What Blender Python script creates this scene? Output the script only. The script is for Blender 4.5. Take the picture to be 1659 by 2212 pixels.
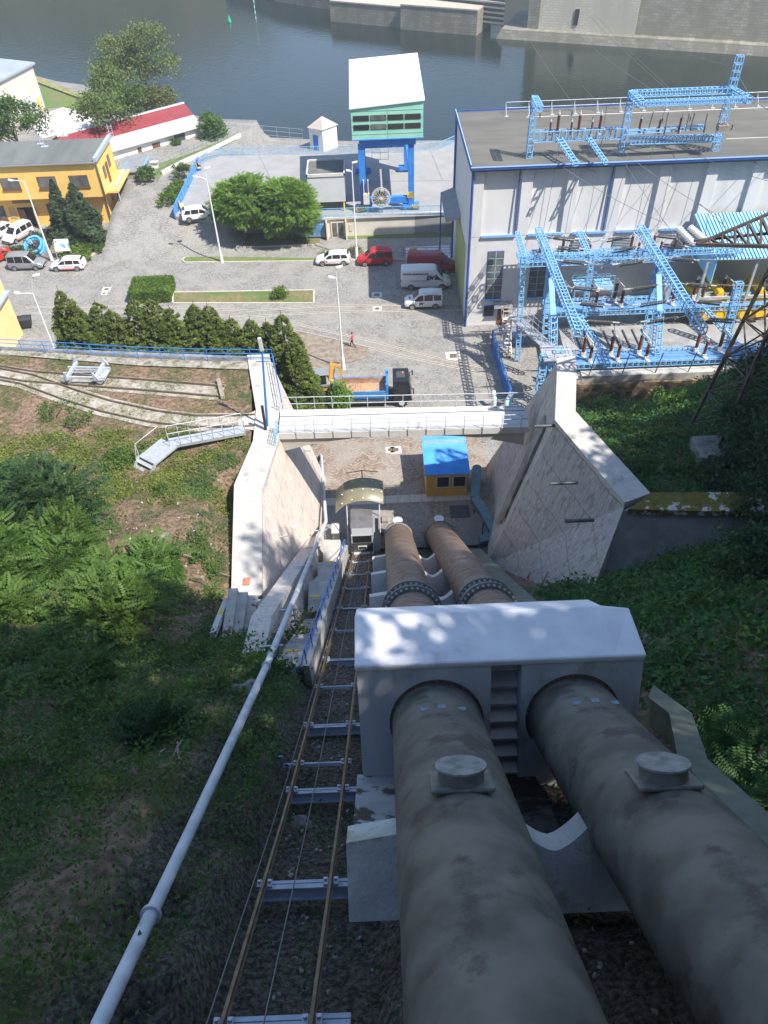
import bpy, bmesh, math, random
import numpy as np
from mathutils import Vector, Matrix
R = math.radians
rng = np.random.default_rng(7)
random.seed(11)
sc = bpy.context.scene
for o in list(bpy.data.objects): bpy.data.objects.remove(o)

# ---------------------------------------------------------------- camera, sky, sun, exposure
CAM_H = 45.0; FPX = 1661.0; PW, PH = 1659.0, 2212.0
fwd = np.array([0, math.cos(R(45)), -math.sin(R(45))])
r0 = np.array([1.0, 0, 0]); u0 = np.cross(r0, fwd); ra = R(2.3)
cr = math.cos(ra)*r0 - math.sin(ra)*u0
cu = math.cos(ra)*u0 + math.sin(ra)*r0
C0 = np.array([0, 0, CAM_H])
cd = bpy.data.cameras.new('camera'); cam = bpy.data.objects.new('camera', cd); sc.collection.objects.link(cam)
M = Matrix(((cr[0], cu[0], -fwd[0], 0), (cr[1], cu[1], -fwd[1], 0), (cr[2], cu[2], -fwd[2], CAM_H), (0, 0, 0, 1)))
cam.matrix_world = M
cd.sensor_fit = 'VERTICAL'; cd.sensor_height = 36.0; cd.lens = 36.0*FPX/PH
cd.clip_start = 0.1; cd.clip_end = 3000
sc.camera = cam
sc.render.resolution_x = 768; sc.render.resolution_y = 1024

SUN_EL = R(54); SUN_DIR = Vector((0.8*math.cos(SUN_EL), -0.6*math.cos(SUN_EL), math.sin(SUN_EL)))
w = bpy.data.worlds.new("World"); sc.world = w; w.use_nodes = True
nt = w.node_tree; bg = nt.nodes['Background']
sky = nt.nodes.new('ShaderNodeTexSky'); sky.sky_type = 'NISHITA'; sky.sun_disc = False
sky.sun_elevation = SUN_EL; sky.sun_rotation = math.atan2(SUN_DIR.x, SUN_DIR.y)
sky.air_density = 1.0; sky.dust_density = .3; sky.ozone_density = 2.0
nt.links.new(sky.outputs[0], bg.inputs[0]); bg.inputs[1].default_value = 0.15
sl = bpy.data.lights.new('sun', 'SUN'); sun = bpy.data.objects.new('sun', sl); sc.collection.objects.link(sun)
sl.energy = 5.0; sl.angle = R(0.5); sl.color = (1.0, 0.94, 0.86)
sun.rotation_euler = SUN_DIR.to_track_quat('Z', 'Y').to_euler()
sc.view_settings.view_transform = 'Standard'; sc.view_settings.look = 'None'
sc.view_settings.exposure = 0.82; sc.view_settings.gamma = 1.0
try:
    sc.cycles.max_bounces = 6; sc.cycles.transparent_max_bounces = 6
except Exception: pass

# ---------------------------------------------------------------- placing helper: a photo pixel meets a known plane
def G(u, v, z=None, y=None, x=None):
    d = fwd + cr*(u-PW/2)/FPX - cu*(v-PH/2)/FPX
    if z is not None: t = (z-CAM_H)/d[2]
    elif y is not None: t = y/d[1]
    else: t = x/d[0]
    return Vector(C0 + d*t)
def prof(y):                     # height of the incline
    return 34.6-.9125*y if y < 8 else 27.3-.827*(y-8)

# ---------------------------------------------------------------- object helpers
col = sc.collection
def empty(name, loc=(0, 0, 0), rz=0.0):
    o = bpy.data.objects.new(name, None); col.objects.link(o); o.location = loc; o.rotation_euler = (0, 0, rz)
    o.empty_display_size = 0.3
    return o
def tag(o, label=None, cat=None, group=None, kind=None):
    if label: o['label'] = label
    if cat: o['category'] = cat
    if group: o['group'] = group
    if kind: o['kind'] = kind
    return o
def kids(o): return [c for c in o.children]
def copy_tree(o, parent=None):
    c = o.copy(); col.objects.link(c)
    c.parent = parent
    for ch in list(o.children): copy_tree(ch, c)
    return c

class MB:
    """collects shapes, builds ONE mesh object"""
    def __init__(s): s.v = []; s.f = []; s.smooth = []
    def add(s, vs, fs, smooth=False):
        n = len(s.v); s.v.extend([tuple(p) for p in vs]); s.f.extend([tuple(i+n for i in f) for f in fs]); s.smooth.extend([smooth]*len(fs)); return s
    def quad(s, a, b, c, d): return s.add([a, b, c, d], [(0, 1, 2, 3)])
    def hexa(s, b, t):           # 4 bottom points, 4 top points
        return s.add(list(b)+list(t), [(3, 2, 1, 0), (4, 5, 6, 7), (0, 1, 5, 4), (1, 2, 6, 5), (2, 3, 7, 6), (3, 0, 4, 7)])
    def box(s, c, d, rz=0.0, bev=0):
        x, y, z = d[0]/2, d[1]/2, d[2]/2; cs, sn = math.cos(rz), math.sin(rz)
        P = [(c[0]+a*cs-b*sn, c[1]+a*sn+b*cs, c[2]+e) for e in (-z, z) for a, b in ((-x, -y), (x, -y), (x, y), (-x, y))]
        return s.hexa(P[:4], P[4:])
    def bx(s, x0, x1, y0, y1, z0, z1):
        return s.box(((x0+x1)/2, (y0+y1)/2, (z0+z1)/2), (abs(x1-x0), abs(y1-y0), abs(z1-z0)))
    def beam(s, p, q, w=.05, h=None, up=(0, 0, 1)):
        p, q = Vector(p), Vector(q); h = h or w; d = (q-p)
        if d.length < 1e-6: return s
        d.normalize(); u = Vector(up)
        if abs(d.dot(u)) > .98: u = Vector((1, 0, 0))
        a = d.cross(u).normalized(); b = a.cross(d).normalized()
        A = [p+a*i*w/2+b*j*h/2 for i, j in ((-1, -1), (1, -1), (1, 1), (-1, 1))]
        B = [v+(q-p) for v in A]
        return s.add(A+B, [(3, 2, 1, 0), (4, 5, 6, 7), (0, 1, 5, 4), (1, 2, 6, 5), (2, 3, 7, 6), (3, 0, 4, 7)])
    def cyl(s, p, q, r, r2=None, n=10, cap=True, smooth=True):
        p, q = Vector(p), Vector(q); r2 = r if r2 is None else r2; d = (q-p).normalized()
        u = Vector((0, 0, 1)) if abs(d.z) < .9 else Vector((1, 0, 0))
        a = d.cross(u).normalized(); b = d.cross(a)
        V = []
        for c, rr in ((p, r), (q, r2)):
            for i in range(n):
                t = 2*math.pi*i/n; V.append(c+a*math.cos(t)*rr+b*math.sin(t)*rr)
        s.add(V, [(i, (i+1) % n, n+(i+1) % n, n+i) for i in range(n)], smooth)
        if cap: s.add(V[:n], [tuple(range(n))[::-1]]); s.add(V[n:], [tuple(range(n))])
        return s
    def tube(s, pts, r, n=8, cap=True):
        pts = [Vector(p) for p in pts]; V = []; F = []; a = None
        for k, p in enumerate(pts):
            d = (pts[min(k+1, len(pts)-1)]-pts[max(k-1, 0)]).normalized()
            if a is None:
                u = Vector((0, 0, 1)) if abs(d.z) < .9 else Vector((1, 0, 0)); a = d.cross(u).normalized()
            else: a = (a-d*a.dot(d)).normalized()
            b = d.cross(a); rr = r[k] if isinstance(r, (list, tuple)) else r
            V += [p+a*math.cos(2*math.pi*i/n)*rr+b*math.sin(2*math.pi*i/n)*rr for i in range(n)]
        for k in range(len(pts)-1):
            F += [(k*n+i, k*n+(i+1) % n, (k+1)*n+(i+1) % n, (k+1)*n+i) for i in range(n)]
        s.add(V, F, True)
        if cap: s.add(V[:n], [tuple(range(n))[::-1]]); s.add(V[-n:], [tuple(range(n))])
        return s
    def lathe(s, prof_, p, q, n=12):   # profile [(t along p->q in metres, r)]
        p, q = Vector(p), Vector(q); d = (q-p).normalized()
        u = Vector((0, 0, 1)) if abs(d.z) < .9 else Vector((1, 0, 0)); a = d.cross(u).normalized(); b = d.cross(a)
        V = []
        for t, rr in prof_: V += [p+d*t+a*math.cos(2*math.pi*i/n)*rr+b*math.sin(2*math.pi*i/n)*rr for i in range(n)]
        F = []
        for k in range(len(prof_)-1): F += [(k*n+i, k*n+(i+1) % n, (k+1)*n+(i+1) % n, (k+1)*n+i) for i in range(n)]
        F += [tuple(range(n))[::-1], tuple(range((len(prof_)-1)*n, len(prof_)*n))]
        return s.add(V, F, False)
    def prism(s, pts, z0, z1):
        n = len(pts); V = [(p[0], p[1], z0) for p in pts]+[(p[0], p[1], z1) for p in pts]
        return s.add(V, [tuple(range(n))[::-1], tuple(range(n, 2*n))]+[(i, (i+1) % n, n+(i+1) % n, n+i) for i in range(n)])
    def extr(s, pts, off):           # any planar polygon swept by a vector
        off = Vector(off); n = len(pts); V = [Vector(p) for p in pts]+[Vector(p)+off for p in pts]
        return s.add(V, [tuple(range(n))[::-1], tuple(range(n, 2*n))]+[(i, (i+1) % n, n+(i+1) % n, n+i) for i in range(n)])
    def lattice(s, p, q, w, h, n, up=(0, 0, 1), t=.07, diag=False):
        """four chords with batten rungs, ladder-like"""
        p, q = Vector(p), Vector(q); d = (q-p).normalized(); u = Vector(up)
        if abs(d.dot(u)) > .98: u = Vector((0, 1, 0))
        a = d.cross(u).normalized(); b = a.cross(d).normalized(); L = (q-p).length
        cs = [(a*i*w/2+b*j*h/2) for i, j in ((-1, -1), (1, -1), (1, 1), (-1, 1))]
        for c in cs: s.beam(p+c, q+c, t, t, up=b)
        for k in range(n+1):
            m = p+d*(L*k/n)
            for i in range(4):
                s.beam(m+cs[i], m+cs[(i+1) % 4], t*.8, t*1.3, up=d)
                if diag and k < n:
                    m2 = p+d*(L*(k+1)/n); s.beam(m+cs[i], m2+cs[(i+1) % 4], t*.55, t*.55)
        return s
    def build(s, name, mat, parent=None, bevel=0.0, loc=None, recalc=True):
        me = bpy.data.meshes.new(name); me.from_pydata(s.v, [], s.f); me.materials.append(mat)
        me.polygons.foreach_set('use_smooth', s.smooth)
        if recalc and len(s.f) < 20000:
            bm = bmesh.new(); bm.from_mesh(me); bmesh.ops.recalc_face_normals(bm, faces=bm.faces)
            if bevel:
                bmesh.ops.remove_doubles(bm, verts=bm.verts, dist=1e-4)
                bmesh.ops.bevel(bm, geom=[e for e in bm.edges if len(e.link_faces) == 2 and e.calc_face_angle(0) > .5], offset=bevel, segments=2, affect='EDGES', profile=.5)
            bm.to_mesh(me); bm.free()
        me.update()
        o = bpy.data.objects.new(name, me); col.objects.link(o)
        if parent: o.parent = parent
        if loc: o.location = loc
        return o

def npmesh(name, V, F, mat, parent=None, smooth=False, loc=None):
    """fast mesh from numpy: V (n,3), F (m,k)"""
    me = bpy.data.meshes.new(name); k = F.shape[1]
    me.vertices.add(len(V)); me.vertices.foreach_set('co', V.astype(np.float32).ravel())
    me.loops.add(F.size); me.loops.foreach_set('vertex_index', F.astype(np.int32).ravel())
    me.polygons.add(len(F)); me.polygons.foreach_set('loop_start', np.arange(0, F.size, k, dtype=np.int32))
    me.polygons.foreach_set('use_smooth', np.full(len(F), smooth))
    me.update(calc_edges=True); me.materials.append(mat)
    o = bpy.data.objects.new(name, me); col.objects.link(o)
    if parent: o.parent = parent
    if loc: o.location = loc
    return o

def text_part(txt, size, mat, parent, loc, rot, depth=.01, name='lettering', bold=0.0, shear=0.0):
    cu_ = bpy.data.curves.new(name, 'FONT'); cu_.body = txt; cu_.size = size; cu_.extrude = depth/2; cu_.offset = bold; cu_.shear = shear
    cu_.align_x = 'CENTER'; cu_.align_y = 'CENTER'
    to = bpy.data.objects.new('t', cu_); col.objects.link(to)
    dg = bpy.context.evaluated_depsgraph_get(); dg.update()
    me = bpy.data.meshes.new_from_object(to.evaluated_get(dg)); bpy.data.objects.remove(to)
    me.materials.clear(); me.materials.append(mat); me.name = name
    o = bpy.data.objects.new(name, me); col.objects.link(o); o.parent = parent; o.location = loc; o.rotation_euler = rot
    return o

# ---------------------------------------------------------------- materials
def mat(name, c1, c2=None, scale=1.0, rough=.8, metal=0.0, bump=0.0, detail=6, lo=.35, hi=.65, c3=None, s3=.2, w3=(.5, .7), stretch=None, spec=None, bscale=None, coords='Object'):
    m = bpy.data.materials.new(name); m.use_nodes = True; t = m.node_tree; N = t.nodes; L = t.links
    b = N['Principled BSDF']; b.inputs['Roughness'].default_value = rough; b.inputs['Metallic'].default_value = metal
    if spec is not None: b.inputs['Specular IOR Level'].default_value = spec
    c = lambda q: (q[0], q[1], q[2], 1)
    if c2 is None and not bump:
        b.inputs['Base Color'].default_value = c(c1); return m
    tc = N.new('ShaderNodeTexCoord'); mp = N.new('ShaderNodeMapping'); L.new(tc.outputs[coords], mp.inputs[0])
    if stretch: mp.inputs['Scale'].default_value = stretch
    n1 = N.new('ShaderNodeTexNoise'); n1.inputs['Scale'].default_value = scale; n1.inputs['Detail'].default_value = detail; L.new(mp.outputs[0], n1.inputs['Vector'])
    if c2 is not None:
        r = N.new('ShaderNodeValToRGB'); r.color_ramp.elements[0].position = lo; r.color_ramp.elements[1].position = hi
        r.color_ramp.elements[0].color = c(c1); r.color_ramp.elements[1].color = c(c2); L.new(n1.outputs['Fac'], r.inputs[0]); out = r.outputs[0]
        if c3 is not None:
            n3 = N.new('ShaderNodeTexNoise'); n3.inputs['Scale'].default_value = s3; n3.inputs['Detail'].default_value = 8; n3.inputs['Roughness'].default_value = .65; L.new(mp.outputs[0], n3.inputs['Vector'])
            r3 = N.new('ShaderNodeValToRGB'); r3.color_ramp.elements[0].position = w3[0]; r3.color_ramp.elements[1].position = w3[1]; L.new(n3.outputs['Fac'], r3.inputs[0])
            mx = N.new('ShaderNodeMix'); mx.data_type = 'RGBA'; L.new(r3.outputs[0], mx.inputs[0]); L.new(out, mx.inputs[6]); mx.inputs[7].default_value = c(c3); out = mx.outputs[2]
        L.new(out, b.inputs['Base Color'])
    else: b.inputs['Base Color'].default_value = c(c1)
    if bump:
        n2 = N.new('ShaderNodeTexNoise'); n2.inputs['Scale'].default_value = bscale or scale*4; n2.inputs['Detail'].default_value = 5; L.new(mp.outputs[0], n2.inputs['Vector'])
        bp = N.new('ShaderNodeBump'); bp.inputs['Strength'].default_value = bump; bp.inputs['Distance'].default_value = .05; L.new(n2.outputs['Fac'], bp.inputs['Height']); L.new(bp.outputs[0], b.inputs['Normal'])
    return m

def leafmat(name, dark, light, trans=.35, hue=None, rough=.55):
    m = bpy.data.materials.new(name); m.use_nodes = True; t = m.node_tree; N = t.nodes; L = t.links
    b = N['Principled BSDF']; b.inputs['Roughness'].default_value = rough; b.inputs['Specular IOR Level'].default_value = .3
    g = N.new('ShaderNodeNewGeometry'); r = N.new('ShaderNodeValToRGB')
    r.color_ramp.elements[0].color = (*dark, 1); r.color_ramp.elements[1].color = (*light, 1); L.new(g.outputs['Random Per Island'], r.inputs[0])
    n = N.new('ShaderNodeTexNoise'); n.inputs['Scale'].default_value = .9; n.inputs['Detail'].default_value = 3
    tc = N.new('ShaderNodeTexCoord'); L.new(tc.outputs['Object'], n.inputs['Vector'])
    mx = N.new('ShaderNodeMix'); mx.data_type = 'RGBA'; mx.blend_type = 'MIX'; r2 = N.new('ShaderNodeValToRGB'); r2.color_ramp.elements[0].position = .42; r2.color_ramp.elements[1].position = .62
    L.new(n.outputs['Fac'], r2.inputs[0]); L.new(r2.outputs[0], mx.inputs[0]); L.new(r.outputs[0], mx.inputs[6])
    hc = hue or tuple(min(1, x*1.25) for x in light); mx.inputs[7].default_value = (*hc, 1)
    mm = N.new('ShaderNodeMix'); mm.data_type = 'RGBA'; mm.inputs[0].default_value = .4; L.new(r.outputs[0], mm.inputs[6]); L.new(mx.outputs[2], mm.inputs[7])
    L.new(mm.outputs[2], b.inputs['Base Color'])
    tr = N.new('ShaderNodeBsdfTranslucent'); L.new(mm.outputs[2], tr.inputs['Color'])
    ms = N.new('ShaderNodeMixShader'); ms.inputs[0].default_value = trans; out = N['Material Output']
    L.new(b.outputs[0], ms.inputs[1]); L.new(tr.outputs[0], ms.inputs[2]); L.new(ms.outputs[0], out.inputs['Surface'])
    return m

def streak_concrete(name, base, light, dark, stain=(.16, .09, .05), sscale=.5, stain_lo=.63):
    """board-marked concrete with vertical wash streaks and blotches"""
    m = bpy.data.materials.new(name); m.use_nodes = True; t = m.node_tree; N = t.nodes; L = t.links; b = N['Principled BSDF']; b.inputs['Roughness'].default_value = .9
    tc = N.new('ShaderNodeTexCoord')
    def noise(sc_, stre, det=6, rough=.6):
        mp = N.new('ShaderNodeMapping'); mp.inputs['Scale'].default_value = stre; L.new(tc.outputs['Object'], mp.inputs[0])
        n = N.new('ShaderNodeTexNoise'); n.inputs['Scale'].default_value = sc_; n.inputs['Detail'].default_value = det; n.inputs['Roughness'].default_value = rough; L.new(mp.outputs[0], n.inputs['Vector']); return n
    def ramp(n, a, bb, p, q):
        r = N.new('ShaderNodeValToRGB'); e = r.color_ramp.elements; e[0].position = p; e[1].position = q; e[0].color = (*a, 1); e[1].color = (*bb, 1); L.new(n.outputs['Fac'], r.inputs[0]); return r
    n1 = noise(1.3, (3.0, 3.0, .35), 8, .7); r1 = ramp(n1, dark, base, .36, .5)
    n2 = noise(2.2, (3.0, 3.0, .3), 6, .7); r2 = ramp(n2, (0, 0, 0), (1, 1, 1), .52, .66)
    mx = N.new('ShaderNodeMix'); mx.data_type = 'RGBA'; L.new(r2.outputs[0], mx.inputs[0]); L.new(r1.outputs[0], mx.inputs[6]); mx.inputs[7].default_value = (*light, 1)
    n3 = noise(sscale, (1.6, 1.6, .5), 9, .7); r3 = ramp(n3, (0, 0, 0), (1, 1, 1), stain_lo, stain_lo+.08)
    m2 = N.new('ShaderNodeMix'); m2.data_type = 'RGBA'; L.new(r3.outputs[0], m2.inputs[0]); L.new(mx.outputs[2], m2.inputs[6]); m2.inputs[7].default_value = (*stain, 1)
    sx = N.new('ShaderNodeSeparateXYZ'); L.new(tc.outputs['Object'], sx.inputs[0]); nj = noise(.7, (1, 1, 1), 3)
    a1 = N.new('ShaderNodeMath'); a1.operation = 'MULTIPLY_ADD'; L.new(nj.outputs['Fac'], a1.inputs[0]); a1.inputs[1].default_value = .5; L.new(sx.outputs[2], a1.inputs[2])
    a2 = N.new('ShaderNodeMath'); a2.operation = 'FRACT'; a3 = N.new('ShaderNodeMath'); a3.operation = 'MULTIPLY'; a3.inputs[1].default_value = 1/2.1; L.new(a1.outputs[0], a3.inputs[0]); L.new(a3.outputs[0], a2.inputs[0])
    a4 = N.new('ShaderNodeMath'); a4.operation = 'LESS_THAN'; a4.inputs[1].default_value = .035; L.new(a2.outputs[0], a4.inputs[0]); a5 = N.new('ShaderNodeMath'); a5.operation = 'MULTIPLY'; a5.inputs[1].default_value = .45; L.new(a4.outputs[0], a5.inputs[0])
    m3 = N.new('ShaderNodeMix'); m3.data_type = 'RGBA'; L.new(a5.outputs[0], m3.inputs[0]); L.new(m2.outputs[2], m3.inputs[6]); m3.inputs[7].default_value = (*[q*.5 for q in dark], 1)
    L.new(m3.outputs[2], b.inputs['Base Color'])
    n4 = noise(9, (1, 1, 1), 6, .7); bp = N.new('ShaderNodeBump'); bp.inputs['Strength'].default_value = .5; bp.inputs['Distance'].default_value = .04; L.new(n4.outputs['Fac'], bp.inputs['Height']); L.new(bp.outputs[0], b.inputs['Normal'])
    return m

def cobble_mat(name, a=(.33, .315, .29), b_=(.135, .128, .115), s=6.0):
    """small stone setts laid in scallop (fan) rows, with patches of dust"""
    m = bpy.data.materials.new(name); m.use_nodes = True; t = m.node_tree; N = t.nodes; L = t.links; b = N['Principled BSDF']; b.inputs['Roughness'].default_value = .85
    tc = N.new('ShaderNodeTexCoord'); sp = N.new('ShaderNodeSeparateXYZ'); L.new(tc.outputs['Object'], sp.inputs[0])
    def mth(op, x, y=None):
        n = N.new('ShaderNodeMath'); n.operation = op
        for i, q in enumerate((x, y)):
            if q is None: continue
            if isinstance(q, (int, float)): n.inputs[i].default_value = q
            else: L.new(q, n.inputs[i])
        return n.outputs[0]
    u = mth('DIVIDE', sp.outputs[0], 1.7); u = mth('FRACT', u); u = mth('SUBTRACT', u, .5); u2 = mth('MULTIPLY', u, u)
    k = mth('MULTIPLY', u2, -2.6); yy = mth('ADD', sp.outputs[1], k)       # arcs bulge along y
    cmb = N.new('ShaderNodeCombineXYZ'); L.new(sp.outputs[0], cmb.inputs[0]); L.new(yy, cmb.inputs[1])
    v = N.new('ShaderNodeTexVoronoi'); v.inputs['Scale'].default_value = s; v.inputs['Randomness'].default_value = .55; L.new(cmb.outputs[0], v.inputs['Vector'])
    r = N.new('ShaderNodeValToRGB'); r.color_ramp.elements[0].color = (*b_, 1); r.color_ramp.elements[1].color = (*a, 1); L.new(v.outputs['Color'], r.inputs[0])
    w_ = mth('FRACT', mth('MULTIPLY', yy, 1/.36)); w_ = mth('LESS_THAN', w_, .26)
    mj = N.new('ShaderNodeMix'); mj.data_type = 'RGBA'; L.new(mth('MULTIPLY', w_, .38), mj.inputs[0]); L.new(r.outputs[0], mj.inputs[6]); mj.inputs[7].default_value = (.05, .045, .04, 1)
    n = N.new('ShaderNodeTexNoise'); n.inputs['Scale'].default_value = .35; n.inputs['Detail'].default_value = 8; L.new(tc.outputs['Object'], n.inputs['Vector'])
    r2 = N.new('ShaderNodeValToRGB'); r2.color_ramp.elements[0].position = .45; r2.color_ramp.elements[1].position = .58; L.new(n.outputs['Fac'], r2.inputs[0])
    m2 = N.new('ShaderNodeMix'); m2.data_type = 'RGBA'; L.new(mth('MULTIPLY', r2.outputs[0], .55), m2.inputs[0]); L.new(mj.outputs[2], m2.inputs[6]); m2.inputs[7].default_value = (.29, .275, .245, 1)
    L.new(m2.outputs[2], b.inputs['Base Color'])
    bp = N.new('ShaderNodeBump'); bp.inputs['Strength'].default_value = .6; bp.inputs['Distance'].default_value = .02; bp.invert = True; L.new(v.outputs['Distance'], bp.inputs['Height']); L.new(bp.outputs[0], b.inputs['Normal'])
    return m

def masonry_mat(name, a, b_, mortar, sx=1.2, sy=.45, c3=None):
    m = bpy.data.materials.new(name); m.use_nodes = True; t = m.node_tree; N = t.nodes; L = t.links; b = N['Principled BSDF']; b.inputs['Roughness'].default_value = .9
    tc = N.new('ShaderNodeTexCoord'); mp = N.new('ShaderNodeMapping'); mp.inputs['Rotation'].default_value = (R(90), 0, 0); L.new(tc.outputs['Object'], mp.inputs[0])
    br = N.new('ShaderNodeTexBrick'); br.inputs['Scale'].default_value = 1; br.inputs['Brick Width'].default_value = sx; br.inputs['Row Height'].default_value = sy; br.inputs['Mortar Size'].default_value = .035
    br.inputs['Color1'].default_value = (*a, 1); br.inputs['Color2'].default_value = (*b_, 1); br.inputs['Mortar'].default_value = (*mortar, 1); br.inputs['Bias'].default_value = -.1
    L.new(mp.outputs[0], br.inputs['Vector'])
    n = N.new('ShaderNodeTexNoise'); n.inputs['Scale'].default_value = .16; n.inputs['Detail'].default_value = 9; n.inputs['Roughness'].default_value = .65; mp2 = N.new('ShaderNodeMapping'); mp2.inputs['Scale'].default_value = (2.2, 2.2, .5); L.new(tc.outputs['Object'], mp2.inputs[0]); L.new(mp2.outputs[0], n.inputs['Vector'])
    r = N.new('ShaderNodeValToRGB'); r.color_ramp.elements[0].position = .42; r.color_ramp.elements[1].position = .62; L.new(n.outputs['Fac'], r.inputs[0])
    mx = N.new('ShaderNodeMix'); mx.data_type = 'RGBA'; L.new(r.outputs[0], mx.inputs[0]); L.new(br.outputs['Color'], mx.inputs[6]); mx.inputs[7].default_value = (*(c3 or a), 1)
    L.new(mx.outputs[2], b.inputs['Base Color'])
    return m

def corrugated(name, c, pitch=.2, axis=0, rough=.4, metal=0.0, c2=None):
    m = bpy.data.materials.new(name); m.use_nodes = True; t = m.node_tree; N = t.nodes; L = t.links; b = N['Principled BSDF']; b.inputs['Roughness'].default_value = rough; b.inputs['Metallic'].default_value = metal
    tc = N.new('ShaderNodeTexCoord'); sp = N.new('ShaderNodeSeparateXYZ'); L.new(tc.outputs['Object'], sp.inputs[0])
    q = N.new('ShaderNodeMath'); q.operation = 'MULTIPLY'; q.inputs[1].default_value = 2*math.pi/pitch; L.new(sp.outputs[axis], q.inputs[0])
    s = N.new('ShaderNodeMath'); s.operation = 'SINE'; L.new(q.outputs[0], s.inputs[0])
    bp = N.new('ShaderNodeBump'); bp.inputs['Strength'].default_value = 1; bp.inputs['Distance'].default_value = pitch*.3; L.new(s.outputs[0], bp.inputs['Height']); L.new(bp.outputs[0], b.inputs['Normal'])
    n = N.new('ShaderNodeTexNoise'); n.inputs['Scale'].default_value = .8; n.inputs['Detail'].default_value = 6; L.new(tc.outputs['Object'], n.inputs['Vector'])
    r = N.new('ShaderNodeValToRGB'); r.color_ramp.elements[0].position = .4; r.color_ramp.elements[1].position = .65; r.color_ramp.elements[0].color = (*c, 1); r.color_ramp.elements[1].color = (*(c2 or tuple(min(1, i*1.15) for i in c)), 1); L.new(n.outputs['Fac'], r.inputs[0]); L.new(r.outputs[0], b.inputs['Base Color'])
    return m

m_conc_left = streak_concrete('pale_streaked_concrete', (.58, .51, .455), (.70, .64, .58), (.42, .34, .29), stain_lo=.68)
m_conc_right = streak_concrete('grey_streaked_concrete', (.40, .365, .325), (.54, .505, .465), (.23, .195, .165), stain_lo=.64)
m_conc = mat('concrete', (.36, .34, .31), (.50, .48, .44), 1.6, .9, bump=.25, c3=(.25, .23, .20), s3=.6, w3=(.55, .75))
m_conc_pale = mat('pale_concrete', (.52, .50, .47), (.60, .58, .55), 1.2, .9, bump=.2, c3=(.42, .40, .37), s3=.4, w3=(.55, .75))
m_conc_dark = mat('weathered_concrete', (.16, .15, .13), (.30, .28, .25), 1.4, .95, bump=.3, c3=(.10, .09, .07), s3=.5)
m_conc_mossy = mat('mossy_pale_concrete', (.40, .41, .39), (.54, .54, .52), 2.2, .9, bump=.4, detail=12, c3=(.24, .26, .15), s3=1.1, w3=(.52, .66), bscale=14)
m_coping = mat('coping_concrete', (.42, .395, .36), (.50, .475, .435), 2.2, .9, bump=.25, c3=(.24, .225, .20), s3=.8, w3=(.58, .7))
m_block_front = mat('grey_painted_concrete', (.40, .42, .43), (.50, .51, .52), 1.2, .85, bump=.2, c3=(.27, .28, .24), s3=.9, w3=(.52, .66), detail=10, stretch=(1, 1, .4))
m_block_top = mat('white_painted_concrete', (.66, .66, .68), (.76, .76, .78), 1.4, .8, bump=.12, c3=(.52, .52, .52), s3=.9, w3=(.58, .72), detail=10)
m_pipe = mat('mottled_steel_pipe', (.085, .078, .062), (.155, .145, .118), 1.4, .65, bump=.15, detail=12, lo=.36, hi=.62, c3=(.058, .048, .040), s3=.9, w3=(.54, .62), bscale=5)
m_pipe_low = mat('rusty_steel_pipe', (.10, .05, .035), (.22, .165, .12), 1.5, .6, bump=.1, detail=9, c3=(.26, .215, .16), s3=.7, w3=(.52, .72), stretch=(1, 2.6, 2.6), bscale=5)
m_flange = mat('dark_flange_steel', (.12, .13, .12), (.20, .20, .18), 5, .5, .3)
m_lid = mat('lichen_lid', (.17, .18, .165), (.30, .30, .27), 6, .8, bump=.2)
m_rail = mat('rail_steel', (.16, .11, .07), (.26, .19, .13), 3, .55, .4)
m_galv = mat('galvanised_steel', (.42, .46, .50), (.55, .58, .62), 3, .5, .3)
m_sleeper = mat('painted_beam', (.30, .36, .46), (.40, .46, .55), 4, .6, .1)
m_blue = mat('light_blue_paint', (.15, .38, .64), (.25, .50, .74), 2.5, .55, c3=(.36, .40, .40), s3=1.5, w3=(.60, .66))
m_blue_dk = mat('strong_blue_paint', (.02, .17, .55), (.04, .24, .66), 1.0, .5)
m_navy = mat('navy_trim', (.02, .08, .30), (.03, .11, .36), 2, .5)
m_white = mat('white_paint', (.75, .75, .74), (.82, .82, .81), 2, .6)
m_pole = mat('white_pole', (.70, .70, .69), (.78, .78, .77), 3, .55)
m_green = mat('mint_panels', (.25, .56, .42), (.31, .62, .48), .8, .55)
m_crane_roof = mat('white_roof_sheet', (.72, .74, .75), (.80, .81, .82), .5, .6, c3=(.62, .62, .60), s3=.5, w3=(.55, .75), stretch=(.3, 2, 1))
m_glass = mat('dark_glass', (.02, .022, .025), rough=.08)
m_glass2 = mat('hazy_glass', (.16, .17, .16), (.07, .08, .08), 1.0, .15)
m_tyre = mat('tyre', (.02, .02, .02), rough=.85)
m_rim = mat('alloy_rim', (.45, .46, .47), rough=.35, metal=.7)
m_yellow = mat('yellow_render', (.80, .50, .12), (.85, .56, .16), .8, .85)
m_yellow2 = mat('ochre_panel', (.62, .36, .07), (.70, .42, .09), 1.5, .7)
m_myellow = mat('machine_yellow', (.80, .50, .02), (.85, .56, .04), 2, .5)
m_brownfr = mat('brown_window_frame', (.13, .06, .03), (.18, .08, .04), 4, .6)
m_roofgrey = mat('felt_roof', (.105, .10, .085), (.14, .135, .115), .6, .9, bump=.1, c3=(.10, .097, .085), s3=.25, w3=(.5, .7), stretch=(.4, 1.6, 1))
m_roofdark = mat('dark_felt_roof', (.10, .105, .09), (.14, .14, .125), .9, .9)
m_facade = mat('pale_render', (.60, .595, .585), (.66, .65, .64), .7, .9, bump=.1, c3=(.53, .52, .51), s3=.5, w3=(.54, .72), stretch=(1, 1, .35), detail=9)
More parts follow.
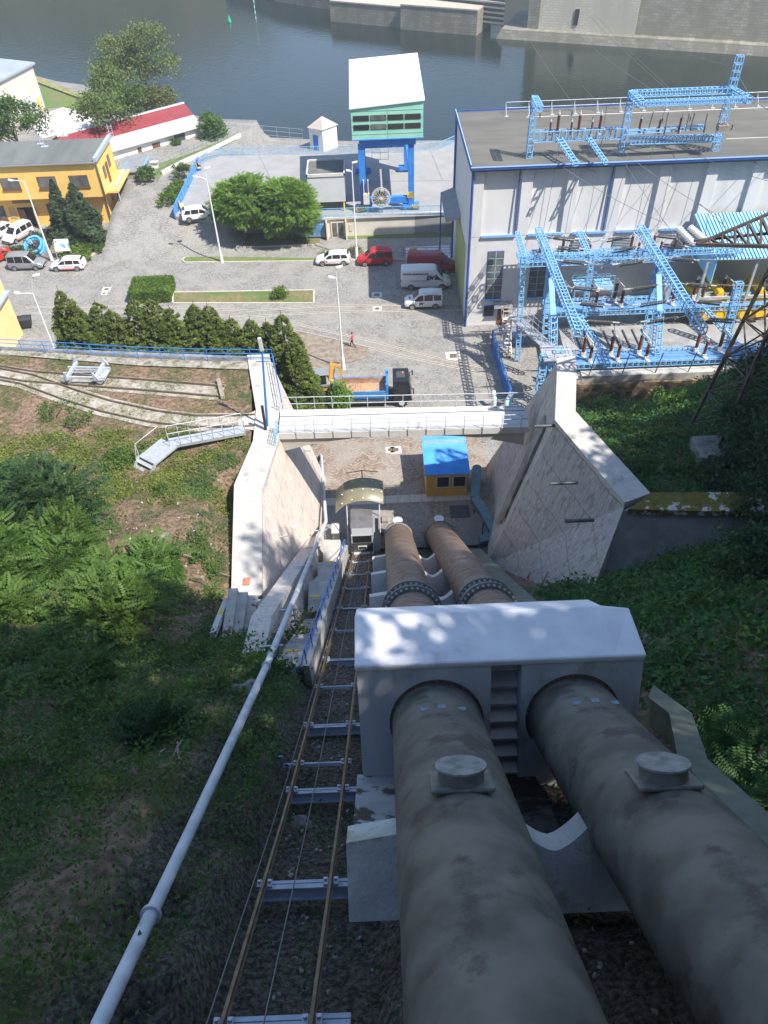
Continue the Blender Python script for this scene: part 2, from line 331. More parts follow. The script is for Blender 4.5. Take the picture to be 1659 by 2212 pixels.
m_deck = mat('deck_coating', (.26, .26, .255), (.31, .305, .295), .6, .85, c3=(.33, .30, .27), s3=.22, w3=(.62, .68))
m_cream = mat('cream_wall', (.58, .53, .44), (.66, .61, .52), .8, .9)
m_redroof = corrugated('red_sheet_roof', (.33, .05, .055), .3, 1, .5)
m_oldroof = mat('pale_old_roof', (.44, .40, .36), (.52, .48, .44), 1.2, .8, c3=(.45, .22, .10), s3=.5, w3=(.66, .72))
m_blueroof = corrugated('blue_corrugated_sheet', (.07, .36, .80), .26, 1, .4)
m_blueroof_x = corrugated('light_blue_corrugated_sheet', (.22, .52, .78), .34, 0, .4, c2=(.38, .64, .82))
m_greyroof = corrugated('grey_corrugated_sheet', (.32, .34, .36), .25, 1, .5)
m_brown_ins = mat('brown_porcelain', (.10, .028, .02), (.15, .045, .03), 6, .25)
m_grey_ins = mat('grey_glass_insulator', (.13, .12, .10), (.20, .19, .16), 8, .35)
m_white_metal = mat('pale_metal', (.55, .56, .54), (.66, .66, .64), 5, .5, .2)
m_wire = mat('wire', (.22, .23, .22), rough=.5, metal=.5)
m_pylon = mat('rusty_pylon', (.05, .042, .034), (.09, .07, .055), 3, .8)
m_black = mat('black', (.012, .012, .013), rough=.5)
m_gear = mat('dark_metal', (.06, .07, .075), (.10, .11, .11), 5, .5, .3)
m_duct = mat('teal_duct_metal', (.04, .10, .13), (.07, .15, .18), 2, .5, .2)
m_duct2 = mat('olive_duct_cover', (.10, .115, .085), (.15, .165, .13), 2.5, .75)
m_bpipe = mat('grey_painted_pipe', (.42, .46, .50), (.58, .61, .64), 2.2, .6, bump=.05, detail=8)
m_road_strip = mat('tar_asphalt', (.17, .165, .16), (.23, .225, .215), 1.2, .9, c3=(.30, .28, .24), s3=.4)
m_cobble = cobble_mat('fan_cobbles')
m_cobble_b = cobble_mat('warm_cobbles', (.36, .29, .23), (.15, .11, .085), 5.0)
m_kerb = mat('kerb_stone', (.42, .39, .34), (.50, .47, .42), 3, .9)
m_grass = mat('dry_grass', (.13, .12, .045), (.23, .175, .09), 2.5, .95, bump=.4, c3=(.085, .14, .03), s3=.35, w3=(.42, .6), bscale=14)
m_verge = mat('verge_grass', (.08, .15, .03), (.14, .19, .05), 3, .95, bump=.4, c3=(.20, .16, .09), s3=.5, w3=(.5, .7), bscale=14)
m_masonry = masonry_mat('granite_masonry', (.20, .19, .15), (.30, .28, .22), (.12, .115, .09), 1.3, .55, (.16, .15, .11))
m_masonry_l = masonry_mat('pale_granite_masonry', (.42, .39, .31), (.50, .46, .37), (.30, .28, .22), 1.4, .5, (.36, .34, .27))
m_quaytop = mat('quay_paving', (.38, .35, .28), (.46, .42, .34), 1.0, .9)
m_moss = mat('mossy_concrete', (.10, .085, .01), (.17, .13, .02), 3, .95, bump=.6, c3=(.50, .47, .42), s3=.9, w3=(.57, .6), bscale=9)
m_bark = mat('bark', (.09, .07, .05), (.15, .12, .09), 6, .95, bump=.5)
m_deadwood = mat('dead_wood', (.22, .18, .13), (.34, .29, .23), 5, .9)
m_rock = mat('rock', (.16, .15, .13), (.30, .28, .25), 1.6, .95, bump=.7, c3=(.05, .08, .02), s3=1.2, w3=(.55, .62))
m_red = mat('red_car_paint', (.45, .015, .02), rough=.3)
m_dred = mat('dark_red_car_paint', (.28, .015, .03), rough=.35)
m_orange_red = mat('scarlet_car_paint', (.60, .03, .01), rough=.3)
m_carwhite = mat('white_car_paint', (.70, .70, .69), rough=.25)
m_silver = mat('silver_car_paint', (.36, .37, .39), rough=.35, metal=.5)
m_lamp_red = mat('red_lens', (.4, .01, .01), rough=.25)
m_lamp_clear = mat('clear_lens', (.55, .57, .6), rough=.15)
m_plastic = mat('dark_plastic', (.03, .032, .034), rough=.6)
m_maroon = mat('maroon_print', (.16, .02, .05), rough=.5)
m_orange = mat('orange_print', (.80, .22, .10), rough=.5)
m_skin = mat('skin', (.45, .25, .17), rough=.6)
m_shirt = mat('red_shirt', (.60, .06, .06), rough=.8)
m_trouser = mat('dark_trousers', (.03, .04, .03), rough=.85)
m_hair = mat('hair', (.06, .04, .03), rough=.8)
m_stripe_y = mat('stripe_yellow', (.85, .62, .02), rough=.5)
# ================================================================ TERRAIN
def ip(x, pts): return np.interp(x, [p[0] for p in pts], [p[1] for p in pts])
LEFT = [(-60, 92), (-10, 44.5), (0, 35.6), (8, 28.3), (14, 22.9), (20, 17.9), (23, 15.6), (26, 14.3), (32, 13.4), (36, 12.6), (39, 12.25), (60, 12.25)]
RIGHT = [(27.4, 15.7), (35, 14.6), (44, 9.0), (52, 3.4), (57.6, 1.0), (60, .4)]
def xl(y):   # left cliff line (inside the retaining wall)
    return ip(y, [(0, -4.9), (20, -5.0), (23, -6.4), (25, -8.0), (34, -9.0), (38, -8.5), (50, -9.4), (60, -9.4)])
def xr(y):   # right cliff line
    return ip(y, [(27, 13.6), (28, 13.2), (35.5, 11.0), (40, 12.2), (50, 15.5), (60, 17.5)])
def smooth(t): t = np.clip(t, 0, 1); return t*t*(3-2*t)
def fbm(x, y, seed=0, oct=5, f=.15):
    r = np.random.default_rng(seed); z = 0; a = 1
    for i in range(oct):
        for k in range(3):
            th = r.uniform(0, 6.28); z = z+a*np.sin((x*math.cos(th)+y*math.sin(th))*f*6.28+r.uniform(0, 6.28)+1.3*np.sin((x*math.sin(th)-y*math.cos(th))*f*3.1+r.uniform(0, 6.28)))/3
        a *= .5; f *= 2.03
    return z
def profa(y): return np.where(y < 8, 34.6-.9125*y, 27.3-.827*(y-8))
def H(x, y):
    x = np.asarray(x, float); y = np.asarray(y, float)
    tr = np.where(y < 40.8, profa(y)-ip(y, [(0, 1.1), (12, .7), (25, .35), (41, .3)]), -.5)-.9*smooth((-5.0-x)/.3)*smooth((y-24.5)/1)
    tr = np.maximum(tr, -.5)
    L = ip(y, LEFT)+np.where(y < 36, .10*np.maximum(0, -x-9), 0)*smooth((36-y)/8)
    L = L+fbm(x, y, 3)*np.where(y < 38, .38, .05)*smooth((38-y)/3+.1)
    L = L-1.5*smooth((x+8.2)/.5)*smooth((y-19.0)/.8)*smooth((24.6-y)/.8)
    L = L-1.0*smooth((x-xl(y)+1.7)/.8)*smooth((y-23.5)/1)*smooth((37-y)/2)
    L = np.where(y > 49.6+(-x-8)*.14, -.5, L)
    Rn = profa(y)+(.62-.24*smooth((y-17)/6))*np.maximum(0, x-7.6)-.4+fbm(x, y, 5)*.35*smooth((x-8)/2)      # camera side of the wing wall
    Rf = ip(y, RIGHT)+.55*np.maximum(0, x-19)*smooth((56-y)/10)+fbm(x, y, 6)*.22*smooth((57-y)/3)
    Rr = np.where(y < 27.2, Rn, Rf)
    Rr = np.where(y > 57.6, -.5, Rr)
    tr = tr+1.25*smooth((-2.95-x)/.5)*smooth((16.2-y)/.8)*(1+.35*fbm(x, y, 14, 4, .45))
    tr = tr+1.6*smooth((-4.25-x)/.3)*smooth((20.5-y)/1)*smooth((y-15)/1)+1.0*smooth((x+.5)/.8)*smooth((9.2-y)/.8)*(1+.3*fbm(x, y, 18, 4, .5))
    a = np.where(y < 24, smooth((xl(y)+1.0-x)/1.6), (x < xl(y)).astype(float))
    z = tr*(1-a)+L*a
    b = np.where(y < 27.2, (x > 6.9).astype(float), (x > xr(y)).astype(float))
    z = z*(1-b)+Rr*b
    inside = (a < .01) & (b < .01) & (y < 40)
    z = z+np.where(inside, fbm(x, y, 9, 5, .5)*.06, 0)
    return z
def terrain():
    xs = np.concatenate([np.arange(-75, -22, 1.0), np.arange(-22, 22, .3), np.arange(22, 90, 1.0)])
    ys = np.concatenate([np.arange(-50, -4, 1.5), np.arange(-4, 58.5, .3)])
    X, Y_ = np.meshgrid(xs, ys); Z = H(X, Y_)
    V = np.stack([X.ravel(), Y_.ravel(), Z.ravel()], 1); nx = len(xs); ny = len(ys)
    i = (np.arange(ny-1)[:, None]*nx+np.arange(nx-1)[None, :]).ravel()
    F = np.stack([i, i+1, i+nx+1, i+nx], 1)
    m = bpy.data.materials.new('hillside_soil'); m.use_nodes = True; t = m.node_tree; N = t.nodes; L = t.links; b = N['Principled BSDF']; b.inputs['Roughness'].default_value = .95
    tc = N.new('ShaderNodeTexCoord')
    def nz(s, d=8, r=.65):
        n = N.new('ShaderNodeTexNoise'); n.inputs['Scale'].default_value = s; n.inputs['Detail'].default_value = d; n.inputs['Roughness'].default_value = r; L.new(tc.outputs['Object'], n.inputs['Vector']); return n.outputs['Fac']
    def rp(f, a, c, p, q):
        r = N.new('ShaderNodeValToRGB'); e = r.color_ramp.elements; e[0].position = p; e[1].position = q; e[0].color = (*a, 1); e[1].color = (*c, 1); L.new(f, r.inputs[0]); return r.outputs[0]
    def mx(f, a, c):
        q = N.new('ShaderNodeMix'); q.data_type = 'RGBA'; L.new(f, q.inputs[0]); L.new(a, q.inputs[6])
        if isinstance(c, tuple): q.inputs[7].default_value = (*c, 1)
        else: L.new(c, q.inputs[7])
        return q.outputs[2]
    soil = rp(nz(3.5), (.10, .06, .035), (.32, .22, .145), .38, .66)
    green = rp(nz(5.0), (.025, .04, .01), (.08, .10, .03), .35, .65)
    c_ = mx(rp(nz(.45), (0, 0, 0), (1, 1, 1), .50, .62), soil, green)
    c_ = mx(rp(nz(1.7), (0, 0, 0), (1, 1, 1), .66, .70), c_, (.40, .35, .28))
    sx = N.new('ShaderNodeSeparateXYZ'); L.new(tc.outputs['Object'], sx.inputs[0])
    tr = N.new('ShaderNodeMath'); tr.operation = 'COMPARE'; tr.inputs[1].default_value = 1.0; tr.inputs[2].default_value = 5.9; L.new(sx.outputs[0], tr.inputs[0])
    grav = rp(nz(9, 4), (.04, .03, .022), (.21, .175, .14), .40, .64)
    c_ = mx(tr.outputs[0], c_, grav)
    L.new(c_, b.inputs['Base Color'])
    bp = N.new('ShaderNodeBump'); bp.inputs['Strength'].default_value = .9; bp.inputs['Distance'].default_value = .12; L.new(nz(6, 8, .75), bp.inputs['Height']); L.new(bp.outputs[0], b.inputs['Normal'])
    o = npmesh('hillside', V, F, m, smooth=True); tag(o, kind='structure'); return o
terrain()
def Zt(x, y): return float(H(np.array([x]), np.array([y]))[0])
def onH(u, v):                 # where a pixel ray meets the hillside
    d = fwd + cr*(u-PW/2)/FPX - cu*(v-PH/2)/FPX
    t = 3.0
    while t < 200:
        p = C0+d*t
        if p[2] < Zt(p[0], p[1]): return Vector(p)
        t += .12
    return Vector(p)

# ---------------------------------------------------------------- yard, river, banks, far hills
def yardz(x, y):
    x = np.asarray(x, float); y = np.asarray(y, float)
    r = 2.6*smooth((y-91.5)/8.5)*smooth((-16.5-x)/1.5)
    r = np.where((x < -34) & (y < 112), r*smooth((y-104)/8), r)
    return r
def bank(x): return ip(x, [(-120, 178), (-70, 168), (-57, 158), (-45, 152), (-35, 141), (-26, 134.5), (-12, 131.5), (-4, 129.5), (12, 128), (80, 126)])
def yard():
    xs = np.arange(-120, 91, 1.0); 
    rows = []
    ts = np.concatenate([np.linspace(0, 1, 60)[:-1], [1.0]])
    P = []
    for s in ts:
        for x in xs: P.append((x, 40.9+s*(float(bank(x))-40.9)))
    A = np.array(P); Z = yardz(A[:, 0], A[:, 1])
    V = np.column_stack([A, Z]); nx = len(xs)
    e = np.column_stack([xs, bank(xs)+2.0, np.full(nx, -1.5)]); e2 = np.column_stack([xs, bank(xs)+4.5, np.full(nx, -9.0)])
    V = np.vstack([V, e, e2]); ny = len(ts)+2
    i = (np.arange(ny-1)[:, None]*nx+np.arange(nx-1)[None, :]).ravel()
    o = npmesh('yard_paving', V, np.stack([i, i+1, i+nx+1, i+nx], 1), m_cobble, smooth=True); tag(o, kind='structure')
yard()
# warm cobbles inside the cutting
o = MB().add([(-6, 41.2, .006), (9.6, 41.2, .006), (8.9, 54.5, .006), (-6, 54.5, .006)], [(0, 1, 2, 3)]).build('cutting_paving', m_cobble_b); tag(o, kind='structure')
# river
m_water = bpy.data.materials.new('river_water'); m_water.use_nodes = True
_t = m_water.node_tree; _b = _t.nodes['Principled BSDF']; _b.inputs['Base Color'].default_value = (.009, .017, .013, 1); _b.inputs['Roughness'].default_value = .06; _b.inputs['IOR'].default_value = 1.45; _b.inputs['Specular IOR Level'].default_value = .5
_tc = _t.nodes.new('ShaderNodeTexCoord'); _mp = _t.nodes.new('ShaderNodeMapping'); _mp.inputs['Scale'].default_value = (.8, 1.3, 1); _t.links.new(_tc.outputs['Object'], _mp.inputs[0])
_n = _t.nodes.new('ShaderNodeTexNoise'); _n.inputs['Scale'].default_value = 1.1; _n.inputs['Detail'].default_value = 6; _t.links.new(_mp.outputs[0], _n.inputs['Vector'])
_bp = _t.nodes.new('ShaderNodeBump'); _bp.inputs['Strength'].default_value = .35; _bp.inputs['Distance'].default_value = .12; _t.links.new(_n.outputs['Fac'], _bp.inputs['Height']); _t.links.new(_bp.outputs[0], _b.inputs['Normal'])
o = MB().add([(-400, 100, -4), (500, 100, -4), (500, 520, -4), (-400, 520, -4)], [(0, 1, 2, 3)]).build('river', m_water); tag(o, kind='structure')
# ground sheet to the horizon + wooded hills across the river (out of frame, seen only mirrored in the water)
o = MB().add([(-1300, -1000, -9.5), (1300, -1000, -9.5), (1300, 2000, -9.5), (-1300, 2000, -9.5)], [(0, 1, 2, 3)]).build('valley_floor', mat('valley_soil', (.06, .08, .03), (.10, .11, .05), .02)); tag(o, kind='structure')
def far_hills():
    xs = np.linspace(-700, 800, 150); ys = np.linspace(330, 800, 60); X, Y_ = np.meshgrid(xs, ys)
    prof_ = 70*smooth((Y_-330)/150)*(1+.12*fbm(X, Y_, 21, 3, .004))*(1-.30*smooth((60-np.abs(X+20))/60))
    Z = -5+prof_+fbm(X, Y_, 22, 5, .03)*3.5
    V = np.stack([X.ravel(), Y_.ravel(), Z.ravel()], 1); nx = 150; i = (np.arange(59)[:, None]*nx+np.arange(nx-1)[None, :]).ravel()
    o = npmesh('hills', V, np.stack([i, i+1, i+nx+1, i+nx], 1), mat('wooded_hill', (.015, .035, .008), (.05, .065, .02), .09, .95, bump=.8, c3=(.10, .075, .05), s3=.02, w3=(.5, .62)), smooth=False); tag(o, kind='structure')
far_hills()

# grass strips / verges / tracks on the yard
def sheet(name, pts, m, z=.008, h=0.0):
    if h: o = MB().prism([(p[0], p[1]) for p in pts], -.1, h).build(name, m)
    else: o = MB().add([(p[0], p[1], z) for p in pts], [tuple(range(len(pts)))]).build(name, m)
    tag(o, kind='structure'); return o
def strip_px(uv): return [G(u, v, z=0) for u, v in uv]
st = strip_px([(374, 656), (678, 656), (678, 628), (374, 633)])
sheet('grass_strip', st, m_grass, h=.10)
def kerb(name, pts, closed=False, w_=.18, h=.14):
    b = MB(); n = len(pts)
    for i in range(n if closed else n-1): b.beam((pts[i][0], pts[i][1], h/2-.01), (pts[(i+1) % n][0], pts[(i+1) % n][1], h/2-.01), w_, h+.02)
    o = b.build(name, m_kerb); tag(o, kind='structure')
kerb('grass_strip_kerb', st, True)
st = strip_px([(395, 567), (400, 557), (470, 556), (690, 559), (690, 565), (540, 567)])
sheet('verge', st, m_verge, h=.10); kerb('verge_kerb', strip_px([(400, 557), (394, 563), (400, 568), (690, 565), (985, 560)]))
st = strip_px([(424, 522), (440, 513), (560, 505), (660, 505), (694, 508), (690, 528), (560, 533), (450, 534)])
sheet('tree_bed', st, m_grass, h=.10); kerb('tree_bed_kerb', strip_px([(424, 522), (450, 534), (560, 534), (690, 529)]))
st = strip_px([(745, 516), (983, 511), (983, 500), (745, 506)]); sheet('wall_bed', st, m_verge, h=.08)
st = strip_px([(115, 545), (130, 500), (210, 492), (240, 497), (236, 520), (190, 560), (150, 572)])
st = strip_px([(60, 545), (95, 500), (215, 494), (240, 498), (235, 520), (185, 566), (150, 580), (95, 560)])
sheet('garden_bed', st, mat('garden_soil', (.12, .09, .06), (.22, .18, .13), 3, .95), h=.08); kerb('garden_bed_kerb', strip_px([(240, 498), (235, 520), (185, 566), (150, 580)]))
st = strip_px([(640, 716), (690, 728), (760, 742), (795, 752), (800, 770), (700, 800), (640, 790), (600, 750)])
sheet('dug_soil', st, mat('dug_earth', (.17, .13, .095), (.28, .24, .19), 2.0, .95, bump=.8, bscale=5), h=.06)
# crane and wagon rails set in paving
def rel(mb, root): mb.v = [(p[0]-root.location.x, p[1]-root.location.y, p[2]-root.location.z) for p in mb.v]; return mb
def rail_line(name, uv, w_=.35):
    P = [G(u, v, z=0) for u, v in uv]; b = MB()
    for i in range(len(P)-1): b.beam((P[i].x, P[i].y, .006), (P[i+1].x, P[i+1].y, .006), w_, .012)
    o = b.build(name, mat('rail_bed', (.36, .33, .28), (.44, .41, .35), 3, .9)); tag(o, kind='structure')
    b = MB()
    for i in range(len(P)-1): b.beam((P[i].x, P[i].y, .02), (P[i+1].x, P[i+1].y, .02), .09, .02)
    o = b.build(name.replace('bed', 'steel'), m_rail); tag(o, kind='structure')
rail_line('track_bed', [(55, 664), (300, 661), (540, 671), (700, 661), (990, 657)])
rail_line('track_bed', [(60, 677), (300, 672), (540, 684), (700, 674), (1000, 669)])
rail_line('track_bed', [(560, 689), (640, 700), (705, 715), (800, 736), (930, 770), (1060, 797), (1120, 806)])
rail_line('track_bed', [(560, 700), (650, 717), (760, 742), (860, 767), (1000, 797), (1060, 813), (1120, 822)])
# station floor beside the car
sheet('station_floor', [(-5.2, 39.5), (-.4, 39.5), (-.4, 46.0), (-5.0, 46.0)], mat('station_asphalt', (.20, .20, .205), (.27, .265, .26), 2, .9), z=.012)
o = MB()
for i in range(12): o.bx(-4.9+i*1.02, -3.9+i*1.02-.02, 46.0, 46.9, -.05, .03)
o = o.build('slab_path', m_coping); tag(o, kind='structure')
# manhole frames
def manhole(u, v, s=1.2):
    p = G(u, v, z=0); e = empty('manhole', (p.x, p.y, 0)); b = MB(); b.box((0, 0, .005), (s, s, .03)); b.build('concrete_frame', m_conc_pale, e)
    MB().box((0, 0, .022), (s*.5, s*.5, .02)).build('cover', m_rail, e); return e
for (u, v, s, l) in [(230, 625, 1.0, 'square manhole with rusty cover in the cobbles right of the grey van'), (225, 634, .7, 'small manhole just in front of another near the arborvitae row'),
                     (815, 667, 1.0, 'manhole between the yard rails left of the small white van'), (814, 637, 1.2, 'manhole in the cobbles left of the big white van'),
                     (979, 769, 1.5, 'manhole with pale square frame beyond the dump truck'), (855, 972, 1.0, 'drain cover in warm cobbles below the footbridge'), (843, 972, .8, 'small grating beside the drain cover below the footbridge')]:
    tag(manhole(u, v, s), l, 'manhole', 'manholes in the yard')

# ================================================================ RETAINING WALLS
# left wall
LT = [(-8.25, 49.9), (-6.95, 43.0), (-6.85, 39.7), (-7.4, 34.4), (-6.62, 25.6)]       # inner top line
LZ = [12.5, 12.5, 12.5, 13.0, 13.6]
LB = [(-4.9, 49.6), (-4.85, 43.0), (-4.8, 39.7), (-5.0, 34.0), (-5.0, 25.2)]          # inner foot line
LO = [(-9.9, 49.9), (-8.6, 43.0), (-8.5, 39.7), (-9.15, 34.9), (-8.2, 25.7)]          # outer top line
def wall_loft(inner_top, ztop, inner_bot, zbot, outer_top, zob):
    b = MB(); n = len(inner_top); V = []
    for i in range(n):
        V += [(inner_bot[i][0], inner_bot[i][1], zbot[i]), (inner_top[i][0], inner_top[i][1], ztop[i]), (outer_top[i][0], outer_top[i][1], ztop[i]), (outer_top[i][0], outer_top[i][1], zob[i])]
    F = []
    for i in range(n-1):
        for k in range(4): F.append((i*4+k, i*4+(k+1) % 4, (i+1)*4+(k+1) % 4, (i+1)*4+k))
    F += [(0, 1, 2, 3), tuple(n*4-4+k for k in (3, 2, 1, 0))]
    return b.add(V, F)
lw = empty('retaining_wall', (-7, 38, 0)); tag(lw, 'pale sunlit concrete retaining wall along the left of the cutting', 'wall')
def rel(mb, root): mb.v = [(p[0]-root.location.x, p[1]-root.location.y, p[2]-root.location.z) for p in mb.v]; return mb
zb = [-.4, -.4, .2, 4.4, 11.0]
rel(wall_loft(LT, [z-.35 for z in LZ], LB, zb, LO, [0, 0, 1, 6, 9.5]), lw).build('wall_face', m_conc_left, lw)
b = MB()
for i in range(len(LT)-1):
    a0, a1, o0, o1 = Vector((*LT[i], LZ[i])), Vector((*LT[i+1], LZ[i+1])), Vector((*LO[i], LZ[i])), Vector((*LO[i+1], LZ[i+1]))
    e = .04; a0 = a0+(a0-o0).normalized()*e; a1 = a1+(a1-o1).normalized()*e
    dz = Vector((0, 0, .35)); b.hexa([a0-dz, a1-dz, o1-dz, o0-dz], [a0, a1, o1, o0])
rel(b, lw).build('coping', m_coping, lw)
b = MB(); p = G(533, 1256, z=13.6); b.box((p.x, p.y, 13.612), (.35, .5, .02)); rel(b, lw).build('rusty_plate', mat('rust_plate', (.38, .14, .08), (.45, .20, .12), 8, .9), lw)
b = MB()
for (yy, zz) in ((45.5, 6.5), (42.5, 8.5), (36, 8.0), (33, 10.2), (30, 10.6), (41, 3.6)):
    t = (zz)/12.5; x0 = -4.85*(1-t)-6.9*t
    b.cyl((x0-.1, yy, zz), (x0+.45, yy, zz), .035, n=6)
rel(b, lw).build('drain_pipe', m_white_metal, lw)
# lower buttress block along the foot of the left wall (steps down with the incline)
lb = MB()
for (y0, y1, q0, q1) in ((16.2, 19.4, 1.5, 0),):
    z0 = prof(y0); z1 = prof(y1); lb.hexa([(-6.0, y0, z0-2), (-4.2, y0, z0-2), (-4.2, y1, z1-2), (-6.0, y1, z1-2)], [(-5.6, y0, z0+2.0-q0), (-4.75, y0, z0+2.0-q0), (-4.75, y1, z1+2.0), (-5.6, y1, z1+2.0)])
for (y0, y1) in ((19.4, 24.5), (24.5, 29.5), (29.5, 34.0), (34.0, 39.3)):
    z0 = prof(y0); z1 = prof(y1)
    lb.hexa([(-6.0, y0, z0-2), (-4.2, y0, z0-2), (-4.2, y1, z1-2), (-6.0, y1, z1-2)], [(-5.6, y0, z0+2.0), (-4.75, y0, z0+2.0), (-4.75, y1, z1+2.0), (-5.6, y1, z1+2.0)])
o = lb.build('wall_plinth', m_conc_left); tag(o, 'low sloping concrete plinth between the sunlit wall and the stairway', 'plinth')

# right wall
RT = [(11.42, 41.2), (11.2, 39.9), (10.15, 35.0), (12.45, 28.0)]
RZ = [17.0, 17.0, 17.0, 17.0]
RBt = [(9.0, 50.3), (8.8, 45.0), (6.9, 34.5), (9.7, 23.4)]
ROt = [(12.6, 41.4), (12.4, 40.0), (11.45, 35.7), (13.9, 28.6)]
rw = empty('retaining_wall', (10, 38, 0)); tag(rw, 'tall streaked concrete retaining wall right of the penstocks carrying the footbridge end', 'wall')
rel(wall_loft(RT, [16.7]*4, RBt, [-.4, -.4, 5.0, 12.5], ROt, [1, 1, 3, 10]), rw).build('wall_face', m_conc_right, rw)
b = MB()
for i in range(3):
    a0, a1, o0, o1 = Vector((*RT[i], 17)), Vector((*RT[i+1], 17)), Vector((*ROt[i], 17)), Vector((*ROt[i+1], 17))
    e = .05; a0 = a0+(a0-o0).normalized()*e; a1 = a1+(a1-o1).normalized()*e; dz = Vector((0, 0, .3))
    b.hexa([a0-dz, a1-dz, o1-dz, o0-dz], [a0, a1, o1, o0])
rel(b, rw).build('coping', m_coping, rw)
# buttress strip: the darker inclined rebate and the lower ledge wall beneath the bridge
from mathutils.bvhtree import BVHTree
_w = wall_loft(RT, [16.7]*4, RBt, [-.4, -.4, 5.0, 12.5], ROt, [1, 1, 3, 10])
_bvh = BVHTree.FromPolygons([Vector(p) for p in _w.v], _w.f)
def face_px(u, v):
    d = Vector(fwd + cr*(u-PW/2)/FPX - cu*(v-PH/2)/FPX).normalized(); h = _bvh.ray_cast(Vector((0, 0, CAM_H)), d)
    return h[0] if h[0] else G(u, v, x=9.0)
b = MB()
reb = [face_px(u, v) for u, v in ((1175, 897), (1161, 927), (1142, 968), (1081, 1106), (1070, 1128))]
reb2 = [face_px(u, v) for u, v in ((1176, 898), (1176, 924), (1155, 968), (1094, 1106), (1081, 1130))]
for i in range(4): b.hexa([p+Vector((.25, 0, 0)) for p in (reb[i], reb[i+1], reb2[i+1], reb2[i])], [p+Vector((-.05, 0, .0)) for p in (reb[i], reb[i+1], reb2[i+1], reb2[i])])
rel(b, rw).build('expansion_channel', m_conc_dark, rw)
b = MB()
for u, v in ((1197, 919), (1233, 1043), (1267, 1124)):
    p = face_px(u, v); rel(MB().cyl(p+Vector((-1.15, 0, 0)), p+Vector((.4, 0, .0)), .1, n=8), rw).build('drain_pipe', m_gear, rw)
b = MB()
for (u, v, u2, v2) in ((1162, 1283, 1186, 1232), (1086, 1125, 1098, 1095), (1140, 1250, 1147, 1235), (1056, 1088, 1068, 1055)):
    p, q = face_px(u, v), face_px(u2, v2); d = (q-p).normalized(); s = d.cross(Vector((-1, 0, .2))).normalized()*.2
    off = Vector((-.03, -.02, 0)); b.add([p-s+off, p+s+off, q+s*.2+off, q-s*.2+off], [(0, 1, 2, 3)])
rel(b, rw).build('rust_stain', mat('rust_stain', (.16, .07, .03), (.26, .13, .07), 6, .95), rw)
# wing wall going off to the right
ww = empty('wing_wall', (16, 28, 0)); tag(ww, 'shaded wing wall with mossy top running right from the tall retaining wall', 'wall')
A = (12.3, 27.75); B_ = (24.0, 26.7)
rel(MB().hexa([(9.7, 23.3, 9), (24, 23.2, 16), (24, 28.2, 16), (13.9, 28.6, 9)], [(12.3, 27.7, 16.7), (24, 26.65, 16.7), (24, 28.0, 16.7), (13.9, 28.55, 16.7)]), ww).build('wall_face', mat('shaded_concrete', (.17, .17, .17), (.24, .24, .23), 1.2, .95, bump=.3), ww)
rel(MB().hexa([(12.45, 27.45, 16.7), (24, 26.4, 16.7), (24, 28.1, 16.7), (13.95, 28.6, 16.7)], [(12.45, 27.45, 17.05), (24, 26.4, 17.05), (24, 28.1, 17.05), (13.95, 28.6, 17.05)]), ww).build('coping', m_moss, ww)
# terrace edge retaining wall (faces the yard)
tw = MB()
p0 = Vector((-8.6, 49.75, 0)); p1 = Vector((-57, 49.75+48.4*.14, 0))
tw.hexa([(p0.x, p0.y+.9, -.5), (p1.x, p1.y+.9, -.5), (p1.x, p1.y-1.2, -.5), (p0.x, p0.y-1.2, -.5)], [(p0.x, p0.y, 12.36), (p1.x, p1.y, 12.36), (p1.x, p1.y-1.1, 12.36), (p0.x, p0.y-1.1, 12.36)])
o = tw.build('terrace_wall', m_conc_dark); tag(o, 'long concrete wall holding the grassy terrace behind the blue railing', 'wall')

# ================================================================ FOOTBRIDGE
fb = empty('footbridge', (1.5, 41.6, 12.5)); tag(fb, 'pale concrete footbridge with grey railings crossing the cutting', 'footbridge')
def L0(mb): return rel(mb, fb)
def ya_(x): return 40.35-.021*(x+6.9)
def yb_(x): return 42.72-.034*(x+6.9)
def span(xa, xb, fa, fb, z0, z1): return MB().hexa([(xa, fa(xa), z0), (xb, fa(xb), z0), (xb, fb(xb), z0), (xa, fb(xa), z0)], [(xa, fa(xa), z1), (xb, fa(xb), z1), (xb, fb(xb), z1), (xa, fb(xa), z1)])
L0(span(-6.95, 9.9, ya_, yb_, 12.2, 12.5)).build('deck', mat('bridge_deck', (.46, .455, .44), (.54, .53, .515), 1.0, .85, c3=(.30, .30, .30), s3=.6, w3=(.60, .66), stretch=(2.4, .35, 1)), fb)
n = 14
for kk, fo in ((0, lambda x: ya_(x)+.12), (1, lambda x: yb_(x)-.4)):
    top = []; b = MB()
    for i in range(n+1):
        s = i/n; x = -6.9+16.6*s; d_ = .28+1.15*abs(2*s-1)**2.4
        top.append((x, d_))
    for i in range(n):
        (xa, da), (xb, db) = top[i], top[i+1]; ya1, yb1 = fo(xa), fo(xb)
        b.hexa([(xa, ya1, 12.2-da), (xb, yb1, 12.2-db), (xb, yb1+.28, 12.2-db), (xa, ya1+.28, 12.2-da)], [(xa, ya1, 12.195), (xb, yb1, 12.195), (xb, yb1+.28, 12.195), (xa, ya1+.28, 12.195)])
    L0(b).build('arched_girder', mat('girder_concrete', (.38, .36, .31), (.44, .42, .37), 1, .9) if kk == 0 else bpy.data.materials['girder_concrete'], fb)
L0(span(-6.9, 9.7, lambda x: ya_(x)+.42, lambda x: yb_(x)-.42, 11.85, 12.19)).build('soffit', bpy.data.materials['girder_concrete'], fb)
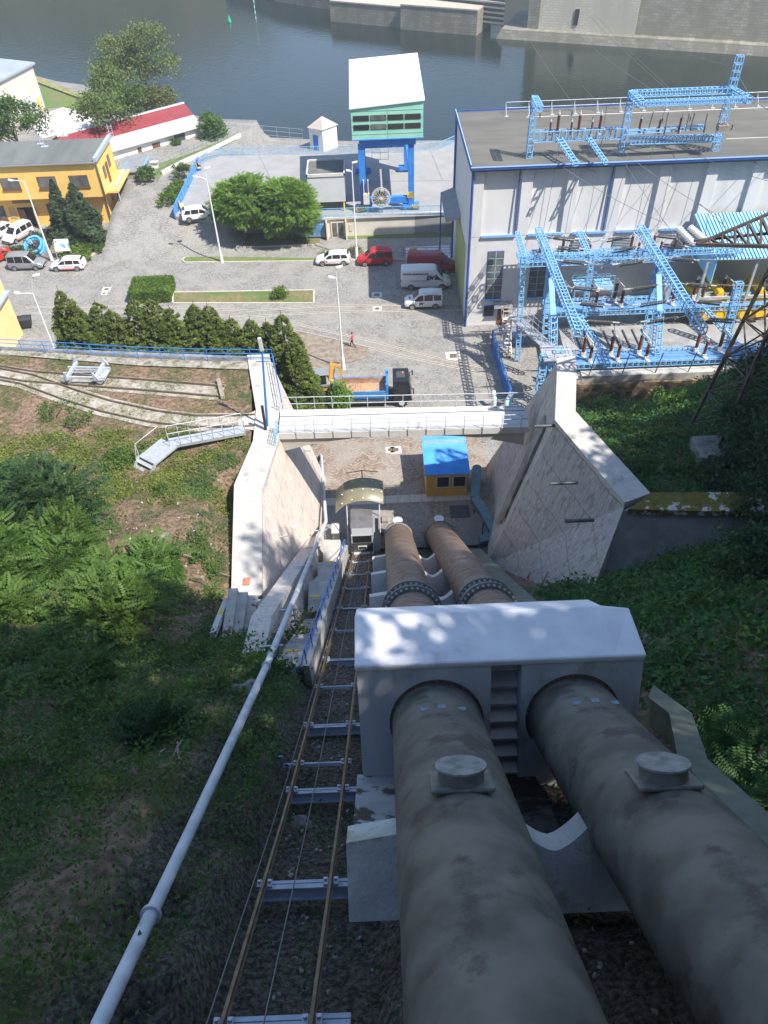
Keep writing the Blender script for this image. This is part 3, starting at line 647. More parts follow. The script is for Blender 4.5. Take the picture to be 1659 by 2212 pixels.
L0(span(-6.95, 9.9, lambda x: ya_(x)-.06, ya_, 12.02, 12.52)).build('edge_beam', m_conc_pale, fb)
L0(span(-6.95, 9.9, yb_, lambda x: yb_(x)+.1, 12.1, 12.56)).build('edge_beam', m_conc_pale, fb)
for yy in (.8, 1.75): L0(span(-6.95, 9.9, lambda x: ya_(x)+yy, lambda x: ya_(x)+yy+.06, 12.503, 12.515)).build('rail_groove', m_gear, fb)
def railing(root, P, h=1.1, nr=2, mt=m_galv, r=.03, sp=1.2, drop=.0, lname='railing'):
    b = MB(); P = [Vector(p) for p in P]
    for k in range(nr): b.tube([p+Vector((0, 0, h*(k+1)/nr)) for p in P], r, n=6)
    for i in range(len(P)-1):
        d = P[i+1]-P[i]; n_ = max(1, round(d.length/sp))
        for j in range(n_+(i == len(P)-2)):
            q = P[i]+d*(j/n_); b.cyl(q-Vector((0, 0, drop)), q+Vector((0, 0, h)), r*.9, n=6)
    if root is not None: rel(b, root)
    return b.build(lname, mt, root)
railing(fb, [(-6.9, ya_(-6.9)-.1, 12.5), (9.3, ya_(9.3)-.1, 12.5)], drop=.42, sp=1.22, nr=3, r=.028)
railing(fb, [(-6.9, yb_(-6.9)+.06, 12.55), (10.1, yb_(10.1)+.06, 12.55)], sp=1.25, nr=2, r=.03)
b = MB()


# ================================================================ TERRACE: railing, tracks, bogie, gangway, poles
zt = 12.3
tr_pts = [G(u, v, z=zt) for u, v in ((-70, 716), (0, 722), (120, 742), (300, 762), (450, 773), (583, 778))]
tr_pts = [G(-70, 752, z=12.36), G(0, 757, z=12.36), G(150, 766, z=12.36), G(300, 775, z=12.36), G(450, 780, z=12.36), G(590, 781, z=12.36)]
rr = empty('blue_railing', tr_pts[3]); tag(rr, 'blue tube railing along the far edge of the grassy terrace', 'railing')
railing(rr, tr_pts, h=1.05, nr=3, mt=m_blue_dk, r=.028, sp=1.9)
rr2 = empty('blue_railing', G(603, 830, z=12.5)); tag(rr2, 'short blue railing on top of the sunlit wall beside the bridge end', 'railing')
railing(rr2, [G(592, 790, z=12.5), G(601, 835, z=12.5), G(611, 884, z=12.5)], h=1.05, nr=3, mt=m_blue_dk, r=.028, sp=1.5)
rr3 = empty('blue_railing', G(595, 960, z=12.5)); tag(rr3, 'bent blue railing piece at the near left corner of the footbridge', 'railing')
railing(rr3, [G(603, 932, z=12.5), G(598, 950, z=12.5), G(596, 964, z=12.6)], h=1.0, nr=4, mt=m_blue, r=.022, sp=.5)
def pad(z, y): return z
def on_terrace(uvs, w_, m, name, dz=.02, label=None, kind='structure'):
    P = [G(u, v, z=12.27) for u, v in uvs]; b = MB()
    Q = []
    for i in range(len(P)-1):
        for s in np.linspace(0, 1, 7)[:-1]: Q.append(P[i].lerp(P[i+1], s))
    Q.append(P[-1]); V = []
    for i, p in enumerate(Q):
        d = (Q[min(i+1, len(Q)-1)]-Q[max(0, i-1)]); d.z = 0; d.normalize(); s = Vector((-d.y, d.x, 0))*w_/2
        for q in (p+s, p-s): V.append((q.x, q.y, max(Zt(q.x, q.y), Zt(p.x, p.y))+dz))
    F = [(2*i, 2*i+1, 2*i+3, 2*i+2) for i in range(len(Q)-1)]
    o = b.add(V, F).build(name, m); tag(o, kind=kind); return o, Q
m_trackc = mat('track_concrete', (.28, .245, .195), (.42, .39, .35), 2.4, .9, bump=.3, c3=(.18, .14, .075), s3=1.3, w3=(.52, .62))
ta, Qa = on_terrace([(-30, 800), (60, 815), (160, 823), (300, 833), (480, 848)], 1.9, m_trackc, 'siding_slab', .035)
tb, Qb = on_terrace([(-30, 805), (60, 822), (150, 855), (230, 880), (330, 902), (420, 913), (530, 912), (600, 908)], 2.0, m_trackc, 'curved_track_slab', .05)
def rails_on(Q, g, name, lab, z=.13):
    e = empty(name, Q[len(Q)//2]); tag(e, lab, 'track')
    for s in (-1, 1):
        P = []; b = MB()
        for i, p in enumerate(Q):
            d = (Q[min(i+1, len(Q)-1)]-Q[max(0, i-1)]); d.z = 0; d.normalize(); n_ = Vector((-d.y, d.x, 0))*g/2*s; q = p+n_; P.append(Vector((q.x, q.y, zt+z)))
        for i in range(len(P)-1): b.beam(P[i], P[i+1], .07, .1)
        rel(b, e).build('rail', m_rail, e)
    return e
rails_on(Qa, 1.25, 'siding_track', 'pair of rusty rails of the straight siding under the grey bogie')
rails_on(Qb, 1.25, 'curved_track', 'pair of rusty rails curving over the terrace towards the footbridge')
pp = onH(478, 846); tag(MB().box((0, 0, .15), (.3, 2.2, .3), R(15)).build('buffer_beam', m_deadwood, loc=(pp.x, pp.y, zt)), 'timber stop beam across the end of the siding', 'beam')
pth = [G(u, v, z=12.37) for u, v in ((515, 905), (588, 868), (600, 905), (585, 932), (512, 926))]
sheet('bridge_approach', pth, m_coping, z=12.37)
ps = [onH(u, v) for u, v in ((-30, 760), (100, 765), (560, 798), (575, 882), (588, 884), (592, 786), (300, 776), (100, 757), (-30, 750))]
edge = [G(-60, 760, z=12.36), G(80, 772, z=12.36), G(300, 790, z=12.36), G(575, 800, z=12.36), G(580, 860, z=12.36), G(598, 862, z=12.36), G(590, 784, z=12.36), G(300, 777, z=12.36), G(80, 759, z=12.36), G(-60, 750, z=12.36)]
sheet('terrace_edge_strip', edge, mat('mossy_edge', (.22, .20, .16), (.36, .335, .29), 3, .95, c3=(.12, .11, .06), s3=1.2, w3=(.5, .62)), z=12.385)
# bogie frame parked on the siding
p0 = onH(192, 822)
bg_ = empty('rail_bogie', (p0.x, p0.y, zt+.13), R(-6)); tag(bg_, 'grey four-wheeled rail bogie frame parked on the siding', 'bogie')
for s in (-1, 1): MB().beam((-1.6, s*.62, .45), (1.6, s*.62, .45), .14, .2).build('side_beam', m_galv, bg_)
for s in (-1, 1):
    MB().beam((s*1.05, -1.05, .62), (s*1.05, 1.05, .62), .22, .22).beam((s*1.05, -1.0, .5), (s*1.05, -1.0, 1.15), .14).beam((s*1.05, 1.0, .5), (s*1.05, 1.0, 1.15), .14).beam((s*1.05, -1.0, 1.1), (s*1.35, -1.0, .5), .1).beam((s*1.05, 1.0, 1.1), (s*1.35, 1.0, .5), .1).build('bolster', m_galv, bg_)
    for t in (-1, 1): MB().cyl((s*1.2, t*.62-.09, .26), (s*1.2, t*.62+.09, .26), .27, n=14).build('wheel', m_galv, bg_)
MB().beam((-1.6, -.1, .5), (1.3, .1, .5), .06).beam((-1.4, .3, .5), (1.4, .3, .5), .06).build('tie_rod', m_galv, bg_)
MB().box((1.35, 0, .35), (.5, 1.5, .12)).build('step_plate', m_galv, bg_)
# aluminium gangway
gw = empty('gangway', onH(370, 965)); tag(gw, 'grey metal gangway with stair and handrail lying on the dry slope', 'gangway')
A1 = onH(530, 940)+Vector((0, 0, .55)); A2 = onH(372, 978)+Vector((0, 0, .9)); A3 = onH(322, 1008)+Vector((0, 0, .55))
A2.z = min(A2.z, A1.z+.35); ax = (A2-A1).normalized(); sx = Vector((-ax.y, ax.x, 0)).normalized()*.42
m_gal2 = mat('dull_aluminium', (.40, .43, .46), (.52, .54, .56), 6, .5, .35, bump=.3)
rel(MB().hexa([A1-sx-Vector((0, 0, .22)), A2-sx-Vector((0, 0, .22)), A2+sx-Vector((0, 0, .22)), A1+sx-Vector((0, 0, .22))], [A1-sx, A2-sx, A2+sx, A1+sx]), gw).build('walkway', m_gal2, gw)
sy_ = Vector(((A3-A2).y, -(A3-A2).x, 0)).normalized()*.75
B1, B2 = A2, A3
rel(MB().hexa([B1-sy_-Vector((0, 0, .12)), B2-sy_-Vector((0, 0, .12)), B2+sy_-Vector((0, 0, .12)), B1+sy_-Vector((0, 0, .12))], [B1-sy_, B2-sy_, B2+sy_, B1+sy_]), gw).build('platform', m_gal2, gw)
b = MB(); d2 = (B2-B1); d2.z = 0; d2.normalize()
for k in range(2):
    c = B2+d2*(.15+.3*k)-Vector((0, 0, .25*(k+1))); b.hexa([c-sy_-d2*.14-Vector((0, 0, .04)), c+sy_-d2*.14-Vector((0, 0, .04)), c+sy_+d2*.14-Vector((0, 0, .04)), c-sy_+d2*.14-Vector((0, 0, .04))], [c-sy_-d2*.14, c+sy_-d2*.14, c+sy_+d2*.14, c-sy_+d2*.14])
for s in (-1, 1): b.beam(B2+sy_*s, B2+sy_*s+d2*.9-Vector((0, 0, .9)), .06, .2)
rel(b, gw).build('steps', m_gal2, gw)
b = MB()
for s in (-1, 1):
    P = [A1+sx*s, A2+sx*s]; 
    if s == 1 or True:
        for k in range(8): q = P[0].lerp(P[1], k/7); b.cyl(q, q+Vector((0, 0, 1.0)), .025, n=6)
        b.tube([P[0]+Vector((0, 0, 1)), P[1]+Vector((0, 0, 1))], .03, n=6)
b.tube([A2+sy_+Vector((0, 0, 1.0)), B2+sy_+Vector((0, 0, 1.0)), B2+sy_+d2*.3-Vector((0, 0, .3))], .03, n=6); b.cyl(B2+sy_, B2+sy_+Vector((0, 0, 1)), .03, n=6)
rel(b, gw).build('handrail', m_gal2, gw)
# blue signal mast and black post by the bridge end
p = G(578, 925, z=12.3); ms_ = empty('blue_mast', (p.x, p.y, zt)); tag(ms_, 'slim blue mast with grey lamp head at the footbridge end', 'mast')
top = G(565, 765, y=p.y-.4)
MB().tube([(0, 0, 0), (top.x-p.x, 0, top.z-zt)], [.09, .06]).build('pole', m_blue_dk, ms_)
MB().beam((top.x-p.x, 0, top.z-zt), (top.x-p.x-.05, 0, top.z-zt+.9), .2, .2).build('lamp_head', m_white_metal, ms_)
MB().beam((top.x-p.x-.5, 0, top.z-zt-.8), (top.x-p.x+.4, 0, top.z-zt-.8), .05).build('crossbar', m_blue_dk, ms_)
p = G(575, 933, z=12.3); t_ = MB(); top = G(566, 877, y=p.y); t_.beam((0, 0, 0), (top.x-p.x, 0, top.z-p.z), .16, .16); o = t_.build('black_post', m_black, loc=p); tag(o, 'short black square post beside the blue mast', 'post')
# ================================================================ INCLINE RAILWAY
def rx(y, side): return (-2.62+.004*y if side < 0 else -1.34+.0045*y)
ys = list(np.arange(-1.5, 41.5, 1.0))
def incl(x, y, off=0): return Vector((x, y, prof(y)+off))
for side, lab in ((-1, 'left rusty rail of the incline railway'), (1, 'right rusty rail of the incline railway, nearest the penstock')):
    b = MB()
    for i in range(len(ys)-1):
        a, c = incl(rx(ys[i], side), ys[i]), incl(rx(ys[i+1], side), ys[i+1])
        b.beam(a, c, .055, .03, up=(0, .6, .8)); b.beam(a-Vector((0, .04, .05)), c-Vector((0, .04, .05)), .02, .1, up=(0, .6, .8)); b.beam(a-Vector((0, .07, .09)), c-Vector((0, .07, .09)), .1, .02, up=(0, .6, .8))
    o = b.build('incline_rail', m_rail); tag(o, lab, 'rail', 'rails of the incline')
# pixel rows of the cross beams (v on the left rail), big ones carry an I-beam
beams = [(2205, 470, 0, 'b'), (1903, 565, 0, 'B'), (1700, 636, 0, 'B'), (1645, 610, 2, 's'), (1560, 676, 0, 'B'), (1478, 695, 0, 's'), (1418, 712, 0, 'B'), (1357, 728, 0, 's'), (1308, 742, 0, 'B'), (1267, 750, 1, 's'), (1236, 757, 0, 'B'), (1210, 762, 1, 's'), (1184, 768, 0, 'B')]
def yfor(u, v):
    t0, t1 = 1, 120; d = fwd + cr*(u-PW/2)/FPX - cu*(v-PH/2)/FPX
    for _ in range(50):
        m_ = (t0+t1)/2; p = C0+d*m_
        if p[2] > prof(p[1]): t0 = m_
        else: t1 = m_
    return (C0+d*t0)[1]
nth = ['lowest', 'second lowest']
for k, (v, u, kind_, typ) in enumerate(beams):
    y = yfor(u+15, v); xl_, xr_ = rx(y, -1)-.12, rx(y, 1)+.12
    if typ in 'Bb' : xr_ = -.78
    e = empty('cross_beam', incl((xl_+xr_)/2, y, -.22))
    tag(e, ('deep' if typ != 's' else 'thin')+' pale steel cross beam under the incline rails, '+('nearest the camera' if k == 0 else 'number %d up from the car station' % (len(beams)-k)), 'cross beam', 'cross beams of the incline')
    hw = (xr_-xl_)/2; b = MB(); N_ = Vector((0, .64, .77)); T_ = Vector((0, .77, -.64))
    if typ == 's':
        b.beam((-hw, 0, 0), (hw, 0, 0), .09, .09, up=N_)
        if kind_ == 2: b.beam((-hw-.35, 0, 0), (-hw, 0, 0), .09, .09, up=N_); b.beam((-hw-.35, 0, .0), (-hw-.35, .1, .35), .1, .06)
        if kind_ == 1: b.beam((-.35, 0, -.05), (-.35, 0, -.7), .05); b.beam((.35, 0, -.05), (.35, 0, -.7), .05)
    else:
        for s in (-1, 1): b.add([tuple(Vector((x_, 0, 0))+N_*(.075 if False else 0)+T_*(s*.09+q)+N_*h_) for x_ in (-hw, hw) for q in (-.05, .05) for h_ in (0, -.02)], [(0, 1, 3, 2), (4, 6, 7, 5), (0, 4, 5, 1), (2, 3, 7, 6), (0, 2, 6, 4), (1, 5, 7, 3)])
        b.beam(tuple(-N_*.14+Vector((-hw, 0, 0))), tuple(-N_*.14+Vector((hw, 0, 0))), .05, .26, up=N_)
        b.beam(tuple(-N_*.27+Vector((-hw, 0, 0))), tuple(-N_*.27+Vector((hw, 0, 0))), .2, .02, up=N_)
    b.build('beam', m_sleeper, e)
    for side in (-1, 1):
        cx_ = rx(y, side)-(xl_+xr_)/2; cb = MB()
        for s in (-1, 1): cb.box((cx_+s*.1, 0, .09), (.09, .14, .07)); cb.cyl((cx_+s*.1, 0, .1), (cx_+s*.1, .03, .18), .03, n=6)
        cb.build('rail_clamp', m_galv, e)
for dx, lab in ((-.22, 'thin haul cable beside the left incline rail'), (.62, 'thin haul cable between the two incline rails')):
    P = [Vector((rx(y, -1)+dx+(.006*y if dx < 0 else -.003*y), y, prof(y)+.02)) for y in np.linspace(-1.5, 39, 20)]
    o = MB().tube(P, .014, n=5).build('haul_cable', m_wire); tag(o, lab, 'cable')
# handrail-like grey water pipe on the left
wp = empty('grey_pipe', incl(-4.2, 16, 1)); tag(wp, 'long grey painted pipe running down the slope left of the railway', 'pipe')
P = [G(168, 2330, x=-3.75), G(215, 2212, x=-3.8), G(400, 1818, x=-3.95), G(575, 1440, x=-4.1), G(640, 1282, x=-4.25), G(704, 1127, x=-4.5), G(701, 1083, x=-4.75), G(694, 985, x=-5.35), G(688, 981, x=-5.8)]
rel(MB().tube(P, [.11, .11, .11, .12, .13, .14, .13, .12, .12], n=12), wp).build('pipe', m_bpipe, wp)
for a, s in ((P[3], .02), (P[3].lerp(P[4], .12), 0), (P[1].lerp(P[2], .5), 0), (P[4].lerp(P[5], .4), 0)):
    d = (P[4]-P[2]).normalized(); rel(MB().cyl(a-d*.03, a+d*.03, .165, n=14), wp).build('pipe_joint', m_galv, wp)
for a in (P[3].lerp(P[4], .25), P[3].lerp(P[4], .75), P[4].lerp(P[5], .3), P[4].lerp(P[5], .55), P[4].lerp(P[5], .85)):
    q = a-Vector((0, 0, .14)); rel(MB().beam(q-Vector((.7, 0, .05)), q+Vector((.25, 0, 0)), .07, .07).beam(q+Vector((.1, 0, 0)), q+Vector((.1, 0, -1.0)), .05), wp).build('bracket', m_galv, wp)

# stairway in concrete beside the railway
st_ = empty('stairway', incl(-3.7, 30)); tag(st_, 'long concrete stairway with landings between the wall and the railway', 'stairs')
b = MB()
lands = [(24.2, 25.6), (30.2, 31.2), (33.6, 35.4)]
y = 15.6; z = prof(15.6)+.75
while y < 39.4:
    land = any(a <= y < c for a, c in lands)
    dy, dz = (1.2, .0) if land else (.25, .25)
    b.bx(-4.2, -3.08, y, y+dy+.02, z-2.2, z)
    y += dy; z -= dz
    if z > prof(y)+.9: z -= .25*(z-prof(y)-.6)
rel(b, st_).build('steps', m_conc, st_)
b = MB()
for i in range(12):
    ya = 15.4+i*2.0; yb = ya+2.0; b.hexa([(-3.08, ya, prof(ya)-1.5), (-2.85, ya, prof(ya)-1.5), (-2.85, yb, prof(yb)-1.5), (-3.08, yb, prof(yb)-1.5)], [(-3.08, ya, prof(ya)+.95), (-2.85, ya, prof(ya)+.9), (-2.85, yb, prof(yb)+.9), (-3.08, yb, prof(yb)+.95)])
rel(b, st_).build('side_curb', m_conc, st_)
b = MB(); Pp = [incl(-2.96, yv, .92) for yv in np.arange(15.6, 39.5, 1.75)]
for p in Pp: b.cyl(p, p+Vector((0, 0, .9)), .025, n=6)
for h in (.9, .45): b.tube([p+Vector((0, 0, h)) for p in Pp], .024, n=6)
b.tube([Pp[0]+Vector((0, 0, .9)), Pp[0]+Vector((-.1, -.5, .7)), Pp[0]+Vector((-.45, -.6, .45))], .024, n=6)
rel(b, st_).build('handrail', m_blue_dk, st_)
for yv in (16.9, 24.6, 27.3, 33.2, 35.6): rel(MB().box((-3.65, yv, prof(yv)+.98), (.5, .07, .05)), st_).build('yellow_edge_mark', m_stripe_y, st_)
ss = empty('side_steps', Vector((-6.2, 22.2, prof(22)+.2))); tag(ss, 'short flight of leaf-strewn concrete steps below the near end of the sunlit wall', 'stairs')
b = MB()
for i in range(7): b.bx(-7.5+i*.42, -7.06+i*.42, 19.9-i*.12, 23.4, 12, 16.9-i*.30)
rel(b, ss).build('steps', mat('leafy_concrete', (.36, .34, .31), (.50, .48, .44), 1.6, .9, bump=.25, c3=(.20, .09, .05), s3=1.4, w3=(.58, .64)), ss)
b = MB(); b.beam((-7.8, 20.4, 17.3), (-7.65, 23.0, 16.4), .25, .3); rel(b, ss).build('curb', m_conc_pale, ss)
rel(MB().box((-7.72, 21.8, 16.97), (.12, .7, .03), R(-12)), ss).build('yellow_edge_mark', m_stripe_y, ss)

# ================================================================ PENSTOCKS
def pofs(y): return float(ip(y, [(-3, 2.5), (9.3, 2.5), (12, 1.9), (20, 1.5), (44, 1.35)]))
def pipe_pts(x, ya, yb, n): return [Vector((x, y, prof(y)+pofs(y))) for y in np.linspace(ya, yb, n)]
D45 = Vector((0, .74, -.67))
for i, (x, lab) in enumerate(((1.03, 'left mottled steel penstock descending beside the railway'), (4.2, 'right mottled steel penstock, the one farther from the railway'))):
    e = empty('penstock', (x, 6, prof(6)+2.5)); tag(e, lab, 'penstock', 'pair of penstocks')
    rel(MB().tube(pipe_pts(x, -3.5, 10.2, 22), 1.04, n=56, cap=False), e).build('upper_pipe', m_pipe, e)
    for yw in (): q0_ = Vector((x, yw, prof(yw)+2.5)); rel(MB().tube([q0_-Vector((0, .022, -.02)), q0_+Vector((0, .022, -.02))], 1.047, n=56, cap=False), e).build('weld_seam', m_flange, e)
    yb = 40.4
    rel(MB().tube(pipe_pts(x, 10.0, yb, 30), 1.05, n=48), e).build('lower_pipe', m_pipe_low, e)
    # buried end
    q = Vector((x, yb, prof(yb)+pofs(yb))); rel(MB().tube([q-Vector((0, .5, -.45)), q+Vector((0, .6, -.6)), q+Vector((0, 1.5, -1.8))], [1.12, 1.14, 1.1], n=40), e).build('end_collar', m_flange, e)
    qq = Vector((x, yb+.9, prof(yb)+2.2)); rel(MB().cyl(qq-Vector((0, 0, 1.2)), qq, .3, n=16).cyl(qq, qq+Vector((0, 0, .05)), .38, n=16), e).build('vent_cap', m_white_metal, e)
    # expansion flange with bolts just below the anchor block
    for yf in (19.5, 20.4):
        c_ = Vector((x, yf, prof(yf)+pofs(yf))); rel(MB().tube([c_-D45*.09, c_+D45*.09], 1.3, n=48), e).build('flange', m_flange, e)
        bm_ = MB(); a = Vector((1, 0, 0)); b2 = D45.cross(a)
        for k in range(32):
            th = 2*math.pi*k/32; pz = c_+(a*math.cos(th)+b2*math.sin(th))*1.19; bm_.cyl(pz-D45*.17, pz+D45*.17, .055, n=6)
        rel(bm_, e).build('bolt_ring', m_galv, e)
    rel(MB().tube([Vector((x, yf, prof(yf)+pofs(yf))) for yf in (19.5, 20.4)], 1.16, n=48), e).build('sleeve', m_flange, e)
    # manhole hatch on top
    yh = 4.75 if i == 0 else 4.6; Nn = Vector((0, .66, .75)).normalized(); c_ = Vector((x-(.1 if i else .0), yh, prof(yh)+2.5))+Nn*1.2
    b = MB(); b.cyl(c_-Nn*.35, c_+Nn*.10, .36, n=28); rel(b, e).build('hatch_neck', m_flange, e)
    rel(MB().cyl(c_+Nn*.10, c_+Nn*.135, .40, n=36), e).build('hatch_lid', m_lid, e)
    bb = MB(); bb.box((0, 0, 0), (.98, .74, .09)); sb = bb.build('saddle_plate', m_flange, e, bevel=.04); sb.location = c_-e.location-Nn*.14; sb.rotation_euler = (R(-41.3), 0, 0)
    b = MB()
    for th in (-20, 0, 24): 
        t_ = R(90-th); c2 = Vector((x+math.cos(t_)*1.045, 8.35, prof(8.35)+2.5+math.sin(t_)*1.045*1.34)); b.box(tuple(c2), (.16, .08, .02), 0)
    rel(b, e).build('pale_marker', mat('pale_blue_paint', (.25, .30, .38), rough=.7), e)
# concrete saddles (supports)
def saddle(y, top=0.0, thick=.8, m=m_conc_pale, wide=.85, lab='', deep=2.6):
    """slab standing square to the incline with two round cradles"""
    zc = prof(y)+pofs(y); e = empty('pipe_saddle', (2.6, y, zc-2)); tag(e, lab, 'pipe saddle', 'concrete saddles under the penstocks')
    sl_ = .9125 if y < 8 else .827; T = Vector((0, 1, -sl_)).normalized(); N_ = Vector((0, sl_, 1)).normalized(); x0, x1 = 1.03, 4.2; Rr = 1.0
    def hh(x):
        for xc in (x0, x1):
            if abs(x-xc) < Rr-.001: return -math.sqrt(Rr*Rr-(x-xc)**2)
        if x < x0-Rr: return top-.12*(x0-Rr-x)/wide
        if x > x1+Rr: return top
        s = abs(x-(x0+x1)/2)/((x1-x0)/2-Rr); return top-.40*(1-s**1.5)
    X_ = np.unique(np.concatenate([np.linspace(x0-Rr-wide, x0-Rr, 4), np.linspace(x0-Rr, x0+Rr, 25), np.linspace(x0+Rr, x1-Rr, 11), np.linspace(x1-Rr, x1+Rr*.8, 21)]).round(4))
    V = []; F = []; c = Vector((0, y, zc))
    for x_ in X_:
        h = hh(x_); X0_ = Vector((x_, 0, 0))
        V += [X0_+c-T*(thick/2+.12)-N_*deep, X0_+c-T*(thick/2)+N_*h, X0_+c+T*(thick/2)+N_*h, X0_+c+T*(thick/2)-N_*deep]
    nn = len(X_)
    for i in range(nn-1):
        for k in range(3): F.append((i*4+k, i*4+k+1, (i+1)*4+k+1, (i+1)*4+k))
    F += [(0, 1, 2, 3), tuple((nn-1)*4+k for k in (3, 2, 1, 0))]
    rel(MB().add(V, F), e).build('saddle_block', m, e); return e
saddle(5.55, -.10, .62, m_conc_mossy, .88, deep=1.5, lab='large pale concrete saddle under the penstocks just this side of the anchor block')
for k, yv in enumerate((23.6, 28.4, 33.2)):
    saddle(yv, .0, .75, m_conc_pale, .9, ('first', 'second', 'third')[k]+' concrete saddle under the penstocks below the anchor block')

# anchor block
ab = empty('anchor_block', (2.6, 10.5, 27)); tag(ab, 'massive white-topped concrete anchor block clasping both penstocks', 'anchor block')
xa, xb_ = -.76, 5.72; ztp = 30.35
b = MB()
# body in side profile, front split around the stair slot
prf = [(9.35, 24.5), (9.35, ztp), (9.8, ztp), (13.1, 28.6), (13.3, 22.5)]
for (u0, u1) in ((xa, 2.28), (2.98, xb_)):
    b.extr([(u0, p[0], p[1]) for p in [(7.6, 24.0), (7.6, 26.4), (8.45, 27.0), (9.76, 30.24), (11.0, 30.1), (12.6, 28.3), (12.9, 22.0)]], (u1-u0, 0, 0))
b.extr([(2.28, p[0], p[1]) for p in [(10.95, 24.0), (10.95, 30.1), (12.45, 28.3), (12.9, 22.0)]], (.7, 0, 0))
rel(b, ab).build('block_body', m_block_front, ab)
b = MB()
def slab(u0, u1, yn):
    V = [(u0, yn, 30.0), (u0, yn, 30.32), (u0, 11.15, 30.42), (u0, 12.35, 29.5), (u0, 13.28, 28.3), (u0, 13.28, 28.0)]
    b.extr(V, (u1-u0, 0, 0))
V0 = [(9.72, 30.22), (9.74, 30.40), (11.2, 30.36), (12.0, 29.6), (12.7, 28.5), (12.7, 28.2)]
# chamfered right end as in the photo
xs_ = [xa-.03, xa+.0, 5.1, 6.03]; ins = [0, 0, 0, .55]
V = []
for x_, c_ in zip((xa-.04, 5.05, 5.76), (0, 0, 1)):
    for (yy, zz) in V0:
        if c_: yy = min(yy, 11.6) if yy > 11.3 else yy; zz = zz-(.0 if yy < 10 else .12)
        V.append((x_, yy, zz))
n6 = len(V0); F = []
for i in range(2):
    for k in range(n6): F.append((i*n6+k, i*n6+(k+1) % n6, (i+1)*n6+(k+1) % n6, (i+1)*n6+k))
F += [tuple(range(n6)), tuple(range(2*n6, 3*n6))[::-1]]
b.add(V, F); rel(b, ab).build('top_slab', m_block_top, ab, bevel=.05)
b = MB()
for k in range(9): yk = 8.35+k*.24; zk = 26.9+k*.385; b.bx(2.29, 2.97, yk, yk+.42, zk-.03, zk+.07); b.bx(2.29, 2.97, yk+.24, 11.0, zk-.4, zk-.03)
rel(b, ab).build('slot_steps', m_conc_pale, ab)
mj_ = mat('leafy_joint', (.06, .04, .03), (.16, .10, .07), 14, .95)
fd = Vector((0, 9.76-8.45, 30.24-27.0)).normalized(); fn_ = Vector((0, -fd.z, fd.y))
for x_ in (1.03, 4.2):
    b = MB(); yj = 9.0
    for _ in range(20):          # where the pipe axis meets the leaning front face
        zf = 27.0+(yj-8.45)*(30.24-27.0)/(9.76-8.45); yj += .2*((prof(yj)+pofs(yj))-zf)/3.3
    cj = Vector((x_, yj, prof(yj)+pofs(yj)))+fn_*.012
    for k in range(40):
        t0_, t1_ = math.pi*(k-5)/30, math.pi*(k-4)/30; a_ = lambda t, r_: cj+Vector((math.cos(t)*r_, 0, 0))+fd*(math.sin(t)*r_*1.08)
        b.hexa([a_(t0_, 1.0)-fn_*.01, a_(t1_, 1.0)-fn_*.01, a_(t1_, 1.0)+fn_*.004, a_(t0_, 1.0)+fn_*.004], [a_(t0_, 1.10)-fn_*.01, a_(t1_, 1.10)-fn_*.01, a_(t1_, 1.10)+fn_*.004, a_(t0_, 1.10)+fn_*.004])
    rel(b, ab).build('joint_filler', mj_, ab)
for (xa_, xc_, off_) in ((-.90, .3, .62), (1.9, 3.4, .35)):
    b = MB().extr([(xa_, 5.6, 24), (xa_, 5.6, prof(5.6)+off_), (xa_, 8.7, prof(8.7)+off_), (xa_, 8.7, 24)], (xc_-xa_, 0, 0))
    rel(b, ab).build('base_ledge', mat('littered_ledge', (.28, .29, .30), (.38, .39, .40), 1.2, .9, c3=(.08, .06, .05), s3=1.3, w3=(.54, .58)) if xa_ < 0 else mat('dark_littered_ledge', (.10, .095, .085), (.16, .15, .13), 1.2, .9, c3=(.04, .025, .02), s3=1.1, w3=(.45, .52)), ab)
# cable duct along the right side
dd = empty('cable_duct', (7.2, 12, 27)); tag(dd, 'dark olive covered cable duct running down right of the penstocks', 'duct')
P = [G(1720, 1940, x=6.6), G(1659, 1850, x=6.6), G(1560, 1755, x=6.7), G(1480, 1650, x=6.8), G(1455, 1560, x=7.0), G(1405, 1490, x=7.0)]
def onP(u, v, off):
    t0, t1 = 1, 120; d = fwd + cr*(u-PW/2)/FPX - cu*(v-PH/2)/FPX
    for _ in range(50):
        m_ = (t0+t1)/2; p = C0+d*m_
        if p[2] > prof(p[1])+off: t0 = m_
        else: t1 = m_
    return Vector(C0+d*t0)
PR = [onP(*q_) for q_ in ((1412, 1480, .9), (1495, 1541, .9), (1528, 1639, 1.5), (1659, 1756, 1.5), (1900, 1975, 1.5))]
PL = [onP(*q_) for q_ in ((1400, 1505, .9), (1446, 1541, .9), (1463, 1632, 1.5), (1642, 1825, 1.5), (1900, 2110, 1.5))]
b = MB()
for i in range(4):
    dz = Vector((0, -.06, -.07)); dd2 = Vector((0, -.3, -.35)); b.hexa([PL[i]+dz, PR[i]+dz, PR[i+1]+dz, PL[i+1]+dz], [PL[i], PR[i], PR[i+1], PL[i+1]])
    s_ = (PR[i]-PL[i])*.12; s2_ = (PR[i+1]-PL[i+1])*.12; b.hexa([PL[i]+dd2*2+s_, PR[i]+dd2*2-s_, PR[i+1]+dd2*2-s2_, PL[i+1]+dd2*2+s2_], [PL[i]+dz+s_, PR[i]+dz-s_, PR[i+1]+dz-s2_, PL[i+1]+dz+s2_])
rel(b, dd).build('upper_duct', m_duct2, dd)
P = [incl(6.6, 19.5, .9), incl(6.35, 27.0, .8), incl(6.1, 35.6, .9)]
b = MB()
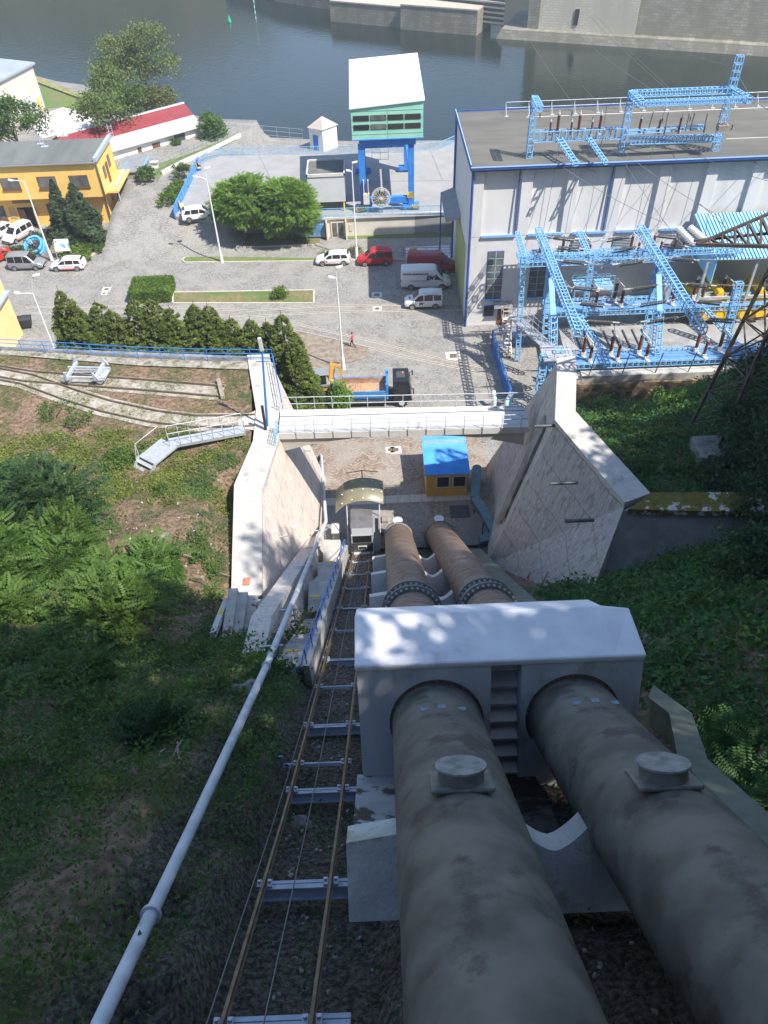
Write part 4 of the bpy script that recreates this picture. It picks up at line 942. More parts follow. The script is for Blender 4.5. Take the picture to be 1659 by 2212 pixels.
for i in range(len(P)-1): b.beam(P[i], P[i+1], .95, .12, up=(0, .6, .8)); b.beam(P[i]-Vector((.1, .15, .3)), P[i+1]-Vector((.1, .15, .3)), .8, .5, up=(0, .6, .8))
rel(b, dd).build('lower_duct', m_duct2, dd)
td = empty('teal_duct', (7, 40, 2)); tag(td, 'dark teal metal duct bending along the foot of the tall right wall', 'duct')
P = [G(1036, 1165, z=3.2), G(1073, 1156, z=3.4), G(1046, 1105, z=2.6), G(1026, 1075, z=1.8), G(1030, 1012, z=1.4)]
b = MB()
for i in range(len(P)-1): b.beam(P[i], P[i+1], .75, .2); b.beam(P[i]-Vector((0, 0, .35)), P[i+1]-Vector((0, 0, .35)), .55, .5)
rel(b, td).build('duct_run', m_duct, td)
rel(MB().cyl(P[4]-Vector((0, 0, 1.4)), P[4]+Vector((0, 0, .1)), .4, n=12), td).build('riser', m_duct, td)
for p in P: rel(MB().beam(p-Vector((0, 0, .5)), Vector((p.x, p.y, -.2)), .1), td).build('support_leg', m_duct, td)
# station car with arched canopy
fc = empty('funicular_car', (-1.75, 41.2, .3)); tag(fc, 'small dark glazed funicular car standing at the lower station', 'funicular car')
cz = Vector((-1.75, 40.3, prof(40.3)+.35)); 
b = MB(); b.bx(-2.6, -.9, 39.5, 42.6, .75, 1.0); rel(b, fc).build('floor_frame', m_galv, fc)
b = MB(); b.bx(-2.55, -.95, 39.75, 39.85, 1.0, 2.0); b.bx(-2.55, -2.47, 39.85, 42.5, 1.0, 1.9); b.bx(-1.03, -.95, 39.85, 42.5, 1.0, 1.9); b.bx(-2.55, -.95, 42.4, 42.5, 1.0, 1.9)
rel(b, fc).build('body_panel', mat('car_panel', (.07, .08, .085), (.11, .12, .12), 4, .4, .4), fc)
b = MB(); b.bx(-2.45, -1.05, 39.8, 39.83, 2.05, 2.75); b.bx(-2.53, -2.5, 40.0, 42.3, 1.95, 2.75); b.bx(-1.0, -.97, 40.0, 42.3, 1.95, 2.75)
rel(b, fc).build('window', m_glass, fc)
b = MB(); 
for x_ in (-2.52, -.98):
    for yv in (39.82, 42.45): b.beam((x_, yv, .95), (x_, yv, 2.85), .09)
rel(b, fc).build('corner_post', m_galv, fc)
rel(MB().bx(-2.6, -.9, 40.5, 42.6, 2.82, 2.9), fc).build('roof', mat('car_roof', (.13, .13, .14), (.18, .18, .19), 2, .5, .2), fc)
rel(MB().hexa([(-2.55, 39.8, 2.75), (-.95, 39.8, 2.75), (-.95, 40.5, 2.75), (-2.55, 40.5, 2.75)], [(-2.5, 40.0, 2.82), (-1, 40.0, 2.82), (-.95, 40.55, 2.88), (-2.55, 40.55, 2.88)]), fc).build('roof_front', mat('car_roof_pale', (.25, .26, .27), rough=.4), fc)
rel(MB().bx(-2.1, -1.4, 39.7, 39.76, 1.35, 1.7), fc).build('number_frame', m_white_metal, fc)
rel(MB().bx(-2.02, -1.48, 39.68, 39.71, 1.43, 1.62), fc).build('grille', m_black, fc)
b = MB(); b.bx(-2.7, -.8, 39.2, 39.5, .55, .85); b.box((-1.75, 39.1, .75), (.5, .15, .12)); rel(b, fc).build('bumper', m_galv, fc)
for x_ in (-2.45, -1.1): rel(MB().cyl((x_-.05, 39.4, .5), (x_+.05, 39.4, .5), .18, n=12), fc).build('wheel', m_gear, fc)
rel(MB().bx(-2.2, -1.3, 40.6, 40.9, 1.05, 1.5), fc).build('seat', mat('seat_wood', (.35, .14, .06), rough=.6), fc)
cn = empty('station_canopy', (-1.7, 43.5, 0)); tag(cn, 'arched olive translucent canopy on thin posts over the station car', 'canopy')
def arc(x): return 3.55+.75*(1-((x+1.55)/2.0)**2)-.0
N_ = 16; V = []; F = []
for j, yv in enumerate((42.0, 44.6)):
    for i in range(N_+1):
        x_ = -3.75+3.75*i/N_; z_ = arc(x_)-(.35 if x_ < -3 else 0)*((-3-x_)/.75); V += [(x_, yv, z_), (x_, yv, z_-.03)]
for i in range(N_):
    a_, c_ = 2*i, 2*(i+N_+1); F += [(a_, a_+2, c_+2, c_), (a_+1, c_+1, c_+3, a_+3), (a_, a_+1, a_+3, a_+2), (c_, c_+2, c_+3, c_+1)]
rel(MB().add(V, F, True), cn).build('canopy_sheet', mat('olive_sheet', (.17, .16, .105), (.22, .21, .14), 2, .4), cn)
b = MB()
for yv in (42.3, 43.3, 44.3):
    for x_ in (-3.2, -2.4, -1.55, -.8, -.15): b.cyl((x_, yv, arc(x_)-.02), (x_, yv, arc(x_)+.025), .05, n=6)
rel(b, cn).build('bolt', m_white, cn)
for x_ in (-2.85, -.35): 
    b = MB(); b.cyl((x_, 42.1, .0), (x_, 42.1, arc(x_)), .05, n=8); b.cyl((x_, 44.5, 0), (x_, 44.5, arc(x_)), .05, n=8); b.cyl((x_, 40.3, 1.0), (x_, 42.1, arc(x_)-.3), .04, n=8); rel(b, cn).build('post', m_galv, cn)
b = MB(); b.tube([(-2.85, 44.55, 4.9), (-1.6, 44.55, 5.1), (-.35, 44.55, 4.9)], .03, n=6); b.cyl((-1.6, 44.55, 4.2), (-1.6, 44.55, 5.15), .04); rel(b, cn).build('top_frame', m_gear, cn)
o = MB().box((0, 0, .6), (.55, .8, 1.2)).box((0, -.3, 1.22), (.6, .9, .05)).build('station_cabinet', m_white_metal, loc=G(727, 1160, z=0)); tag(o, 'pale metal cabinet left of the funicular car', 'cabinet')
o = MB().box((0, 0, .25), (1.3, 1.8, .5)).box((-.1, .3, .6), (.5, .6, .3)).build('concrete_plinth', m_conc_dark, loc=(.15, 43.2, 0)); tag(o, 'low broken concrete plinth at the upper end of the left penstock foot', 'plinth')
# blue-roofed ochre hut
hx0, hx1, hy0, hy1 = 3.6, 7.0, 46.6, 50.3
ht = empty('ochre_hut', (5.3, 48.4, 0)); tag(ht, 'ochre hut with bright blue corrugated roof under the footbridge', 'hut')
rel(MB().hexa([(hx0, hy0, 0), (hx1, hy0, 0), (hx1, hy1, 0), (hx0, hy1, 0)], [(hx0, hy0, 2.75), (hx1, hy0, 2.75), (hx1, hy1, 3.1), (hx0, hy1, 3.1)]), ht).build('wall', m_yellow2, ht)
b = MB(); nr_ = 60; V = []; F = []
for i in range(nr_+1):
    s = i/nr_; yv = hy0-.35+(hy1-hy0+.8)*s; z_ = 2.8+.35*s+(.035 if i % 2 else -.03); V += [(hx0-.15, yv, z_), (hx1+.15, yv, z_), (hx0-.15, yv, z_-.06), (hx1+.15, yv, z_-.06)]
for i in range(nr_): a_ = 4*i; F += [(a_, a_+1, a_+5, a_+4), (a_+2, a_+6, a_+7, a_+3), (a_, a_+4, a_+6, a_+2), (a_+1, a_+3, a_+7, a_+5)]
F += [(0, 2, 3, 1), (4*nr_, 4*nr_+1, 4*nr_+3, 4*nr_+2)]
rel(b.add(V, F), ht).build('roof', mat('blue_roof_sheet', (.03, .25, .68), (.05, .32, .78), 1.2, .42), ht)
for x_ in (hx0+.8, hx0+2.15):
    f = rel(MB().bx(x_, x_+1.15, hy0-.06, hy0-.003, 1.05, 2.3), ht).build('window', m_white_metal, ht)
    rel(MB().bx(x_+.1, x_+1.05, hy0-.075, hy0-.063, 1.15, 2.2), ht).build('pane', m_glass, f)
rel(MB().bx(hx0+.1, hx1-.1, hy0+.1, hy1-.1, -.05, .06), ht).build('plinth', m_gear, ht)
o = MB().bx(-.8, .8, -.7, .7, 0, .03).build('floor_grating', m_gear, loc=G(993, 1105, z=.02)); tag(o, 'dark floor grating between the penstock foot and the teal duct', 'grating')
# ================================================================ POWERHOUSE
ph = empty('powerhouse', (34, 80, 0)); tag(ph, 'long pale powerhouse hall with flat grey roof and blue trim', 'building')
X0, X1, Y0, Y1, ZT = 9.65, 62.0, 73.4, 88.8, 16.55
def P_(mb, name, m, parent=ph, root=ph, bevel=0): return rel(mb, root).build(name, m, parent, bevel=bevel)
P_(MB().bx(X0, X1, Y0, Y1, -.3, ZT), 'wall', m_facade)
b = MB()
for x_ in (9.66, 14.3, 18.65, 23.05, 27.4, 31.8, 36.2, 40.6, 45.0, 49.4): b.bx(x_, x_+1.05, Y0-.32, Y0-.002, 10.0, ZT-.004)
b.bx(X0+.002, X1, Y0-.3, Y0-.003, -.3, 10.0)
P_(b, 'pilaster_and_base_wall', m_facade)
b = MB(); b.bx(X0-.25, X1+.3, 72.55, 87.7, ZT, 17.0)
P_(b, 'roof', m_roofgrey)
b = MB(); b.bx(X0-.33, X1+.3, 72.42, 72.55, 16.75, 17.06); b.bx(X0-.38, X0-.25, 72.42, 87.75, 16.7, 17.25); b.bx(X0-.25, X1, 87.7, 87.8, 16.8, 17.15)
P_(b, 'gutter', m_navy)
b = MB(); b.bx(X0-.36, X0-.3, 72.40, 87.75, 17.25, 17.29); b.bx(X0-.36, X1, 72.38, 72.41, 16.98, 17.08); P_(b, 'gutter_lip', mat('pale_blue_lip', (.45, .62, .85), rough=.4))
P_(MB().tube([(X0-.1, Y0-.55, 16.7), (X0-.05, Y0-.45, 16.2), (X0-.05, Y0-.45, 0)], .13, n=8), 'downpipe', m_navy); P_(MB().tube([(X0-.1, 88.6, 16.6), (X0-.1, 88.6, 0)], .14, n=8), 'downpipe', m_navy)
for x_ in (14.05, 22.8): P_(MB().tube([(x_, Y0-.2, 16.6), (x_, Y0-.45, 10.2)], .07, n=6), 'downpipe', m_navy)
for x_ in (10.75, 15.4, 19.75, 24.15, 28.5, 32.9, 37.3): P_(MB().bx(x_, x_+3.45, Y0-.50, Y0-.30, 9.95, 10.18), 'sill', mat('blue_sill', (.25, .42, .72), rough=.4) if x_ == 10.75 else bpy.data.materials['blue_sill'])
for x_ in (11.55, 16.0):
    f = P_(MB().bx(x_, x_+1.65, Y0-.36, Y0-.30, 3.15, 8.45), 'window', m_navy)
    P_(MB().bx(x_+.06, x_+1.59, Y0-.375, Y0-.362, 3.22, 8.38), 'pane', m_glass2, f)
    g = MB(); g.bx(x_+.8, x_+.86, Y0-.39, Y0-.376, 3.2, 8.4)
    for k in range(1, 7): g.bx(x_+.06, x_+1.59, Y0-.39, Y0-.377, 3.2+k*.74, 3.25+k*.74)
    P_(g, 'glazing_bars', mat('pale_blue_bars', (.35, .48, .62), rough=.5) if x_ == 11.55 else bpy.data.materials['pale_blue_bars'], f)
    P_(MB().bx(x_-.1, x_+1.75, Y0-.55, Y0-.3, 3.0, 3.13), 'sill', m_blue)
for x_ in (19.9, 24.0): 
    g = MB(); g.bx(x_, x_+1.9, Y0-.36, Y0-.30, 8.0, 9.3); f = P_(g, 'louvre_window', m_gear)
    g = MB()
    for k in range(7): g.bx(x_+.05, x_+1.85, Y0-.4, Y0-.365, 8.1+k*.17, 8.16+k*.17)
    P_(g, 'slats', m_galv, f)
f = P_(MB().bx(11.5, 12.6, Y0-.36, Y0-.3, 1.1, 2.4), 'window', m_navy); P_(MB().bx(11.57, 12.53, Y0-.38, Y0-.362, 1.17, 2.33), 'pane', m_glass, f)
f = P_(MB().bx(13.0, 14.1, Y0-.37, Y0-.3, 0, 2.3), 'door', mat('brown_door', (.14, .05, .03), (.19, .08, .05), 3)); P_(MB().cyl((13.15, Y0-.45, 1.1), (13.15, Y0-.37, 1.1), .04), 'handle', m_galv, f)
b = MB(); nn = 14
for i in range(nn): b.hexa([(12.55+i*.135, Y0-1.1, 2.45), (12.63+i*.135, Y0-1.1, 2.45), (12.63+i*.135, Y0-.3, 2.75), (12.55+i*.135, Y0-.3, 2.75)], [(12.55+i*.135, Y0-1.1, 2.52), (12.63+i*.135, Y0-1.1, 2.52), (12.63+i*.135, Y0-.3, 2.82), (12.55+i*.135, Y0-.3, 2.82)])
b.hexa([(12.5, Y0-1.15, 2.4), (14.45, Y0-1.15, 2.4), (14.45, Y0-.3, 2.7), (12.5, Y0-.3, 2.7)], [(12.5, Y0-1.15, 2.44), (14.45, Y0-1.15, 2.44), (14.45, Y0-.3, 2.74), (12.5, Y0-.3, 2.74)])
P_(b, 'door_canopy', m_greyroof)
# side gate, its big sloping canopy, corner blue frame
P_(MB().bx(X0-.07, X0-.003, 76.2, 85.5, 0, 7.6), 'gate', mat('yellow_green_gate', (.30, .34, .12), (.36, .40, .16), .8, .7))
P_(MB().hexa([(8.0, 81.6, 7.7), (X0, 81.6, 8.1), (X0, 88.7, 8.3), (8.0, 88.7, 7.9)], [(8.0, 81.6, 7.9), (X0, 81.6, 8.5), (X0, 88.7, 8.7), (8.0, 88.7, 8.1)]), 'side_canopy', m_greyroof)
P_(MB().bx(8.0, 8.15, 88.5, 88.65, 0, 7.8), 'canopy_post', m_navy)
P_(MB().bx(8.2, X0-.08, 84.9, 85.2, 6.6, 7.6), 'gate_housing', m_white_metal)
# roof furniture
for (u, v) in ((1166, 255), (1235, 250), (1280, 262), (1430, 265), (1490, 262), (1555, 252), (1580, 280), (1253, 288)): p = G(u, v, z=17.0); P_(MB().cyl(p, p+Vector((0, 0, .45)), .06, n=6), 'roof_vent', m_gear)
p0, p1 = G(1088, 237, z=17.0), G(1700, 222, z=17.0); b = MB()
rl = [Vector((p0.x, 86.6, 17.0)), Vector((60, 86.6, 17.0))]
for h in (.55, 1.1): b.tube([q+Vector((0, 0, h)) for q in rl], .035, n=6)
for k in range(20): q = rl[0].lerp(rl[1], k/19); b.cyl(q, q+Vector((0, 0, 1.1)), .03, n=6); b.tube([q+Vector((0, 0, .9)), q+Vector((0, -.9, .02))], .025, n=5); b.box(q+Vector((0, -.95, .03)), (.4, .25, .06))
P_(b, 'roof_railing', m_galv)
P_(MB().bx(p0.x+2, 60, 85.2, 85.32, 17.003, 17.02), 'roof_line', m_cream)
P_(MB().bx(34.5, 60, 77.0, 77.1, 17.003, 17.02), 'roof_line', m_cream)

# ================================================================ roof gantry (light blue lattice) and porcelain
def blue_lat(root, name, p, q, w, h, n, t=.072, up=(0, 0, 1), diag=False):
    return rel(MB().lattice(p, q, w, h, n, up=up, t=t, diag=diag), root).build(name, m_blue, root)
rg = empty('roof_gantry', (23.6, 74.6, 17)); tag(rg, 'light blue lattice busbar gantry on the powerhouse roof', 'gantry')
gy = 74.3
blue_lat(rg, 'column', (14.95, gy, 17), (14.95, gy, 22.3), .5, .45, 9)
blue_lat(rg, 'column', (23.6, gy, 17), (23.6, gy, 22.4), .5, .45, 9)
blue_lat(rg, 'column', (32.5, gy, 17), (32.5, gy, 24.9), .55, .5, 13)
blue_lat(rg, 'bracket_arm', (14.95, gy, 22.1), (14.95, gy-2.6, 22.1), .55, .4, 6)
blue_lat(rg, 'crossbeam', (23.6, gy, 22.2), (32.5, gy, 22.2), .55, .45, 20)
blue_lat(rg, 'crossbeam', (24.3, gy-2.3, 22.1), (33.1, gy-2.3, 22.1), .4, .4, 24)
blue_lat(rg, 'side_beam', (23.6, gy, 22.2), (23.9, gy-2.6, 22.1), .5, .45, 5)
blue_lat(rg, 'side_beam', (32.5, gy, 22.2), (33.2, gy-2.6, 22.1), .5, .45, 5)
blue_lat(rg, 'lower_beam', (15.2, gy, 18.9), (23.4, gy, 18.9), .5, .9, 14)
blue_lat(rg, 'lower_beam', (23.8, gy+.1, 18.9), (31.4, gy+1.6, 18.6), .35, .3, 4)
blue_lat(rg, 'lower_beam', (24.0, gy-.9, 18.5), (32.4, gy-.5, 18.3), .45, .5, 22)
blue_lat(rg, 'outrigger', (17.5, gy, 18.7), (18.6, gy-3.6, 17.6), .5, .22, 9)
blue_lat(rg, 'outrigger', (20.2, gy, 18.7), (21.3, gy-3.6, 17.6), .32, .22, 9)
rel(MB().box((31.9, gy-1.6, 19.6), (.9, .7, .5)), rg).build('steel_box', m_deadwood, rg)

def insulator(h=1.6, r=.13, two=False, mt=m_brown_ins, ribs=14):
    e = empty('post_insulator'); b = MB(); b.box((0, 0, .12), (.32, .32, .24)); b.build('base', m_white_metal, e)
    prf_ = [(0, r*.55)]
    for k in range(ribs): t0 = .24+(h-.4)*k/ribs; d = (h-.4)/ribs; prf_ += [(t0+.02*d, r*.6), (t0+.45*d, r), (t0+.6*d, r), (t0+.95*d, r*.6)]
    prf_.append((h-.15, r*.55)); MB().lathe(prf_, (0, 0, 0), (0, 0, 1), n=10).build('porcelain', mt, e)
    MB().cyl((0, 0, h-.16), (0, 0, h), r*.75, n=8).cyl((0, 0, h), (0, 0, h+.18), r*.35, n=6).build('cap', m_white_metal, e)
    return e
ins0 = insulator(); insn = 0
def put_ins(p, s, label, group, lean=(0, 0)):
    global insn
    o = ins0 if insn == 0 else copy_tree(ins0); insn += 1
    o.location = p; o.scale = (s, s, s); o.rotation_euler = (lean[0], lean[1], 0); tag(o, label, 'insulator', group); return o
g1 = 'brown insulators on the roof gantry'
tops = []
for i, (u, v, s) in enumerate(((1187, 292, .8), (1203, 290, 1.15), (1232, 292, .8), (1248, 290, 1.15), (1276, 292, .8), (1293, 290, 1.15))):
    p = G(u, v, y=gy); put_ins(p, s, ('short' if s < 1 else 'tall')+' brown insulator of the '+('first', 'second', 'third')[i//2]+' pair from the left on the roof gantry', g1); tops.append(p+Vector((0, 0, 1.75*s)))
for i, (u, v, s) in enumerate(((1379, 290, .95), (1421, 290, .9), (1465, 288, .95))):
    p = G(u, v, y=gy+.8); put_ins(p, s, 'dark insulator on the thin rear beam of the roof gantry, '+('left', 'middle', 'right')[i]+' one of three', g1)
# suspension strings
def string(p, q, r=.09, n=16, label='', group=None, mt=m_grey_ins):
    p, q = Vector(p), Vector(q); L = (q-p).length; d = (q-p).normalized(); e = empty('insulator_string', p)
    prf_ = [(.12, r*.35)]
    for k in range(n): t0 = .15+(L-.3)*k/n; dd_ = (L-.3)/n; prf_ += [(t0+.05*dd_, r*.4), (t0+.45*dd_, r), (t0+.6*dd_, r*.9), (t0+.95*dd_, r*.4)]
    rel(MB().lathe(prf_, p, q, n=8), e).build('discs', mt, e)
    rel(MB().cyl(p, p+d*.16, .03, n=5), e).build('end_fitting', m_white_metal, e); rel(MB().cyl(q-d*.16, q, .03, n=5), e).build('end_fitting', m_white_metal, e)
    tag(e, label, 'insulator', group); return e
g2 = 'suspension strings below the roof gantry beam'
for i, (u, v, u2, v2) in enumerate(((1413, 238, 1401, 280), (1446, 238, 1433, 295), (1491, 240, 1480, 287), (1530, 240, 1519, 290), (1503, 238, 1490, 285))):
    yy = gy-.8*(i % 2); string(G(u, v, y=yy), G(u2, v2, y=yy), .1, 16, 'grey hanging insulator string under the roof gantry beam, %s from the left' % ('first', 'second', 'fourth', 'last', 'fifth')[i], g2)

# ================================================================ SWITCHYARD
sheet('switchyard_ground', [(17.7, 57.9), (60, 57.3), (60, 73.0), (18.6, 73.0)], mat('switchyard_concrete', (.24, .24, .235), (.34, .335, .325), .6, .9, bump=.2, c3=(.16, .155, .145), s3=.5), h=3.0)
sl_ = MB(); sl_.bx(18.4, 60, 57.25, 58.15, 3.0, 4.0); sl_.bx(17.3, 60, 57.3, 57.9, -1, 3.6); o = sl_.build('switchyard_parapet', m_conc); tag(o, 'weathered concrete parapet wall along the near edge of the switchyard', 'wall')
o = MB().bx(17.5, 60, 57.0, 57.26, -.6, 3.3).build('stained_retaining_wall', mat('stained_wall', (.05, .04, .03), (.16, .12, .08), 1.5, .95, bump=.5, c3=(.34, .24, .14), s3=.45, w3=(.5, .6), stretch=(1, 1, 2))); tag(o, 'brown stained retaining wall below the switchyard parapet', 'wall')
fe = empty('chain_fence', (30, 57.5, 4)); tag(fe, 'dark post and mesh fence standing on the switchyard parapet', 'fence')
b = MB()
for k in range(14): b.beam((19+k*3.0, 57.4, 3.9), (19.3+k*3.0, 57.4, 6.1), .07)
for z_ in (4.3, 5.2, 6.0): b.tube([(19, 57.4, z_), (58, 57.4, z_)], .012, n=4)
rel(b, fe).build('post', m_gear, fe)
sw = empty('switchyard_steelwork', (22, 66, 3)); tag(sw, 'light blue lattice steel portals and platforms of the switchyard', 'steelwork')
S_ = lambda *a, **k: blue_lat(sw, *a, **k)
# big longitudinal beams
S_('longitudinal_beam', (15.75, 51.9, 12), (15.65, 69.8, 12), .56, .62, 32, t=.075)
S_('longitudinal_beam', (25.35, 51.5, 12), (25.15, 69.4, 12), .56, .62, 32, t=.075)
# left outer portal
S_('column', (14.2, 66.0, .3), (13.75, 66.2, 11), .42, .4, 16)
S_('arm', (13.85, 66.2, 11), (14.0, 71.4, 11), .4, .4, 9)
S_('cross_beam', (13.9, 66.4, 11), (34, 66.4, 11), .35, .5, 44, t=.07)
S_('arm', (19.9, 66.5, 11), (19.9, 71.0, 11), .4, .4, 8)
S_('column', (20.3, 66.2, 4.8), (20.1, 66.2, 11), .4, .4, 10)
# A-frame columns carrying the long beams
for x_, x2_ in ((15.7, 25.3),):
    pass
for bx0 in (15.7, 25.3):
    S_('column', (bx0+.3, 62.5, 3.0), (bx0, 63.2, 11.6), .62, .45, 11, t=.085)
    S_('column', (bx0+.6, 59.8, 3.0), (bx0+.2, 61.0, 8.2), .6, .45, 8, t=.085)
    b = MB(); b.beam((bx0, 63.4, 11.6), (bx0+.2, 61.0, 8.2), .5, .12); b.beam((bx0, 63.0, 8.5), (bx0, 63.0, 11.6), .5, .3); rel(b, sw).build('gusset_plate', m_blue, sw)
S_('column', (16.3, 57.8, -.0), (16.2, 58.4, 6.2), .7, .6, 9, t=.09)
S_('column', (14.7, 57.2, 0), (14.8, 57.9, 6.0), .6, .5, 9, t=.09)
S_('column', (33.2, 62.5, 3), (33.0, 63, 9.5), .6, .5, 10, t=.1)
# transverse decks: three rows of platform girders
m_bluedeck = mat('blue_platform_deck', (.08, .20, .42), (.14, .30, .54), 1.4, .6)
def platform(x0, x1, yv, z_, w_=1.5, n=40, nm='platform'):
    rel(MB().bx(x0, x1, yv-w_/2, yv+w_/2, z_-.06, z_), sw).build(nm+'_deck', m_bluedeck, sw)
    S_(nm+'_girder', (x0, yv-w_/2, z_-.25), (x1, yv-w_/2, z_-.25), .25, .45, n, t=.06)
    S_(nm+'_girder', (x0, yv+w_/2, z_+.1), (x1, yv+w_/2, z_+.1), .25, .4, n, t=.06)
platform(14.3, 34.5, 71.4, 8.4, 1.5, 44, 'upper_platform')
platform(16.6, 40, 67.3, 5.2, 1.7, 48, 'middle_platform')
platform(17.9, 42, 59.8, 4.2, 1.6, 48, 'lower_platform')
rel(MB().bx(20.0, 23.8, 69.6, 71.2, 5.9, 6.0), sw).build('maintenance_deck', m_blue, sw)
rel(MB().bx(20.0, 23.8, 69.55, 69.62, 5.6, 6.1), sw).build('maintenance_deck_edge', mat('pale_blue_edge', (.40, .62, .85), rough=.5), sw)
b = MB()
for x_ in (20.0, 21.3, 22.5, 23.8): b.beam((x_, 69.6, 6.0), (x_, 69.6, 7.1), .05); b.beam((x_, 71.1, 6.0), (x_, 71.1, 7.1), .05)
for z_ in (6.55, 7.1): b.beam((20, 69.6, z_), (23.8, 69.6, z_), .05); b.beam((20, 71.1, z_), (23.8, 71.1, z_), .05)
b.beam((20.0, 69.6, 3.0), (20.0, 69.6, 6), .12); b.beam((23.8, 69.6, 3.0), (23.8, 69.6, 6), .12); b.beam((20, 71, 8.3), (23.8, 69.6, 6), .06); b.beam((23.8, 71, 8.3), (20, 69.6, 6), .06)
rel(b, sw).build('deck_railing', m_blue, sw)
rel(MB().bx(28.2, 28.9, 67.6, 68.6, 3.0, 7.0), sw).build('control_cabinet', mat('grey_blue_cabinet', (.30, .36, .42), (.36, .42, .48), 2, .6), sw)
S_('walkway_beam', (21.2, 60.5, 4.0), (19.6, 66.5, 5.0), .35, .35, 14)
S_('walkway_beam', (34, 60.5, 4.0), (32.0, 67.0, 5.0), .35, .35, 14)
b = MB()
for k in range(8): b.bx(19.6+k*.95, 19.72+k*.95, 61.2, 66.2, 3.03, 3.12)
rel(b, sw).build('cable_trench_cover', m_gear, sw)
# rows of brown insulators
rows = [('upper platform', 71.4, 8.4, [1172, 1221, 1265, 1370, 1418, 1466], 500, 1.0), ('middle platform', 67.5, 5.3, [1217, 1274, 1328, 1437, 1498, 1556], 640, 1.15), ('lower platform', 59.8, 4.3, [1263, 1322, 1383, 1506, 1556], 745, 1.1)]
nm_ = ('first', 'second', 'third', 'fourth', 'fifth', 'sixth')
itops = {}
for rn, yv, zb_, us, v0, s in rows:
    for i, u in enumerate(us):
        d = fwd + cr*(u-PW/2)/FPX - cu*(v0-PH/2)/FPX
        p = G(u, v0, y=yv+.5); p.z = zb_
        put_ins(p, s*1.15, 'rear brown insulator of the %s pair from the left on the %s' % (nm_[i], rn), 'brown insulators in the switchyard')
        q = p+Vector((.42, -1.0, -.0)); put_ins(q, s, 'front brown insulator of the %s pair from the left on the %s' % (nm_[i], rn), 'brown insulators in the switchyard')
        o = empty('disconnector', p)
        for nm_p, mb_ in (('top_link', MB().beam(p+Vector((0, 0, 1.95*s*1.0)), q+Vector((0, 0, 1.75*s)), .07)), ('base_bar', MB().beam(p+Vector((-.2, .3, -.15)), q+Vector((.2, -.4, -.15)), .3, .25)), ('contact_arm', MB().beam(q+Vector((0, 0, .9*s)), q+Vector((.9, 0, .95*s)), .05))): rel(mb_, o).build(nm_p, m_white_metal, o)
        tag(o, 'pale linkage of the %s insulator pair from the left on the %s' % (nm_[i], rn), 'disconnector', 'disconnector frames')
        itops[(rn, i)] = p+Vector((0, 0, 2.1*s))
# strain strings tied to the long beams
FN = ('farthest', 'second farthest', 'third farthest', 'third nearest', 'second nearest', 'nearest')
seg = [('left', 15.9, 1, [68.6, 66.6, 64.0, 59.2, 56.6, 53.8]), ('right', 25.5, 1, [68.2, 66.2, 63.6, 59.0, 56.2, 53.4]), ('right', 25.0, -1, [68.2, 66.0, 63.4, 59.0, 56.4, 53.8])]
strain_end = []
for side, x_, sgn, ysv in seg:
    for i, yv in enumerate(ysv):
        for dz in (0, .28):
            p = Vector((x_+.9*sgn, yv, 12.0-.1)); q = p+Vector((2.3*sgn, .15, -.35-dz*.3)); p = p+Vector((0, dz*.6, -dz)); q = q+Vector((0, dz*.6, -dz))
            string(p, q, .11, 17, '%s string of the %s pair on the %s side of the %s long beam' % ('lower' if dz else 'upper', FN[i], 'right' if sgn > 0 else 'left', side), 'strain insulator strings')
        o = MB().tube([(x_+.3*sgn, yv, 12), (x_+.95*sgn, yv, 11.8)], .02, n=4).beam(q+Vector((0, 0, .25)), q+Vector((.5*sgn, 0, .2)), .08).build('string_fitting', m_white_metal); tag(o, 'yoke of the %s string pair, %s side of the %s long beam' % (FN[i], 'right' if sgn > 0 else 'left', side), 'fitting', 'string fittings')
        strain_end.append((sgn, q+Vector((.5*sgn, 0, .3))))
# conductors between the two beams and beyond
L_ = [p for s, p in strain_end[:6]]; M_ = [p for s, p in strain_end[12:]]; N2 = [p for s, p in strain_end[6:12]]
def wire(P, r, label, grp='overhead wires', nm='wire'):
    o = MB().tube(P, r, n=5).build(nm, m_wire); tag(o, label, 'wire', grp); return o
def sag(a, b_, s, n=10): a, b_ = Vector(a), Vector(b_); return [a.lerp(b_, i/n)-Vector((0, 0, s*4*(i/n)*(1-i/n))) for i in range(n+1)]
for i in range(6):
    wire(sag(L_[i], M_[i], .35), .022, '%s slack conductor strung between the two long blue beams' % FN[i], 'conductors between the beams')
    wire(sag(N2[i], N2[i]+Vector((11, 0, .3)), .35), .022, '%s slack conductor running right from the right long blue beam' % FN[i], 'conductors beyond the beams')
# droppers from roof insulators to the switchyard
dn = [((1237, 480), 0), ((1282, 480), 1), ((1325, 480), 2)]
for i, p in enumerate(tops[1::2]):
    q = itops[('upper platform', i)]; wire(sag(p+Vector((.1, -1.2, -1.2)), q, .9), .024, '%s dropper cable from the left, hanging from roof gantry down the facade' % nm_[i], 'dropper cables')
for i, (u, v) in enumerate(((1415, 330), (1465, 335), (1520, 330))):
    p = G(u, 300, y=gy-1.5); q = itops[('upper platform', 3+i)]; wire(sag(p, q, .6), .024, '%s dropper cable from the left, hanging from roof gantry down the facade' % nm_[3+i], 'dropper cables')
